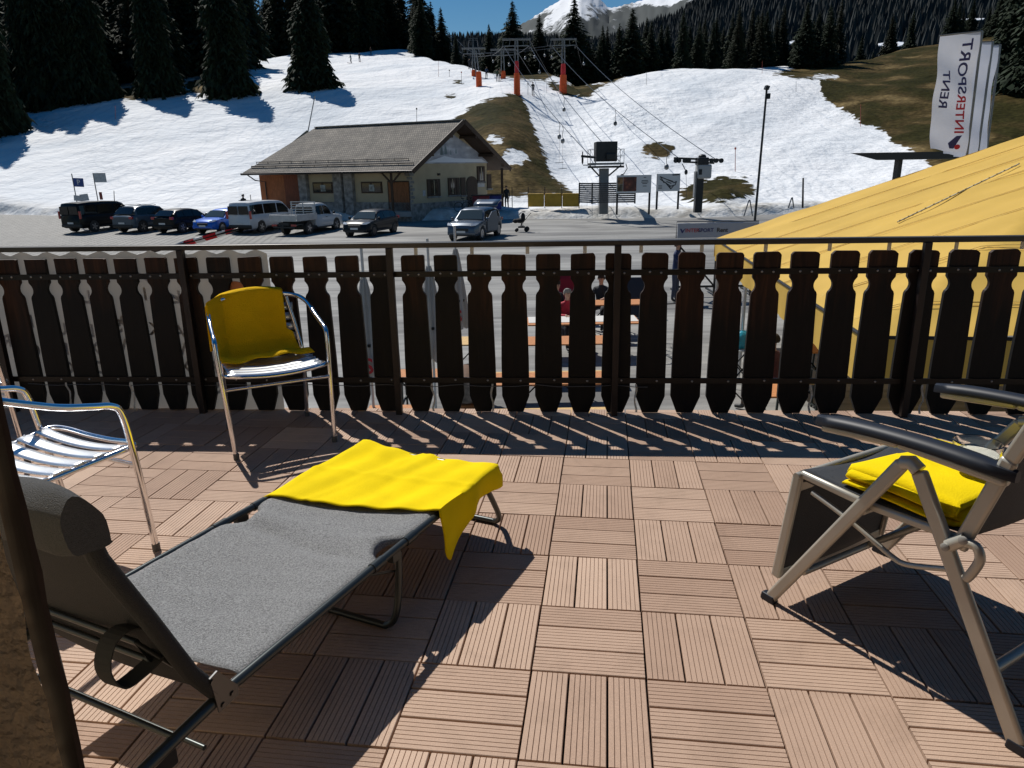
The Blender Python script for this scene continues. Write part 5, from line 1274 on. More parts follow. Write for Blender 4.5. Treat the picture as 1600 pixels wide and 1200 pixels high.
def roof_rails(t, X, W, L, K):
    for s_ in (-1, 1):
        MB().tube([(X(.17), s_ * W * .33, K['H'] + .01), (X(.2), s_ * W * .33, K['H'] + .05), (X(.5), s_ * W * .33, K['H'] + .05), (X(.55), s_ * W * .33, K['H'] - .01)], .016, 6).build('roof_rail', M_STEEL, t, smooth=60)
GR = 'vehicles parked in a row on the left'
def heading(vx, vy): return math.atan2(vy, vx)
P_BLK = mat('black_paint', (.003, .0033, .004), .42, coat=.15, spec=.2); P_GB = paint('grey_blue_paint', (.055, .085, .115)); P_BLU = paint('bright_blue_paint', (.012, .12, .55)); P_WHT = paint('white_paint', (.60, .61, .62), .0, .35)
P_DK = mat('dark_grey_blue_paint', (.005, .007, .011), .42, coat=.15, spec=.2); P_GREY = paint('metallic_grey_paint', (.10, .12, .15), .5); P_PK = paint('off_white_van_paint', (.55, .56, .57), .0, .35)
def park(px, py, kind, label, cat, sg, p_, group=GR, **k):       # px, py: ground below the middle of the end nearest the terrace
    h = Vector((.31, .95, 0)).normalized(); q = on_lot(px, py) + h * (CARS[kind]['L'] / 2 - (.1 if kind != 'cab' else -.1)); q.z = float(lot_z(q.y)); return car(kind, label, cat, q, heading(h.x * sg, h.y * sg), p_, group, **k)
park(116, 365, 'van', 'black passenger van at the left end of the parked row', 'van', 1, P_BLK, name='parked_van')
park(195, 365, 'suv', 'grey-blue estate car with roof rails beside the black van', 'car', 1, P_GB, extra=roof_rails)
park(258, 366, 'hatch', 'black car between the grey-blue one and the bright blue one', 'car', 1, P_BLK)
park(320, 367, 'hatch', 'bright blue hatchback with its bonnet towards the terrace', 'car', -1, P_BLU)
park(378, 366, 'van', 'white passenger van between the blue hatchback and the flatbed truck', 'van', 1, P_WHT, name='parked_van')
def flatbed(t, X, W, L, K):
    ma = mat('dropside_aluminium', (.50, .51, .52), .45, metal=.4, var=.15, vscale=3)
    xb0, xb1, zf = X(-.03), X(.385), .88
    MB().box(((xb0 + xb1) / 2, 0, zf), (xb1 - xb0, W * 1.02, .06)).build('load_floor', ma, t)
    for s_ in (-1, 1): MB().box(((xb0 + xb1) / 2, s_ * W * .51, zf + .19), (xb1 - xb0, .035, .34)).build('side_board', ma, t, bevel=.006)
    MB().box((xb0, 0, zf + .19), (.035, W * .98, .34)).build('tail_board', ma, t, bevel=.006)
    b = MB()
    for y in (-W * .45, 0, W * .45): b.bar((xb1, y, zf), (xb1, y, 1.92), .05, .05, (0, 1, 0))
    for z in (1.30, 1.45, 1.60, 1.75, 1.90): b.bar((xb1, -W * .48, z), (xb1, W * .48, z), .04, .05)
    b.build('headboard_rack', ma, t)
    MB().box(((xb0 + X(.4)) / 2, 0, .70), (X(.4) - xb0, .7, .18)).build('chassis', M_BLACKP, t)
    for s_ in (-1, 1): MB().box((xb0 + .03, s_ * W * .36, .62), (.06, .34, .12)).build('tail_light', M_TAIL, t)
    MB().box((xb0 - .0, 0, .50), (.05, W * .8, .10)).build('rear_bumper', M_BLACKP, t)
    MB().box((xb0 + .9, 0, zf + .12), (1.0, .9, .14)).build('load', mat('dark_load', (.05, .08, .06), .8, var=.5, vscale=5), t, bevel=.03)
park(446, 369, 'cab', 'white flatbed pickup truck with dropsides beside the white van', 'truck', 1, P_PK, name='flatbed_truck', extra=flatbed)
park(556, 371, 'hatch', 'small dark grey hatchback at the right end of the parked row', 'car', -1, P_DK, rim=M_RIMD)
def open_suv(t, X, W, L, K):
    # raised tailgate with glass, opened rear door and front door
    hx = X(.13); b = MB(); pts = [(hx, 1.64), (hx - .15, 1.80), (hx - .75, 1.98), (hx - .95, 1.90)]
    b.grid([[(x, y, z) for y in (-.74, -.4, 0, .4, .74)] for x, z in pts]); b.build('tailgate', P_GREY, t, solid=.05, smooth=50)
    b = MB(); b.grid([[(x, y, z - .035) for y in (-.60, 0, .60)] for x, z in ((hx - .12, 1.75), (hx - .62, 1.92))]); b.build('rear_window', M_GLASS, t, solid=.01)
    for u, ang, wd in ():
        p0 = Vector((X(u) + .30, -W / 2 + .02, 0)); d = Vector((-math.cos(ang), -math.sin(ang), 0))
        b = MB(); b.prism([p0 + Vector((0, 0, .42)), p0 + d * wd + Vector((0, 0, .42)), p0 + d * wd + Vector((0, 0, 1.0)), p0 + d * (wd * .8) + Vector((0, 0, 1.50)), p0 + d * (wd * .2) + Vector((0, 0, 1.52)), p0 + Vector((0, 0, 1.02))], Vector((-d.y, d.x, 0)) * .09); dr = b.build('rear_door', P_GREY, t, bevel=.02)
        b = MB(); b.prism([p0 + d * (wd * .12) + Vector((0, 0, 1.05)), p0 + d * (wd * .9) + Vector((0, 0, 1.05)), p0 + d * (wd * .76) + Vector((0, 0, 1.46)), p0 + d * (wd * .24) + Vector((0, 0, 1.47))], Vector((-d.y, d.x, 0)) * .105 ); b.build('door_window', M_GLASS, dr)
    p0 = Vector((X(.66), -W / 2 + .02, 0)); d = Vector((-math.cos(.55), -math.sin(.55), 0))
    p0 = Vector((X(.66), W / 2 - .0, 0)); d = Vector((-math.cos(.30), math.sin(.30), 0)); wd = 1.0
    b = MB(); b.prism([p0 + Vector((0, 0, .42)), p0 + d * wd + Vector((0, 0, .42)), p0 + d * wd + Vector((0, 0, 1.0)), p0 + d * (wd * .85) + Vector((0, 0, 1.52)), p0 + d * (wd * .45) + Vector((0, 0, 1.46)), p0 + Vector((0, 0, 1.0))], Vector((d.y, -d.x, 0)) * .07); dr = b.build('front_door', P_GREY, t, bevel=.02)
    b = MB(); b.prism([p0 + d * .12 + Vector((0, 0, 1.03)), p0 + d * .92 + Vector((0, 0, 1.03)), p0 + d * .80 + Vector((0, 0, 1.47)), p0 + d * .48 + Vector((0, 0, 1.42))], Vector((d.y, -d.x, 0)) * .04); o_ = b.build('door_window', M_GLASS, dr); o_.location = Vector((-d.y, d.x, 0)) * .012
park(722, 377, 'suv', 'grey estate car with tailgate and doors open, standing apart beside the pushchair', 'car', -1, P_GREY, group=None, extra=open_suv)
# ------------------------------------------------------------------ people
def skin_body(chains, merge=True):
    """chains of (x,y,z,r); first points that coincide are welded; returns verts, faces of one continuous skinned surface"""
    me = bpy.data.meshes.new('sk'); vs = []; es = []; rr = []; idx = {}
    for ch in chains:
        prev = None
        for (x, y, z, r) in ch:
            k = (round(x, 4), round(y, 4), round(z, 4))
            if k not in idx: idx[k] = len(vs); vs.append((x, y, z)); rr.append(r)
            if prev is not None and prev != idx[k]: es.append((prev, idx[k]))
            prev = idx[k]
    me.from_pydata(vs, es, []); o = bpy.data.objects.new('sk', me); COL.objects.link(o)
    md = o.modifiers.new('s', 'SKIN'); md.use_smooth_shade = True
    o.modifiers.new('ss', 'SUBSURF').levels = 1
    for i, r in enumerate(rr): me.skin_vertices[0].data[i].radius = (r, r)
    me.skin_vertices[0].data[0].use_root = True
    bpy.context.view_layer.update()
    m2 = bpy.data.meshes.new_from_object(o.evaluated_get(bpy.context.evaluated_depsgraph_get()))
    V = [v.co.copy() for v in m2.vertices]; F = [tuple(p.vertices) for p in m2.polygons]
    bpy.data.objects.remove(o); bpy.data.meshes.remove(me); bpy.data.meshes.remove(m2)
    return V, F
M_SKIN = mat('skin', (.50, .30, .21), .6, sss=.1)
def person(label, loc, rz, pose='stand', top=(.02, .02, .03), legs=(.02, .02, .03), hair=(.03, .02, .012), helmet=None, skis=False, H=1.75, group=None, seat=.46, poles=False, shadow_hat=None):
    t = thing('person', label, 'person', loc, rz, group)                                  # faces local +x
    s = H / 1.75; S = lambda *p: tuple(q * s for q in p)
    hz, kz = .93, .50
    bodych = []
    if pose == 'sit':
        hz = seat + .06; sh = hz + .50
        legsL = [[(0, 0, hz, .13), (.0, y * .09, hz, .10), (.42, y * .12, hz + .01, .075), (.44, y * .12, .10, .05), (.46, y * .12, .05, .045), (.60, y * .13, .04, .035)] for y in (-1, 1)]
        torso = [(0, 0, hz, .13), (.02, 0, hz + .2, .125), (.06, 0, hz + .42, .135), (.07, 0, hz + .53, .06), (.08, 0, hz + .60, .05), (.09, 0, hz + .70, .085), (.09, 0, hz + .80, .075)]
        arms = [[(.06, 0, hz + .42, .135), (.05, y * .16, hz + .45, .065), (.10, y * .22, hz + .22, .048), (.33, y * .16, hz + .26, .036), (.42, y * .12, hz + .27, .03)] for y in (-1, 1)]
    else:
        w_ = .05 if pose == 'stand' else .12
        kn = .10 if skis else .02
        legsL = [[(0, 0, .93, .12), (.0, y * .09, .90, .095), (kn, y * .11, .50, .065), (-.02, y * .12, .09, .048), (.02, y * .12, .05, .045), (.14, y * .12, .04, .035)] for y in (-1, 1)]
        ln = .10 if skis else .0
        torso = [(0, 0, .93, .12), (.02 + ln * .3, 0, 1.15, .115), (.02 + ln, 0, 1.38, .13), (.02 + ln, 0, 1.49, .055), (.03 + ln, 0, 1.55, .05), (.04 + ln, 0, 1.63, .085), (.04 + ln, 0, 1.71, .07)]
        if skis: arms = [[(.02 + ln, 0, 1.38, .13), (.02 + ln, y * .17, 1.40, .06), (.08, y * .25, 1.15, .045), (.32, y * .24, 1.10, .035), (.40, y * .22, 1.10, .03)] for y in (-1, 1)]
        elif pose == 'reach': arms = [[(.02, 0, 1.38, .13), (.0, y * .18, 1.40, .06), (.16, y * .22, 1.20, .045), (.40, y * .18, 1.22, .035), (.50, y * .15, 1.22, .03)] for y in (-1, 1)]
        else: arms = [[(.02, 0, 1.38, .13), (.0, y * .18, 1.40, .06), (-.02, y * .23, 1.12, .045), (.05, y * .24, .88, .035), (.08, y * .23, .80, .03)] for y in (-1, 1)]
    ch = [[(a * s, b_ * s, c * s if not (pose == 'sit' and c < 0) else c, r * s) for a, b_, c, r in q] for q in [torso] + legsL + arms]
    V, F = skin_body(ch)
    mt_, ml_ = mat('jacket', top, .75, var=.25, vscale=14, bump=.4, bscale=25), mat('trousers', legs, .8, var=.2, vscale=12)
    nk = ch[0][3][2] - .01 * s; wz = (hz - .02) * s; sh_ = ch[0][0]
    me = bpy.data.meshes.new('body'); me.from_pydata([tuple(v) for v in V], [], F)
    hx = arms[0][-1][0] * s
    for m_ in (mt_, ml_, M_SKIN, M_BLACKP): me.materials.append(m_)
    for p in me.polygons:
        c = p.center; p.use_smooth = True
        if c.z > nk + .03 * s and abs(c.y) < .12 * s: p.material_index = 2
        elif c.z < .11 * s: p.material_index = 3
        elif (c.z < wz + .02 and pose != 'sit') or (pose == 'sit' and (c.z < hz * s - .0 + .06 * s) and (c.x > .08 * s or c.z < hz * s)): p.material_index = 1
        if (Vector((abs(c.x), abs(c.y), c.z)) - Vector((abs(arms[0][-1][0]), abs(arms[0][-1][1]), arms[0][-1][2])) * s).length < .055 * s: p.material_index = 2 if not skis else 3
    o = bpy.data.objects.new('body', me); COL.objects.link(o); o.parent = t
    hd = Vector(ch[0][5][:3])
    # face
    b = MB(); b.ball(hd + Vector((.085, 0, -.005)) * s, .016 * s, 6, 5, (1.2, .8, 1.3)); b.build('nose', M_SKIN, o, smooth=60)
    b = MB(); 
    for y in (-1, 1): b.ball(hd + Vector((.078, y * .032, .02)) * s, .009 * s, 6, 4)
    b.build('eyes', M_BLACKP, o)
    b = MB(); b.box(hd + Vector((.083, 0, -.04)) * s, (.006 * s, .04 * s, .008 * s)); b.build('mouth', mat('lips', (.3, .12, .1), .6), o)
    b = MB()
    for y in (-1, 1): b.ball(hd + Vector((.0, y * .086, .0)) * s, .022 * s, 6, 5, (.8, .4, 1.3))
    b.build('ears', M_SKIN, o, smooth=60)
    # fingers and thumb on both hands
    b = MB()
    for y in (-1, 1):
        a0_ = Vector(arms[0][-2][:3]); a1_ = Vector(arms[0][-1][:3]); a0_.y = abs(a0_.y) * y; a1_.y = abs(a1_.y) * y; d = (a1_ - a0_).normalized(); sd = d.cross(Vector((0, 0, 1))).normalized() if abs(d.z) < .9 else Vector((1, 0, 0))
        for k, ln_ in enumerate((.065, .075, .08, .065)):
            q = (a1_ + sd * ((k - 1.5) * .017) + d * .012) * s; e_ = q + (d * ln_ + Vector((0, 0, -.015))) * s
            b.tube([q, q.lerp(e_, .55), e_ + Vector((0, 0, -.012)) * s], [.0085 * s, .008 * s, .006 * s], 6)
        q = (a1_ + sd * (.028 * -y) - d * .01) * s; b.tube([q, q + (d * .03 + sd * (-.03 * y)) * s, q + (d * .055 + sd * (-.034 * y)) * s], [.010 * s, .009 * s, .007 * s], 6)
    b.build('fingers', M_SKIN if not skis else M_BLACKP, o, smooth=60)
    b = MB(); c = helmet or hair
    rows = []
    for i in range(8):
        th = math.pi * .62 * i / 7
        rows.append([hd + Vector((-.012 + .105 * math.sin(th) * math.cos(a) * (1 if math.cos(a) < .2 or th < .9 else .90), .095 * math.sin(th) * math.sin(a), .02 + .105 * math.cos(th) + (.05 if math.cos(a) > .3 and th > 1.1 else 0))) * s for a in [j * 2 * math.pi / 14 for j in range(15)]])
    b.grid(rows); b.build('helmet' if helmet else 'hair', mat('helmet_shell' if helmet else 'hair', c, .35 if helmet else .8), o, smooth=60)
    if skis:
        for y in (-1, 1):
            b = MB(); b.tube([(-.75 * s, y * .12 * s, .012), (.7 * s, y * .12 * s, .012), (.85 * s, y * .12 * s, .03), (.95 * s, y * .12 * s, .10)], [.03, .032, .03, .02], 6); b.build('ski', mat('ski_base', (.12, .03, .03), .4), t)
        if poles:
            for y in (-1, 1): MB().tube([(.42 * s, y * .22 * s, 1.12 * s), (.25 * s, y * .42 * s, .02)], .010, 5).build('ski_pole', M_STEEL, t)
    return t
SK = 'skiers on the slope'
def on(px, py): return onground(px, py)
def skier(px, py, label, top, rz=2.2, **k): 
    g = on(px, py); return person(label, g, rz, 'stand', top=top, skis=True, **k)
skier(833, 149, 'person in black skiing down between the two nearest lift pylons', (.012, .013, .016), rz=1.7)
skier(549, 99, 'person in pale blue skiing high on the piste right of the lone spruce', (.12, .20, .24), rz=-2.4, helmet=(.02, .02, .02))
skier(562, 97, 'person in black skiing just right of the one in pale blue', (.012, .012, .014), rz=-1.2)
skier(580, 86, 'person in brown skiing at the top of the piste', (.10, .05, .03), rz=-2)
skier(760, 123, 'person in navy standing on skis left of the short lift pylon', (.02, .04, .09), rz=1.2)
skier(777, 127, 'person in green riding the drag lift, first of a close pair', (.03, .06, .03), rz=1.5)
skier(781.5, 127, 'person in tan riding the drag lift, second of a close pair', (.25, .16, .08), rz=1.5)
skier(729, 96, 'person in black high on the lift track, upper of two', (.012, .012, .014), rz=1.5)
skier(733.5, 108, 'person in dark grey on the lift track, lower of two', (.03, .03, .035), rz=1.5)
g = on_lot(386, 343); g = Vector((at(382, 330, 51).x, 51.0, .75))
person('person in black standing behind the white van at the snow edge', g, -.4, 'stand', top=(.012, .012, .014), helmet=(.015, .015, .015))
q = at(792, 327, 57.5); q.z = tz(q.x, q.y) - .02
person('person in dark clothes standing at the right-hand corner of the hut', q, -2.0, 'stand', top=(.02, .02, .025), legs=(.015, .015, .02))

# ------------------------------------------------------------------ lifts
M_GALV = mat('galvanised_steel', (.20, .21, .22), .45, metal=.7, var=.25, vscale=6); M_DARKM = mat('dark_machinery', (.028, .031, .034), .5, metal=.4, var=.3, vscale=5)
M_ORG = mat('orange_crash_mat', (.62, .085, .012), .7, var=.25, vscale=2.5); M_REDM = mat('red_crash_mat', (.50, .02, .025), .7, var=.2, vscale=2.5)
PYL = []
def pylon(px, pb, pt, label, mat_h=2.4, lean=0.0, red=False, arms=True, Y=None, wd=1.0, mat_r=.42):
    g = on(px, pb); H = at(px, pt, g.y).z - g.z
    t = thing('lift_pylon', label, 'lift pylon', g, 0)
    lx = lean * H
    for s in (-1, 1): MB().tube([(s * .28, 0, -.4), (s * .16 + lx, 0, H)], .085, 6).build('mast', M_GALV, t, smooth=60)
    b = MB(); k = 0; z = 2.0
    while z < H - 1.0:
        f0, f1 = z / H, min(1, (z + .9) / H); w0, w1 = .28 - .12 * f0, .28 - .12 * f1
        b.bar((-w0 + lx * f0, 0, z), (w1 + lx * f1, 0, z + .9), .04, .04); z += .9
    b.build('lattice', M_GALV, t)
    MB().lathe((0 + lx * .1, 0, -.2), [(mat_r, 0), (mat_r * 1.05, .3), (mat_r * 1.02, mat_h * .7), (mat_r * .9, mat_h + .2)], 12).build('crash_mat', M_ORG, t, smooth=60)
    if red: MB().lathe((lx * .3, 0, mat_h + .0), [(mat_r * .66, 0), (mat_r * .7, .6), (mat_r * .6, 1.5)], 12).build('crash_mat', M_REDM, t, smooth=60)
    if arms:
        W_ = 1.9 * wd
        b = MB(); b.bar((-W_ + lx, 0, H), (W_ + lx, 0, H), .12, .14); b.bar((-W_ * .9 + lx, 0, H - .75), (W_ * .9 + lx, 0, H - .75), .10, .10)
        b.tube([(-W_ + lx, -.2, H + .12), (W_ + lx, -.2, H + .12)], .04, 5)
        for x in (-W_, -W_ * .5, 0, W_ * .5, W_): b.bar((x + lx, 0, H - .75), (x * .9 + lx, 0, H + .15), .05, .05)
        b.build('cross_arm', M_GALV, t)
        for s in (-1, 1):
            b = MB()
            for k in range(4): b.lathe((s * W_ * .92 + lx, -.75 + .5 * k, H - .95), [(.19, -.04), (.17, 0), (.19, .04)], 10, axis='x')
            b.bar((s * W_ * .92 + lx, -.9, H - .80), (s * W_ * .92 + lx, .9, H - .80), .06, .1); b.build('sheave_train', M_DARKM, t)
    PYL.append((g, H, 1.9 * wd * .92)); return t
pylon(808, 148, 62, 'left of the two nearest lift pylons, orange padding with a narrow upper wrap', red=True, wd=1.0, mat_h=2.7)
pylon(880, 145, 62, 'right of the two nearest lift pylons, orange padding under a bright red wrap', red=True, wd=1.0, mat_h=2.4, mat_r=.52)
pylon(786, 123, 78, 'short lift pylon between the near and far ones, orange block at its foot', mat_h=1.1)
pylon(741, 119, 76, 'lift pylon in the middle with two crossing struts and low orange padding', mat_h=.9)
pylon(749, 135, 79, 'leaning single lift strut with orange padding left of centre', mat_h=2.0, lean=-.10, arms=False)
pylon(706, 90, 55, 'farthest lift pylon at the crest under the spruces', mat_h=1.9)
pylon(682, 92, 42, 'tall thin mast with orange foot left of the farthest pylon', mat_h=1.6, arms=False, mat_r=.3)
pylon(740, 93, 60, 'far lift pylon half hidden behind the middle one', mat_h=2.2)
def station_one():
    g = on_lot(943, 318); g.y = 51.5; g.x = at(943, 300, 51.5).x; g.z = .7; c = lambda px, py: at(px, py, 51.5) - g
    t = thing('lift_station', 'lift drive station with dark square machine box on a grey column and railed platform', 'lift station', g)
    MB().box((0, 0, 1.55), (.62, .62, 3.1)).build('column', mat('grey_painted_column', (.20, .21, .215), .5, var=.2, vscale=3), t, bevel=.02)
    q = c(946, 237); MB().box((q.x, 0, q.z), (1.45, 1.5, 1.30)).build('machine_box', M_DARKM, t, bevel=.04)
    q = c(952, 245); MB().box((q.x, -.85, q.z), (.65, .3, .42)).build('motor_cover', M_DARKM, t, bevel=.04)
    q = c(946, 256); MB().box((q.x, 0, q.z), (2.3, 1.8, .14)).build('platform', M_GALV, t)
    b = MB()
    for x in (-1.1, 1.1): b.bar((x * .3, 0, q.z - .8), (x + q.x, 0, q.z - .1), .08, .1)
    b.bar((-1.2, -.6, q.z - .2), (1.3, -.6, q.z - .2), .1, .14); b.build('bracket', M_DARKM, t)
    for s in (-1, 1):
        b = MB(); x0 = q.x + s * .75; x1 = q.x + s * 1.15
        for y in (-.85, .85):
            b.tube([(x0, y, q.z + .95), (x1, y, q.z + .95), (x1, y, q.z)], .018, 5); b.tube([(x0, y, q.z + .5), (x1, y, q.z + .5)], .014, 5); b.tube([(x0, y, q.z), (x1, y, q.z + .95)], .012, 5)
        b.tube([(x1, -.85, q.z + .95), (x1, .85, q.z + .95)], .018, 5); b.build('guard_rail', M_GALV, t)
    b = MB(); a0 = c(908, 244); a1 = c(932, 246)
    b.bar((a0.x, 0, a0.z), (a1.x, 0, a1.z), .14, .16); b.bar((a0.x + .1, 0, a0.z - .55), (a0.x + .1, 0, a0.z + .3), .07, .07); b.bar((a0.x + .15, 0, a0.z - .6), (a0.x + 1.0, 0, a0.z - .6), .06, .06); b.bar((a0.x + 1.0, 0, a0.z - .6), (a0.x + 1.0, 0, a0.z), .06, .06)
    b.lathe((a0.x + .1, 0, a0.z - .25), [(.22, -.05), (.18, 0), (.22, .05)], 12, axis='x'); b.build('guide_arm', M_DARKM, t)
    b = MB(); b.tube([c(978, 256), c(980, 263), c(976, 270), c(972, 274)], .03, 5); b.ball(c(972, 275), .14, 8, 5); b.build('hanger_arm', M_DARKM, t)
station_one()
def station_two():
    g = Vector((at(1091, 310, 50.5).x, 50.5, .75)); c = lambda px, py: at(px, py, 50.5) - g
    t = thing('lift_station', 'lift return station with pale rounded housing on a dark post and long cross arms', 'lift station', g)
    q = c(1091, 300); MB().box((0, 0, 1.15), (.5, .5, 2.3)).build('column', M_DARKM, t, bevel=.02)
    MB().box((-.30, -.05, 1.9), (.10, .42, 1.7)).build('ladder_rail', M_GALV, t)
    q = c(1099, 268); MB().box((q.x, 0, q.z), (.95, .9, .95)).build('housing', mat('pale_grey_housing', (.38, .39, .39), .5, var=.1, vscale=2), t, bevel=.12)
    MB().box((q.x - .32, -.46, q.z - .02), (.22, .03, .36)).build('hatch', M_DARKM, t, bevel=.02)
    q = c(1097, 252); MB().box((q.x, 0, q.z), (.75, .9, .5)).build('motor', M_DARKM, t, bevel=.08)
    MB().ball((q.x, 0, q.z + .30), .28, 10, 6, (1, 1, .6)).build('motor_cap', M_DARKM, t, smooth=60)
    b = MB(); a0 = c(1053, 247); a1 = c(1128, 250); b.bar(a0, a1, .12, .13); b.bar(c(1068, 253) , c(1116, 255), .14, .12)
    for px in (1056, 1061, 1070, 1076, 1112, 1119, 1127): q = c(px, 251); b.lathe(q, [(.16, -.05), (.13, 0), (.16, .05)], 10, axis='y')
    b.build('cross_arm', M_DARKM, t)
    b = MB(); b.tube([c(1066, 256), c(1069, 262), c(1072, 268)], .03, 5); b.ball(c(1072, 269), .15, 8, 5, (.8, .8, 1.2)); b.tube([c(1072, 272), c(1073, 310)], .012, 5); b.build('hanger', M_DARKM, t)
station_two()
M_CAB = mat('steel_cable', (.10, .105, .11), .4, metal=.6)
def sag(a, b_, s, n=14): return [Vector(a).lerp(Vector(b_), i / n) - Vector((0, 0, s * 4 * (i / n) * (1 - i / n))) for i in range(n + 1)]
def cable_set():
    def top(i, side): g, H, w_ = PYL[i]; return g + Vector((side * w_, 0, H - .72))
    st1 = at(925, 246, 51.5); st1b = at(968, 252, 51.5); st2 = at(1062, 248, 50.5); st2b = at(1120, 250, 50.5)
    sets = [([st1, top(0, -1), top(2, -1), top(5, -1)], 'lift cable rising from the drive station to the left pylon'), ([st1b, top(0, 1), top(2, 1), top(5, 1)], 'returning lift cable between the drive station and the left pylon'),
            ([st2, top(1, -1), top(3, -1), top(7, -1)], 'lift cable rising from the return station to the right pylon'), ([st2b, top(1, 1), top(3, 1), top(7, 1)], 'outer lift cable from the return station over the right pylon')]
    res = []
    for pts, lb in sets:
        P = []
        for i in range(len(pts) - 1): P += sag(pts[i], pts[i + 1], (pts[i + 1] - pts[i]).length * .012)[(1 if i else 0):]
        o = MB().tube(P, .028, 5).build('lift_cable', M_CAB, smooth=60); tag(o, lb, 'cable', 'lift cables'); res.append(P)
    return res
CBL = cable_set()
def tbar(px, py, ci, label, drop=1.6, tail=0.0):
    # hanger hung on cable ci where it passes the photo column
    P = CBL[ci]; best = min(P, key=lambda p: abs(project(np.array([list(p)]))[0][0] - px) + .25 * abs(project(np.array([list(p)]))[0][1] - py))
    # refine along the segment list
    bestd = 1e9
    for i in range(len(P) - 1):
        for k in range(10):
            q = P[i].lerp(P[i + 1], k / 10); u = project(np.array([list(q)]))[0]; d = abs(u[0] - px) + abs(u[1] - py)
            if d < bestd: bestd = d; best = q
    t = thing('drag_lift_hanger', label, 'lift hanger', best, group='T-bar hangers on the lift cables')
    MB().tube([(0, 0, 0), (.10, 0, -.3), (.02, 0, -.7), (.05, 0, -1.0)], .022, 5).build('hanger_arm', M_DARKM, t, smooth=60)
    MB().lathe((.05, 0, -1.42), [(.05, 0), (.16, .08), (.17, .28), (.06, .42)], 10).build('reel', M_GALV, t, smooth=60)
    if tail: 
        MB().tube([(.05, 0, -1.4), (.05, 0, -1.4 - tail)], .010, 4).build('rope', M_DARKM, t); MB().tube([(-.3, 0, -1.45 - tail), (.4, 0, -1.42 - tail)], .022, 5).build('t_bar', M_DARKM, t)
for i, (px, py, ci, tail) in enumerate([(870, 190, 0, 1.9), (905, 195, 0, 2.0), (893, 150, 1, 0), (850, 95, 1, 0), (962, 133, 2, 0), (962, 168, 2, 0), (1042, 205, 2, 0), (905, 85, 3, 0), (820, 72, 2, 0), (835, 76, 2, 0), (850, 72, 2, 0), (862, 70, 3, 0), (785, 85, 0, 0), (770, 85, 3, 0)]):
    tbar(px, py, ci, 'small dark T-bar hanger on the lift cable above the slope', tail=tail)
def stay(a, b_, lb):
    o = MB().tube([a, b_], .03, 5).build('stay_wire', M_CAB); tag(o, lb, 'stay wire', 'stay wires of the nearest pylons')
g, H, w_ = PYL[1]; 
stay(g + Vector((w_, 0, H)), on(950, 122), 'taut stay wires running from pylon tops down to the snow'); stay(g + Vector((-w_ * .3, 0, H - 1)), on(915, 122), 'taut stay wires running from pylon tops down to the snow')
g, H, w_ = PYL[0]; stay(g + Vector((w_, 0, H)), on(862, 124), 'taut stay wires running from pylon tops down to the snow'); stay(g + Vector((-.2, 0, H - 1)), on(835, 124), 'taut stay wires running from pylon tops down to the snow')

# ------------------------------------------------------------------ poles, signs, boards, fences
def pole(px, pb, pt, label, r=.03, mt=None, top=None, lean=0, name='marker_pole', cat='pole', cap=None, Y=None, group=None):
    g = on(px, pb) if Y is None else Vector((at(px, pb, Y).x, Y, at(px, pb, Y).z)); tp = at(px + lean, pt, g.y)
    t = thing(name, label, cat, g, group=group); MB().tube([(0, 0, -.3), tp - g], [r, r * .8], 7).build('pole', mt or M_GALV, t, smooth=60)
    if cap: MB().lathe(tp - g, [(.03, -.12), (.09, -.05), (.09, .08), (.02, .12)], 8).build('cap', cap, t, smooth=60)
    return t, tp - g
M_REDP = mat('faded_red_pole', (.35, .07, .05), .6)
pole(480, 206, 150, 'slanting grey snow lance pole behind the hut roof', .07, lean=12)
pole(651, 190, 170, 'thin marker pole above the hut ridge', .03, mt=M_STEEL, cap=M_STEEL)
pole(180, 186, 165, 'thin red marker pole below the dark spruce clump', .03, mt=M_REDP)
pole(343, 151, 137, 'short red marker pole in front of the second lone spruce', .04, mt=M_REDP)
pole(685, 120, 95, 'thin marker pole under the far mast', .025, mt=M_REDP)
pole(721, 132, 113, 'small trail sign pole below the far pylons', .03, mt=M_STEEL, cap=M_REDP)
pole(702, 120, 110, 'short dark marker left of the trail sign pole', .03, mt=M_STEEL, cap=M_STEEL)
pole(1010, 133, 110, 'thin marker pole on the snow crest right of the saddle', .025, mt=M_STEEL)
pole(1191, 115, 95, 'thin red marker pole on the right-hand crest', .025, mt=M_REDP)
pole(1345, 198, 163, 'thin red marker pole at the border of snow and brown hill', .03, mt=M_REDP)
pole(1244, 144, 127, 'thin grey marker pole at the grass tip', .025, mt=M_GALV)
pole(1149, 268, 232, 'red-grey marker pole behind the return station', .035, mt=M_REDP, cap=M_REDP)
pole(1255, 317, 278, 'dark post at the snow edge right of the lamp mast', .06, mt=M_STEEL, Y=44)
pole(1038, 103, 50, 'tall pale snow lance with orange foot on the crest', .07, lean=-8)
g = on(1037, 103); o = MB().lathe(g, [(.35, -.2), (.4, .3), (.3, 1.5)], 10).build('crash_mat', M_ORG, smooth=60); tag(o, 'orange padding round the foot of the snow lance on the crest', 'padding')
pole(1044, 102, 92, 'small red and white marker beside the orange padding', .04, mt=M_REDP, cap=mat('white_cap', (.7, .7, .7), .5))
pole(825, 148, 131, 'small dark signal on a post left of the skier in black', .03, mt=M_STEEL, cap=M_STEEL)
pole(854, 146, 126, 'thin white marker post between the nearest pylons', .03, mt=mat('white_pole', (.6, .6, .6), .6))
t, tp = pole(1180, 338, 140, 'tall dark lamp mast at the edge of the car park', .075, lean=18, name='lamp_mast', cat='lamp post', Y=43.5, mt=M_DARKM)
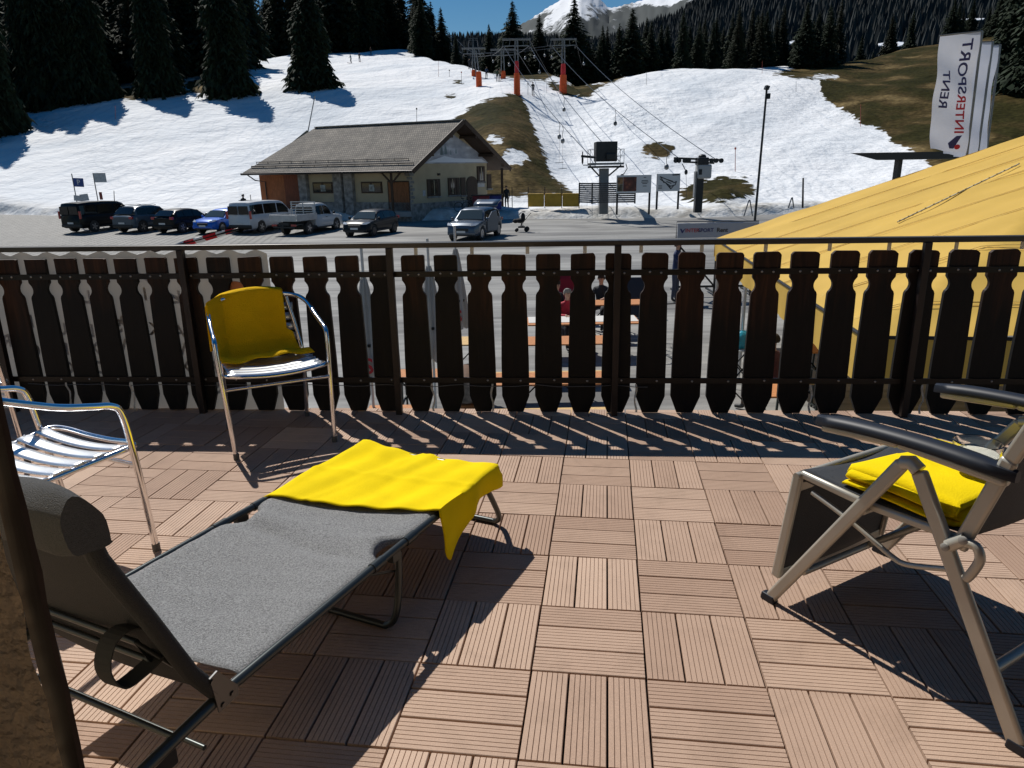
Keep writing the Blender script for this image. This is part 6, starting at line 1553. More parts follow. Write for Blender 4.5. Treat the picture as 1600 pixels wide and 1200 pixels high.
MB().box(tp + Vector((0, 0, .1)), (.22, .34, .22), rot=(0, .3, 0)).build('floodlight', M_DARKM, t, bevel=.02); MB().box(tp + Vector((.14, 0, -.35)), (.16, .2, .3)).build('floodlight', M_DARKM, t, bevel=.02)
def aframe(px, pb, pt, Y, label, h=None):
    g = at(px, pb, Y); tp = at(px, pt, Y) - g; t = thing('hairpin_barrier', label, 'barrier', g)
    w_ = tp.z * .28
    MB().tube(smooth_path([(-w_, 0, 0), (-w_ * .2, 0, tp.z * .9), (0, 0, tp.z), (w_ * .2, 0, tp.z * .9), (w_, 0, 0)], 4), .035, 6).build('hoop', M_GALV, t, smooth=60)
aframe(1169, 338, 313, 42.5, 'grey hairpin hoop standing left of the lamp mast'); aframe(1236, 325, 309, 42, 'small grey hoop against the snow above the yellow tent')
def sign(px, pb, pt, label, face, panels, Y=None, post=.035):
    g = on_lot(px, pb) if Y is None else Vector((at(px, pb, Y).x, Y, at(px, pb, Y).z)); t = thing('road_sign', label, 'sign', g); tp = at(px, pt, g.y) - g
    MB().tube([(0, 0, -.2), (0, 0, tp.z)], post, 8).build('post', M_GALV, t, smooth=60)
    for (x0, y0, x1, y1, m_, rot, txt, tcol, ts) in panels:
        a = at(x0, y1, g.y) - g; c_ = at(x1, y0, g.y) - g; w_, h_ = c_.x - a.x, c_.z - a.z
        pn = MB().box(((a.x + c_.x) / 2, -.05, (a.z + c_.z) / 2), (w_, .03, h_), rot=(0, rot, 0)).build('panel', m_, t, bevel=.01)
        if txt:
            b = MB(); put_text(b, txt, h_ * ts, Matrix.Translation(((a.x + c_.x) / 2, -.07, (a.z + c_.z) / 2)) @ M_XZ, bold=True); b.build('lettering', tcol, pn)
M_SW = mat('sign_white', (.62, .62, .62), .5, var=.2, vscale=9); M_SB = mat('sign_blue', (.02, .07, .28), .4); M_INK = mat('sign_ink', (.03, .03, .035), .6); M_WINK = mat('white_ink', (.7, .7, .7), .6)
sign(124, 335, 271, 'blue parking sign on a post with two small plates behind the black van', None, [(117, 278, 130, 292, M_SB, .06, 'P', M_WINK, .8), (117, 305, 126, 314, M_SW, .1, '', None, 1), (127, 303, 138, 314, M_SW, -.1, '', None, 1)], Y=52)
sign(157, 335, 270, 'square white sign on a thin post above the black van', None, [(149, 270, 165, 285, M_SW, 0, '', None, 1), (157, 300, 159.5, 312, M_REDP, 0, '', None, 1)], Y=52)
b = MB(); g = at(157, 277, 51.9)
pole(178, 316, 298, 'short thin post in the snow beside the white square sign', .03, mt=M_STEEL, Y=53)
def billboard(x0, y0, x1, y1, yb0, yb1, Y, label, art):
    a = at(x0, y1, Y); c_ = at(x1, y0, Y); g = Vector(((a.x + c_.x) / 2, Y, at(x0, yb0, Y).z)); t = thing('billboard', label, 'billboard', g)
    w_, h_ = c_.x - a.x, c_.z - a.z; zc = (a.z + c_.z) / 2 - g.z
    for s in (-1, 1): MB().box((s * w_ * .47, .05, (zc + h_ / 2) / 2 - .2), (.12, .10, zc + h_ / 2 + .4)).build('post', M_DARKM, t)
    pn = MB().box((0, -.02, zc), (w_, .05, h_)).build('panel', mat('board_white', (.62, .63, .63), .5), t, bevel=.01)
    art(pn, w_, h_, zc)
def art1(pn, w_, h_, zc):
    mt = bpy.data.materials.new('food_photo_print'); mt.use_nodes = True; n, l, p = lib(mt); tc = n.new('ShaderNodeTexCoord')
    vo = n.new('ShaderNodeTexVoronoi'); vo.inputs['Scale'].default_value = 3.2; l.new(tc.outputs['Object'], vo.inputs['Vector']); rp = n.new('ShaderNodeValToRGB'); cr = rp.color_ramp
    cr.elements[0].color = (.30, .10, .04, 1); cr.elements[1].color = (.03, .012, .008, 1); e = cr.elements.new(.35); e.color = (.12, .03, .02, 1); l.new(vo.outputs['Distance'], rp.inputs[0]); l.new(rp.outputs[0], p.inputs['Base Color'])
    MB().box((-w_ * .12, -.052, zc), (w_ * .38, .012, h_ * .80)).build('picture', mt, pn)
    MB().box((-w_ * .40, -.052, zc + h_ * .2), (w_ * .16, .012, h_ * .38)).build('picture', mat('print_tan', (.30, .16, .07), .6, var=.8, vscale=5), pn); MB().box((-w_ * .40, -.052, zc - h_ * .2), (w_ * .16, .012, h_ * .40)).build('picture', mat('print_brown', (.16, .13, .08), .6, var=.8, vscale=5), pn)
    b = MB()
    for z, w2 in ((.36, .05), (.18, .13), (.10, .15), (.02, .10), (-.12, .08)): b.box((w_ * .31, -.05, zc + h_ * z), (w_ * w2 * 1.4, .008, h_ * .035))
    b.build('small_print', M_INK, pn)
def art2(pn, w_, h_, zc):
    b = MB()                                       # sledge-like line drawing
    def ln(x0, z0, x1, z1, th=.05): b.bar((w_ * x0, -.052, zc + h_ * z0), (w_ * x1, -.052, zc + h_ * z1), .01, h_ * th, (0, 0, 1))
    for q in [(-.38, .34, .26, -.02), (-.38, .20, .10, -.22), (-.34, .30, -.20, -.02), (-.38, .34, -.38, .20), (.26, -.02, .34, .06), (.34, .06, .30, -.14), (.30, -.14, .10, -.22), (-.05, .16, .18, .06), (-.10, .06, .12, -.06), (.05, -.20, .10, -.38), (.10, -.38, .22, -.20), (-.14, .0, .10, -.36)]: ln(*q)
    ln(.16, .42, .46, .44, .07); b.build('drawing', M_INK, pn)
    b = MB()
    for z in (-.18, -.26, -.34): b.box((-w_ * .36, -.05, zc + h_ * z), (w_ * .16, .008, h_ * .03))
    b.build('small_print', M_INK, pn)
billboard(963, 273, 1018, 302, 326, 322, 47.5, 'wide billboard with brown pictures at its left side in front of the slatted fence', art1)
billboard(1026, 271, 1063, 299, 318, 318, 48.5, 'smaller white billboard with a dark line drawing beside the return station', art2)
def slat_fence():
    g = at(948, 318, 49.6); t = thing('slatted_fence', 'grey horizontal slat fence round the foot of the drive station', 'fence', g)
    pts = [at(905, 315, 50.5) - g, at(925, 318, 49.6) - g, at(992, 314, 49.4) - g, at(992, 312, 53) - g]
    m_ = wood_mat('grey_weathered_slats', (.045, .045, .045), (.1, .1, .1))
    for i in range(3):
        a, c_ = pts[i].copy(), pts[i + 1].copy(); a.z = c_.z = 0
        b = MB()
        for k in range(10): b.bar(a + Vector((0, 0, .10 + k * .135)), c_ + Vector((0, 0, .10 + k * .135)), .03, .105)
        b.build('slat_panel', m_, t)
    for p in pts: MB().box((p.x, p.y, .68), (.09, .09, 1.4)).build('post', M_DARKM, t)
slat_fence()
def yellow_mats():
    a, c_ = at(824, 305, 54), at(906, 305, 53); g = (a + c_) / 2; g.z = 1.15; t = thing('safety_mat', 'yellow safety mats in front of the brown grass right of the hut', 'safety mat', g)
    m_ = mat('yellow_mat', (.50, .30, .03), .7, var=.25, vscale=2)
    for k in range(3):
        p, q = a.lerp(c_, k / 3 + .01) - g, a.lerp(c_, (k + 1) / 3 - .01) - g; b = MB(); b.prism([(p.x, p.y, .0), (q.x, q.y, .0), (q.x, q.y, .95), (p.x, p.y, .95)], (0, .25, 0)); b.build('mat_section', m_, t, bevel=.06)
yellow_mats()
def net_fence():
    a, c_ = at(800, 300, 56), at(905, 300, 53.5); g = (a + c_) / 2; g.z = 1.3; t = thing('net_fence', 'thin net fence on posts behind the yellow safety mats', 'fence', g)
    b = MB()
    for z in (.15, .45, .75, 1.05): b.tube([Vector((a.x - g.x, a.y - g.y, z)), Vector((c_.x - g.x, c_.y - g.y, z))], .008, 4)
    for k in range(60): p = a.lerp(c_, k / 59) - g; b.tube([(p.x, p.y, .1), (p.x, p.y, 1.08)], .005, 3)
    b.build('net', M_STEEL, t)
    for k in range(5): p = a.lerp(c_, k / 4) - g; MB().tube([(p.x, p.y, -.3), (p.x, p.y, 1.25)], .03, 6).build('post', M_STEEL, t)
net_fence()
def barrier_left():
    a, c_ = at(378, 304, 53), at(404, 304, 53); g = (a + c_) / 2; g.z = .8; t = thing('rope_barrier', 'low dark rail beside the person in black behind the white van', 'barrier', g)
    MB().tube([Vector((a.x - g.x - .3, 0, 1.2)), Vector((c_.x - g.x + .4, 0, 1.2))], .025, 5).build('rail', M_STEEL, t)
    for x in (-.5, .0, .6): MB().tube([(x, 0, 0), (x, 0, 1.6 if x == 0 else 1.2)], .025, 5).build('post', M_STEEL, t)
barrier_left()
def bins():
    for px, Y, w_, h_, c_, lb in [(752, 52.8, 1.2, 1.0, (.20, .015, .03), 'red drinks stand beside the arched hut door'), (773, 53.5, 1.0, 1.0, (.02, .03, .22), 'blue barrel table beside the red drinks stand')]:
        q = at(px, 326, Y); q.z = tz(q.x, q.y) if tz(q.x, q.y) > .8 else 1.0; q.z = 1.05
        t = thing('drinks_stand', lb, 'stand', q); MB().box((0, 0, .5), (w_, .7, h_)).build('counter', mat('stand_paint', c_, .6, var=.3, vscale=4), t, bevel=.03); MB().box((0, -.05, 1.04), (w_ * 1.15, .85, .06)).build('counter_top', M_DARKM, t)
bins()
def bike_rack():
    for i in range(2):
        q = at(728 + i * 12, 328, 51.6 + i * .4); q.z = 1.0; t = thing('parked_bicycle', ['dark bicycle leaning under the hut windows', 'dark bicycle nearer the arched hut door'][i], 'bicycle', q, .25)
        for x in (-.52, .52):
            w_ = MB().tube([(x + .33 * math.cos(a), 0, .35 + .33 * math.sin(a)) for a in [k * math.pi / 8 for k in range(16)]], .022, 5, closed=True).build('wheel', M_TYRE, t)
        MB().tube([(-.52, 0, .35), (-.1, 0, .32), (.38, 0, .80), (-.18, 0, .82), (-.1, 0, .32)], .02, 5).build('frame', M_DARKM, t); MB().tube([(.52, 0, .35), (.36, 0, .98)], .02, 5).build('fork', M_DARKM, t); MB().tube([(.40, -.28, 1.0), (.34, 0, .98), (.40, .28, 1.0)], .014, 5).build('handlebar', M_DARKM, t); MB().box((-.2, 0, .94), (.24, .12, .05)).build('saddle', M_BLACKP, t, bevel=.02); MB().tube([(-.18, 0, .80), (-.2, 0, .93)], .014, 5).build('seat_post', M_DARKM, t)
bike_rack()
def pushchair():
    g = on_lot(815, 362); t = thing('pushchair', 'black pushchair standing on the car park beside the open grey car', 'pushchair', g, math.pi - .1)
    for x, r_ in ((.30, .10), (-.32, .15)):
        for y in (-.24, .24): MB().lathe((x, y, r_), [(r_ * .8, -.025), (r_, 0), (r_ * .8, .025)], 14, axis='y').build('wheel', M_TYRE, t, smooth=50)
    for y in (-.22, .22):
        MB().tube([(.30, y, .12), (.0, y, .42), (-.32, y, .16)], .017, 6).build('frame', M_DARKM, t); MB().tube([(0, y, .42), (-.28, y, .78), (-.55, y, 1.08)], .016, 6).build('push_bar', M_DARKM, t)
    MB().tube([(-.55, -.22, 1.08), (-.55, .22, 1.08)], .022, 6).build('handle', M_BLACKP, t); MB().tube([(0, 0, .35), (.02, 0, .62)], .035, 6).build('seat_post', M_DARKM, t)
    b = MB(); b.ball((.10, 0, .66), .24, 12, 8, (1.25, .85, .62)); b.ball((.36, 0, .64), .15, 10, 7, (1.2, 1.2, .9)); b.ball((-.10, 0, .86), .22, 12, 8, (.62, .95, 1.25)); b.build('seat', mat('pushchair_fabric', (.012, .012, .013), .85), t, smooth=60)
    rows = [[(-.12 + .30 * math.cos(a) * .9, .21 * math.cos(b_), .86 + .34 * math.sin(a) - .06 * abs(math.sin(b_)) * 0) for b_ in [math.pi * j / 6 for j in range(7)]] for a in [math.pi * (.15 + .5 * i / 6) for i in range(7)]]
    MB().grid(rows).build('hood', mat('hood_fabric', (.012, .012, .013), .85), t, smooth=60, solid=.03); MB().box((0, 0, .28), (.4, .36, .10)).build('basket', M_BLACKP, t, bevel=.03)
pushchair()
def black_load():
    g = on_lot(272, 356); g = at(271, 330, 52.5); g.z = .40; t = thing('covered_motorcycle', 'dark covered motorcycle showing above the roof of the black car', 'motorcycle', g, .2)
    rows = []
    for i in range(12):
        u = i / 11; x = -1.1 + 2.2 * u; h = np.interp(u, [0, .15, .4, .62, .74, .84, 1], [.5, .78, .85, .9, 1.22, 1.05, .5]); w_ = .28 + .05 * math.sin(u * 9)
        rows.append([(x, w_ * math.cos(a), h * (.25 + .75 * max(0, math.sin(a)) ** .6) if math.sin(a) > 0 else .05) for a in [math.pi * j / 10 for j in range(11)]])
    MB().grid(rows).build('cover', mat('black_tarp', (.012, .012, .013), .6, bump=.5, bscale=8), t, smooth=60)
    for x in (-.75, .8): MB().lathe((x, 0, .32), [(.26, -.06), (.32, 0), (.26, .06)], 14, axis='y').build('wheel', M_TYRE, t, smooth=50)
black_load()
# ------------------------------------------------------------------ in front of the terrace: marquee, flags, tables, people
def atz(px, py, z):
    r = ray(px, py); t = (z - CAMZ) / r.z; return Vector((0, 0, CAMZ)) + r * t
M_TENT = cloth_mat('yellow_marquee_canvas', (.72, .47, .105), .16, .6, var=.10, vscale=.8, bump=.12, bscale=9)
TE = 2.30
TA, TB = atz(1117, 373, TE), atz(1347, 524, TE)
te = (TB - TA).normalized(); tn = Vector((-te.y, te.x, 0)); TLEN = (TB - TA).length
rr = ray(1600, 212)
# slope of the canvas so that its far edge passes the right border where the photo shows it
vv = None
for i in range(1, 400):
    p = TA + tn * (i * .05)
    if p.x / p.y > rr.x / rr.y: vv = i * .05; zz = CAMZ + rr.z / rr.y * p.y; break
TS = (zz - TE) / vv; VMAX = 8.2
def troof(u, v):                                  # u metres from A along the eave, v metres inwards
    w_ = TLEN - u; h = TE + TS * min(v, max(0, w_) + 0.0)
    return TA + te * u + tn * v + Vector((0, 0, h - TE))
def make_tent():
    t = thing('marquee', 'large yellow canvas marquee with seams and hanging valance right of the railing', 'marquee', (TA + TB) / 2 * 1.0)
    o0 = t.matrix_basis.translation.copy()
    rows = []; nu, nv = 130, 70
    for i in range(nu + 1):
        u = TLEN * i / nu; row = []
        for j in range(nv + 1):
            v = VMAX * j / nv; p = troof(u, v)
            seam = abs((u / 1.32) % 1 - .5) * 2             # 1 on a seam
            p.z += -.035 * (1 - seam ** 2) * min(1, v / .4) * (1 if v < TLEN - u else .3) + .016 * math.sin(v * 2.3 + u * 4) * math.sin(u * 1.1) + .012 * math.sin(v * 5.1 - u * 2.6) * math.sin(u * .7 + v) + .008 * math.sin(v * 1.1 + u * 9)
            row.append(p - o0)
        rows.append(row)
    b = MB(); b.grid(rows)
    # far gable
    far = [TA + tn * (VMAX * j / 20) + Vector((0, 0, TS * VMAX * j / 20)) - o0 for j in range(21)]
    b.grid([far, [Vector((p.x, p.y, TE - .4 - o0.z)) for p in far]])
    b.build('canopy', M_TENT, t, smooth=50)
    b = MB()
    for k in range(1, int(TLEN / 1.32) + 1):
        u = (k) * 1.32 - .66 + .66
        if u > TLEN: break
        for off in (-.035, .035):
            b.tube([troof(u + off, VMAX * j / 30) + Vector((0, 0, .012)) - o0 for j in range(31)], .0045, 4)
    b.build('seams', mat('canvas_seam', (.80, .56, .17), .6), t)
    def val(p0, p1, n_, nm, H=.5, ph=0):
        rows = []
        for i in range(n_ + 1):
            p = p0.lerp(p1, i / n_); d = Vector((-(p1 - p0).y, (p1 - p0).x, 0)).normalized(); row = []
            for k in range(6):
                f = k / 5; row.append(p + d * (.018 * math.sin(i * .7 + ph) * f + .03 * f) + Vector((0, 0, -H * f)) - o0)
            rows.append(row)
        MB().grid(rows).build(nm, M_TENT, t, smooth=60)
    val(TA, TB, 90, 'valance'); val(TB, TB + tn * 8.2, 80, 'valance', ph=2)
    b = MB(); b.tube([TB + Vector((0, 0, -.02)) - o0, TB + tn * 8.2 + Vector((0, 0, -.02)) - o0], .02, 6); b.tube([TA - o0, TB - o0], .02, 6); b.build('eave_rail', M_STEEL, t)
    ml = mat('tent_pole_aluminium', (.55, .56, .58), .35, metal=.7)
    for q in (TA + tn * .1 + te * .1, TA.lerp(TB, .36) + tn * .08, TA.lerp(TB, .40) + tn * .5, TA.lerp(TB, .72) + tn * .08, TB - te * .1 + tn * .1, TB + tn * 3 - te * .1, TB + tn * 5.5 - te * .1, TA + tn * 4, TA + tn * 7.5):
        MB().tube([(q.x - o0.x, q.y - o0.y, .02 - o0.z), (q.x - o0.x, q.y - o0.y, TE - o0.z)], .035, 8).build('pole', ml, t, smooth=60)
    # twisted rope lying on the canvas
    def onroof(px, py):
        r = ray(px, py); best = None
        for i in range(3000):
            Y = 5 + i * .005; p = EYE + r * (Y / r.y); u = (p - TA).dot(te); v = (p - TA).dot(tn)
            if v < 0 or u > TLEN or v > VMAX: continue
            d = p.z - troof(u, v).z
            if best is None or abs(d) < best[0]: best = (abs(d), p)
        return best[1]
    a, c_ = onroof(1402, 349), onroof(1592, 258); P = [a.lerp(c_, k / 60) for k in range(61)]; P = [Vector((p.x, p.y, troof((p - TA).dot(te), (p - TA).dot(tn)).z + .022)) - o0 for k, p in enumerate(P)]
    mr = mat('pale_rope', (.55, .50, .36), .8)
    MB().tube(P, .013, 6).build('rope', [mr], t, smooth=60)
    MB().tube([p + Vector((.006 * math.cos(k * 1.6), 0, .010 * math.sin(k * 1.6))) for k, p in enumerate(P)], .008, 5).build('rope', mat('dark_rope_strand', (.06, .055, .04), .8), t, smooth=60)
make_tent()

def flag(i, corners, Y, label):
    TL, TR, BR_, BL = [at(x, y, Y) for x, y in corners]; base = Vector((at(corners[2][0] + 2, corners[2][1], Y).x - .0, Y, .2))
    t = thing('banner_flag', label, 'flag', base, group='row of white banner flags'); o0 = base
    px_top = TR + (TR - BR_) * .0; pl_ = MB(); pl_.tube([(0.03, 0, 0), BR_ + Vector((.05, .0, 0)) - o0, TR + Vector((.05, 0, .02)) - o0], .03, 8); pl_.build('pole', M_GALV, t, smooth=60)
    MB().tube([TL + Vector((-.02, 0, .02)) - o0, TR + Vector((.06, 0, .02)) - o0], .016, 6).build('top_bar', M_GALV, t)
    def S(u, v):                                   # u 0..1 left->right, v 0..1 bottom->top
        p = BL.lerp(BR_, u).lerp(TL.lerp(TR, u), v)
        bow = -.10 * (1 - u) * math.sin(math.pi * v) * .4
        return p + Vector((bow, .05 * math.sin(u * 4 + v * 7) + .025 * math.sin(v * 17 + u * 3), .012 * math.sin(u * 9) * (1 - v)))
    rows = [[S(u / 14, v / 40) - o0 for u in range(15)] for v in range(41)]
    MB().grid(rows).build('cloth', cloth_mat('white_flag_cloth' , (.60, .63, .72), .35, .7, var=.05, bump=.25, bscale=6), t, smooth=60)
    W_ = (TR - TL).length; H_ = (TR - BR_).length
    def lay(b, s, size, uc, v0, v1):               # mirrored text running upwards
        vs, fs = text_mesh(s, 1.0, 0, 'LEFT', True)
        x0, x1 = min(v.x for v in vs), max(v.x for v in vs); out = []
        for v in vs:
            vv_ = v0 + (v1 - v0) * (v.x - x0) / (x1 - x0); uu = uc + v.y * size
            out.append(S(uu, vv_) + Vector((0, -.015, 0)) - o0)
        b.add(out, fs)
    navy = mat('flag_navy_print', (.035, .04, .16), .7); red = mat('flag_red_print', (.55, .03, .05), .7)
    if i < 1:
        b = MB(); lay(b, 'SPORT', .34, .70, .500, .955); b.build('lettering', navy, t)
        b = MB(); lay(b, 'INTER', .34, .70, .165, .50); b.build('lettering', red, t)
        b = MB(); lay(b, 'RENT', .29, .24, .375, .70); b.build('lettering', navy, t)
        b = MB(); b.add([S(u, v) + Vector((0, -.015, 0)) - o0 for u, v in ((.50, .075), (.56, .03), (.66, .03), (.80, .145), (.66, .14), (.56, .10))], [(0, 1, 2, 3, 4, 5)])
        b.build('emblem', navy, t)
        b = MB(); b.add([S(.74 + .07 * math.cos(a), .045 + .022 * math.sin(a)) + Vector((0, -.015, 0)) - o0 for a in [k * math.pi / 8 for k in range(16)]], [tuple(range(16))]); b.build('emblem', red, t)
flag(0, [(1469, 57), (1531, 50), (1508, 240), (1454, 232)], 18.2, 'nearest white banner flag with mirrored red and blue lettering, fully visible')
flag(1, [(1492, 70), (1548, 66), (1524, 246), (1474, 240)], 19.8, 'second white banner flag, only its right strip showing behind the nearest one')
flag(2, [(1508, 74), (1560, 71), (1537, 250), (1490, 245)], 21.3, 'hindmost white banner flag at the right end of the row')

def canopy_dark():
    Y = 27; a, c_ = at(1328, 241, Y), at(1520, 241, Y); g = Vector(((a.x + c_.x) / 2 + 1.5, Y + 1.5, .2)); t = thing('flat_canopy', 'black flat canopy roof on posts behind the yellow marquee', 'canopy', g)
    m_ = mat('black_canopy_metal', (.018, .019, .021), .45); x0, x1 = a.x - g.x, c_.x - g.x + 4
    MB().prism([(x0, -1.5, a.z - g.z + .04), (x0 + 1.0, -1.5, a.z - g.z - .22), (x1, -1.5, a.z - g.z - .22), (x1, -1.5, a.z - g.z + .04)], (2.3, 4, 0)).build('roof', m_, t)
    for px in (1416, 1434, 1452): q = at(px, 262, Y) - g; MB().box((q.x, (px - 1416) * .05 - 1.0, (a.z - g.z - .1) / 2), (.14, .14, a.z - g.z)).build('post', m_, t)
canopy_dark()
q = atz(1395, 345, .2); q = Vector((at(1370, 300, 30).x, 30, .2))
car('suv', 'dark grey car roof rising behind the marquee below the black canopy', 'car', q, .1, P_DK)

def sign_trailer():
    Y = 21.5; a, c_ = at(1058, 372, Y), at(1186, 347, Y); g = Vector(((a.x + c_.x) / 2, Y, .08)); t = thing('sign_frame', 'steel frame stand carrying a pale sports rental sign left of the marquee', 'sign', g)
    w_, h_ = c_.x - a.x, c_.z - a.z; zc = (a.z + c_.z) / 2 - g.z
    pn = MB().box((0, 0, zc), (w_, .04, h_)).build('panel', mat('pale_blue_grey_panel', (.36, .40, .47), .5), t, bevel=.01)
    MB().tube([(-w_ / 2 - .03, 0, zc - h_ / 2), (-w_ / 2 - .03, 0, zc + h_ / 2 + .05), (w_ / 2, 0, zc + h_ / 2 + .03)], .018, 6).build('rim', M_GALV, pn)
    x0 = at(1062, 360, Y).x - g.x
    b = MB(); b.add([Vector((x0 + x, -.026, zc + z)) for x, z in ((0, .06), (.05, .06), (.08, 0), (.17, .08), (.09, -.07), (.06, -.07))], [(0, 1, 2, 3, 4, 5)])
    put_text(b, 'SPORT', .155, Matrix.Translation((x0 + .545, -.028, zc)) @ M_XZ, align='LEFT', bold=True); b.build('lettering', mat('sign_navy', (.03, .035, .15), .6), pn)
    b = MB(); put_text(b, 'INTER', .155, Matrix.Translation((x0 + .16, -.028, zc)) @ M_XZ, align='LEFT', bold=True); b.build('lettering', mat('sign_red', (.45, .05, .07), .6), pn)
    b = MB(); put_text(b, 'Rent', .175, Matrix.Translation((x0 + 1.10, -.028, zc)) @ M_XZ, align='LEFT', bold=True); b.build('lettering', M_INK, pn)
    b = MB(); zt = zc - h_ / 2 - .15
    for x in (-w_ * .46, 0, w_ * .46): b.bar((x, 0, 0), (x, 0, zt + .1), .06, .06, (0, 1, 0)); b.bar((x, 0, .1), (x, .9, .1), .05, .05)
    b.bar((-w_ * .5, 0, zt), (w_ * .5, 0, zt), .10, .08); b.bar((-w_ * .46, 0, zt - .1), (0, 0, .3), .05, .05); b.bar((w_ * .46, 0, zt - .1), (0, 0, .3), .05, .05); b.bar((-w_ * .5, 0, .3), (w_ * .5, 0, .3), .06, .06)
    b.build('frame', M_DARKM, t)
    b = MB(); b.bar((-w_ * .5, -.06, zt + .08), (w_ * .5, -.06, zt + .08), .03, .05); b.build('light_bar', mat('white_bar', (.6, .6, .6), .5), t)
sign_trailer()

M_BEER = wood_mat('orange_beer_table_wood', (.40, .17, .065), (.3, .1, .03)); M_BEERL = wood_mat('pale_bench_wood', (.50, .33, .14), (.3, .2, .08)); M_LEG = mat('dark_green_leg', (.02, .03, .028), .5)
for m_ in (M_BEER, M_BEERL):
    n, l, p = lib(m_); rp = [x for x in n if x.type == 'VALTORGB'][0]; c0 = rp.color_ramp.elements[0].color; rp.color_ramp.elements[1].color = [c0[i] * 1.5 for i in range(3)] + [1]
def beer(x0, x1, Y, label, bench=False, cloth=None, wd=None, m_=None, group=None):
    w_ = wd or (.26 if bench else .68); h = .48 if bench else .77; z0 = float(lot_z(Y)) + .005; L = x1 - x0
    t = thing('beer_bench' if bench else 'beer_table', label, 'bench' if bench else 'table', ((x0 + x1) / 2, Y, z0), 0, group)
    MB().box((0, 0, h - .014), (L, w_, .028)).build('seat' if bench else 'table_top', m_ or (M_BEERL if bench else M_BEER), t, bevel=.004)
    for s in (-1, 1):
        b = MB(); x = s * (L / 2 - .35)
        for y in (-1, 1): b.bar((x, y * w_ * .38, 0), (x, y * w_ * .30, h - .03), .03, .03); b.bar((x, 0, h * .45), (x - s * .38, 0, h - .03), .02, .02)
        b.bar((x, -w_ * .36, .06), (x, w_ * .36, .06), .03, .03); b.bar((x, -w_ * .33, h * .45), (x, w_ * .33, h * .45), .025, .025); b.build('leg_frame', M_LEG, t)
    if cloth: 
        c_ = MB().box((0, .09, h + .004), (L * .98, w_ - .18, .008)).build('table_runner', mat('white_table_runner', (.62, .60, .56), .8), M=Matrix.Translation(((x0 + x1) / 2, Y, z0))); tag(c_, 'off-white runner spread over the beer table by the person in red', 'table runner')
    return t
def X_(px, Y): return at(px, 500, Y).x
GB = 'beer benches in front of the terrace'; GT = 'beer tables in front of the terrace'
beer(X_(768, 10.0), X_(962, 10.0), 9.95, 'pale beer bench nearest the terrace in front of the long orange table', True)
beer(X_(772, 10.7), X_(948, 10.7), 10.68, 'orange beer table with a pale bench at either side, straight below the railing')
beer(X_(770, 12.1), X_(946, 12.1), 11.95, 'pale beer bench between the two middle orange tables', True)
beer(X_(822, 13.2), X_(950, 13.2), 13.2, 'orange beer table just in front of the white covered one')
beer(X_(824, 15.0), X_(996, 15.0), 14.95, 'beer table partly covered by an off-white runner beside the person in red', cloth=True, wd=.8)
beer(X_(905, 16.9), X_(1003, 16.9), 16.9, 'farthest orange beer table in front of the person in black')
beer(X_(925, 16.0), X_(1002, 16.0), 16.05, 'far beer bench before the farthest orange table', True, m_=M_BEER)
beer(X_(560, 9.2), X_(650, 9.2), 9.15, 'orange beer table at the left below the closed parasols')
beer(X_(590, 11.0), X_(684, 11.0), 11.0, 'orange beer table left of the barrel under the closed parasols')
beer(X_(690, 13.4), X_(735, 13.4), 13.3, 'short pale table behind the barrel', m_=M_BEERL)
beer(X_(1195, 10.0), X_(1232, 10.0), 9.9, 'orange beer table end at the open side of the marquee')
beer(X_(1262, 12.0), X_(1330, 12.0), 12.3, 'orange beer table inside the marquee')
beer(X_(1270, 11.0), X_(1330, 11.0), 11.2, 'pale beer bench inside the marquee', True)
def folding_table():
    Y = 12.6; g = Vector((X_(1160, Y), Y, .003)); t = thing('folding_table', 'small white folding table with crossed legs holding a blue bag', 'table', g)
    MB().box((0, 0, .70), (.62, .5, .03)).build('table_top', mat('white_laminate', (.62, .66, .68), .4), t, bevel=.01)
    b = MB()
    for y in (-.2, .2): b.bar((-.28, y, 0), (.28, y, .68), .022, .022, (0, 1, 0)); b.bar((.28, y, 0), (-.28, y, .68), .022, .022, (0, 1, 0))
    b.build('crossed_legs', M_DARKM, t)
    rows = [[(r_ * math.cos(a) * 1.25, r_ * math.sin(a) * .8, .715 + z + .012 * math.sin(a * 3)) for a in [k * math.pi / 8 for k in range(17)]] for r_, z in ((.17, 0), (.20, .08), (.19, .18), (.12, .27), (.05, .31), (.01, .31))]
    o = MB().grid(rows).build('plastic_bag', mat('bright_blue_plastic', (.03, .36, .50), .3, var=.6, vscale=7, bump=.6, bscale=12), M=Matrix.Translation(g), smooth=50); tag(o, 'bright blue plastic bag on the white folding table', 'bag')
folding_table()
def barrel():
    Y = 11.6; g = Vector((X_(727, Y), Y, .0)); t = thing('barrel_table', 'round wooden barrel with a pale painted end lying between the left tables', 'barrel', g)
    MB().lathe((0, 0, .42), [(.24, -.42), (.29, -.2), (.31, 0), (.29, .2), (.24, .42)], 20, axis='y').build('barrel', mat('barrel_oak', (.12, .06, .03), .8, var=.4, vscale=5), t, smooth=60)
    MB().lathe((0, -.425, .42), [(.22, -.012), (.22, 0)], 20, axis='y').build('barrel_end', mat('pale_barrel_end', (.34, .29, .24), .8, var=.6, vscale=11), t)
    for y in (-.3, .3): MB().box((0, y, .07), (.6, .1, .14)).build('cradle', M_BEER, t)
barrel()
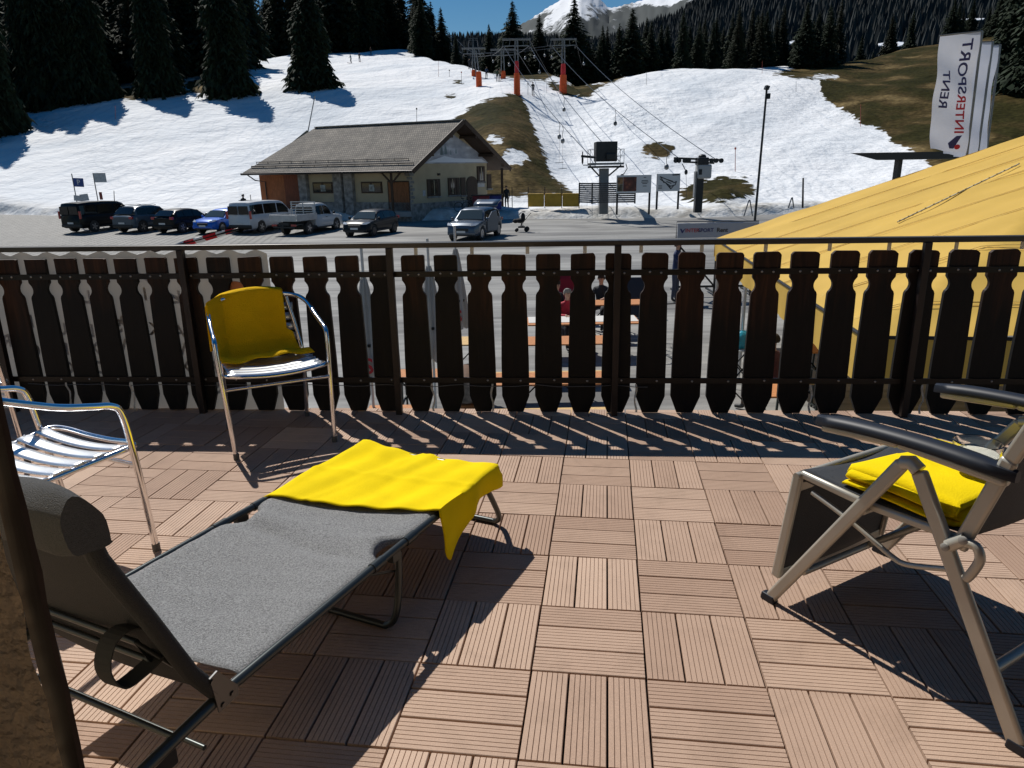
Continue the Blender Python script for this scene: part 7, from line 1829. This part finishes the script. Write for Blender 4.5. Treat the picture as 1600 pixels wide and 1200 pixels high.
def parasol(px, Y, ztop, zbot, label, red=True):
    g = Vector((X_(px, Y), Y, float(lot_z(Y)))); t = thing('closed_parasol', label, 'parasol', g)
    MB().tube([(0, 0, 0), (0, 0, ztop + .40)], .020, 8).build('pole', mat('parasol_pole_white', (.6, .6, .58), .4), t, smooth=60)
    MB().lathe((0, 0, 0), [(.32, 0), (.33, .05), (.30, .09), (.05, .11)], 16).build('base', M_DARKM, t, smooth=40)
    rows = []
    for i in range(20):
        f = i / 19; z = ztop - (ztop - zbot) * f; r_ = .03 + .16 * f ** .8 - .04 * max(0, f - .85) / .15
        rows.append([(r_ * (1 + .22 * math.cos(8 * a + f * 2)) * math.cos(a), r_ * (1 + .22 * math.cos(8 * a + f * 2)) * math.sin(a), z + .03 * math.cos(8 * a) * f) for a in [k * math.pi / 24 for k in range(49)]])
    MB().grid(rows).build('canopy', cloth_mat('parasol_canvas', (.50, .49, .46), .15), t, smooth=60)
    MB().lathe((0, 0, zbot + (ztop - zbot) * .35), [(.135, -.02), (.138, .02)], 16).build('strap', M_WEB, t)
    if red:
        b = MB(); q = zbot + .22
        for k, ch in enumerate('S'): put_text(b, ch, .30, Matrix.Translation((.02, -.215, q)) @ M_XZ, bold=True)
        b.build('lettering', mat('parasol_red_print', (.45, .02, .03), .7), t)
parasol(716, 12.4, 2.62, 1.25, 'closed off-white parasol with red print whose tip shows above the handrail')
parasol(573, 9.4, 2.6, 1.2, 'closed off-white parasol behind the gap right of the aluminium chair')
parasol(674, 10.4, 2.6, 1.2, 'closed off-white parasol between the other two', red=False)
def chalkboard():
    Y = 19.0; g = Vector((X_(992, Y), Y, float(lot_z(Y)))); t = thing('chalkboard', 'dark folding chalkboard behind the farthest orange table', 'board', g)
    for s in (-1, 1):
        MB().box((0, s * .18, .52), (.58, .03, 1.05), rot=(s * .30, 0, 0)).build('panel', mat('slate_blue_black', (.012, .016, .032), .5), t, bevel=.01)
chalkboard()
z0 = lambda Y: float(lot_z(Y))
person('person in a red jacket with grey hair sitting at the table with the off-white runner', (X_(884, 15.8), 15.75, z0(15.8)), -1.3, 'sit', top=(.42, .010, .03), legs=(.02, .02, .03), hair=(.22, .21, .19))
person('person in black with dark hair sitting beside the one in the red jacket', (X_(868, 16.5), 16.9, z0(16.5)), -.9, 'sit', top=(.012, .012, .014), hair=(.02, .014, .01))
person('person in a black jacket with dark hair sitting at the farthest orange table', (X_(940, 17.6), 17.7, z0(17.6)), -1.9, 'sit', top=(.012, .014, .018), hair=(.02, .012, .008))
person('person in a navy jacket standing left of the pale rental sign', (X_(1047, 21.2), 20.8, z0(21)), -.6, 'reach', top=(.015, .03, .10), legs=(.05, .06, .10), hair=(.05, .03, .02))
person('person in dark red and brown sitting at the open side of the marquee', (X_(1212, 11.2), 11.0, 0.0), 2.4, 'sit', top=(.10, .02, .02), legs=(.10, .06, .04), hair=(.03, .02, .01))
def red_lounge():
    Y = 18.5; g = Vector((X_(888, Y), Y, z0(Y))); t = thing('deck_chair', 'red deck chair standing behind the two people at the table', 'deck chair', g)
    MB().grid([[(-.5 + 1.0 * i / 6, y, z) for i in range(7)] for y, z in ((.3, 1.25), (.2, 1.0), (.0, .6), (-.25, .42), (-.6, .5))]).build('fabric', mat('red_canvas', (.35, .012, .02), .8), t, solid=.02, smooth=60)
    b = MB()
    for s in (-1, 1): b.bar((s * .52, .34, 1.3), (s * .52, -.55, 0), .04, .04); b.bar((s * .52, -.62, .52), (s * .52, .4, 0), .04, .04)
    b.build('frame', M_BEER, t)
red_lounge()
def bike(px, Y, label, rz):
    q = Vector((X_(px, Y), Y, z0(Y))); t = thing('parked_bicycle', label, 'bicycle', q, rz)
    for x in (-.52, .52):
        w_ = MB().tube([(x + .33 * math.cos(a), 0, .35 + .33 * math.sin(a)) for a in [k * math.pi / 10 for k in range(20)]], .022, 6, closed=True).build('wheel', M_TYRE, t, smooth=60)
        b = MB(); [b.tube([(x, 0, .35), (x + .32 * math.cos(a), 0, .35 + .32 * math.sin(a))], .003, 3) for a in [k * math.pi / 7 for k in range(14)]]; b.build('spokes', M_GALV, w_)
    MB().tube([(-.52, 0, .35), (-.1, 0, .32), (.38, 0, .80), (-.18, 0, .82), (-.1, 0, .32)], .02, 6).build('frame', M_DARKM, t); MB().tube([(.52, 0, .35), (.36, 0, .98)], .02, 6).build('fork', M_DARKM, t)
    MB().tube([(.40, -.28, 1.0), (.34, 0, .98), (.40, .28, 1.0)], .014, 6).build('handlebar', M_DARKM, t); MB().box((-.2, 0, .94), (.24, .12, .05)).build('saddle', M_BLACKP, t, bevel=.02); MB().tube([(-.18, 0, .80), (-.2, 0, .93)], .014, 5).build('seat_post', M_DARKM, t)
bike(1030, 15.2, 'dark bicycle parked beside the tables, one wheel showing between the slats', 1.2)

# unseen house behind the viewer; dark boards and deep eave added to block skylight
def make_house():
    t = thing('unseen_house', 'unseen house front behind the terrace, dark boarding and deep eave added to block skylight', 'building', M=DW @ Matrix.Translation((0, -2.3, 0)))
    M_H = wood_mat('sky_blocking_boards', (.035, .020, .013), (.1, .05, .02))
    MB().box((0, -.12, .4), (12, .24, 5.6)).build('wall', M_H, t)
    MB().box((0, 1.35, 2.62), (12.6, 3.0, .14)).build('eave', M_H, t)  # invented eave, sized to hold sky light off the terrace
    MB().box((-1.6, .02, 1.0), (1.0, .06, 2.0)).build('door', M_DWOOD2, t, bevel=.01)
    w_ = MB().box((1.4, .02, 1.2), (1.3, .06, 1.1)).build('window', M_DWOOD2, t, bevel=.01); MB().box((1.4, .06, 1.2), (1.14, .02, .94)).build('pane', M_GLASS, w_)
    b = MB(); b.box((0, -.1, -1.6), (12, .3, 1.9)); b.build('base_wall', mat('house_plaster', (.4, .36, .3), .9), t)
M_DWOOD2 = wood_mat('house_trim', (.06, .03, .015), (.1, .05, .02))
make_house()
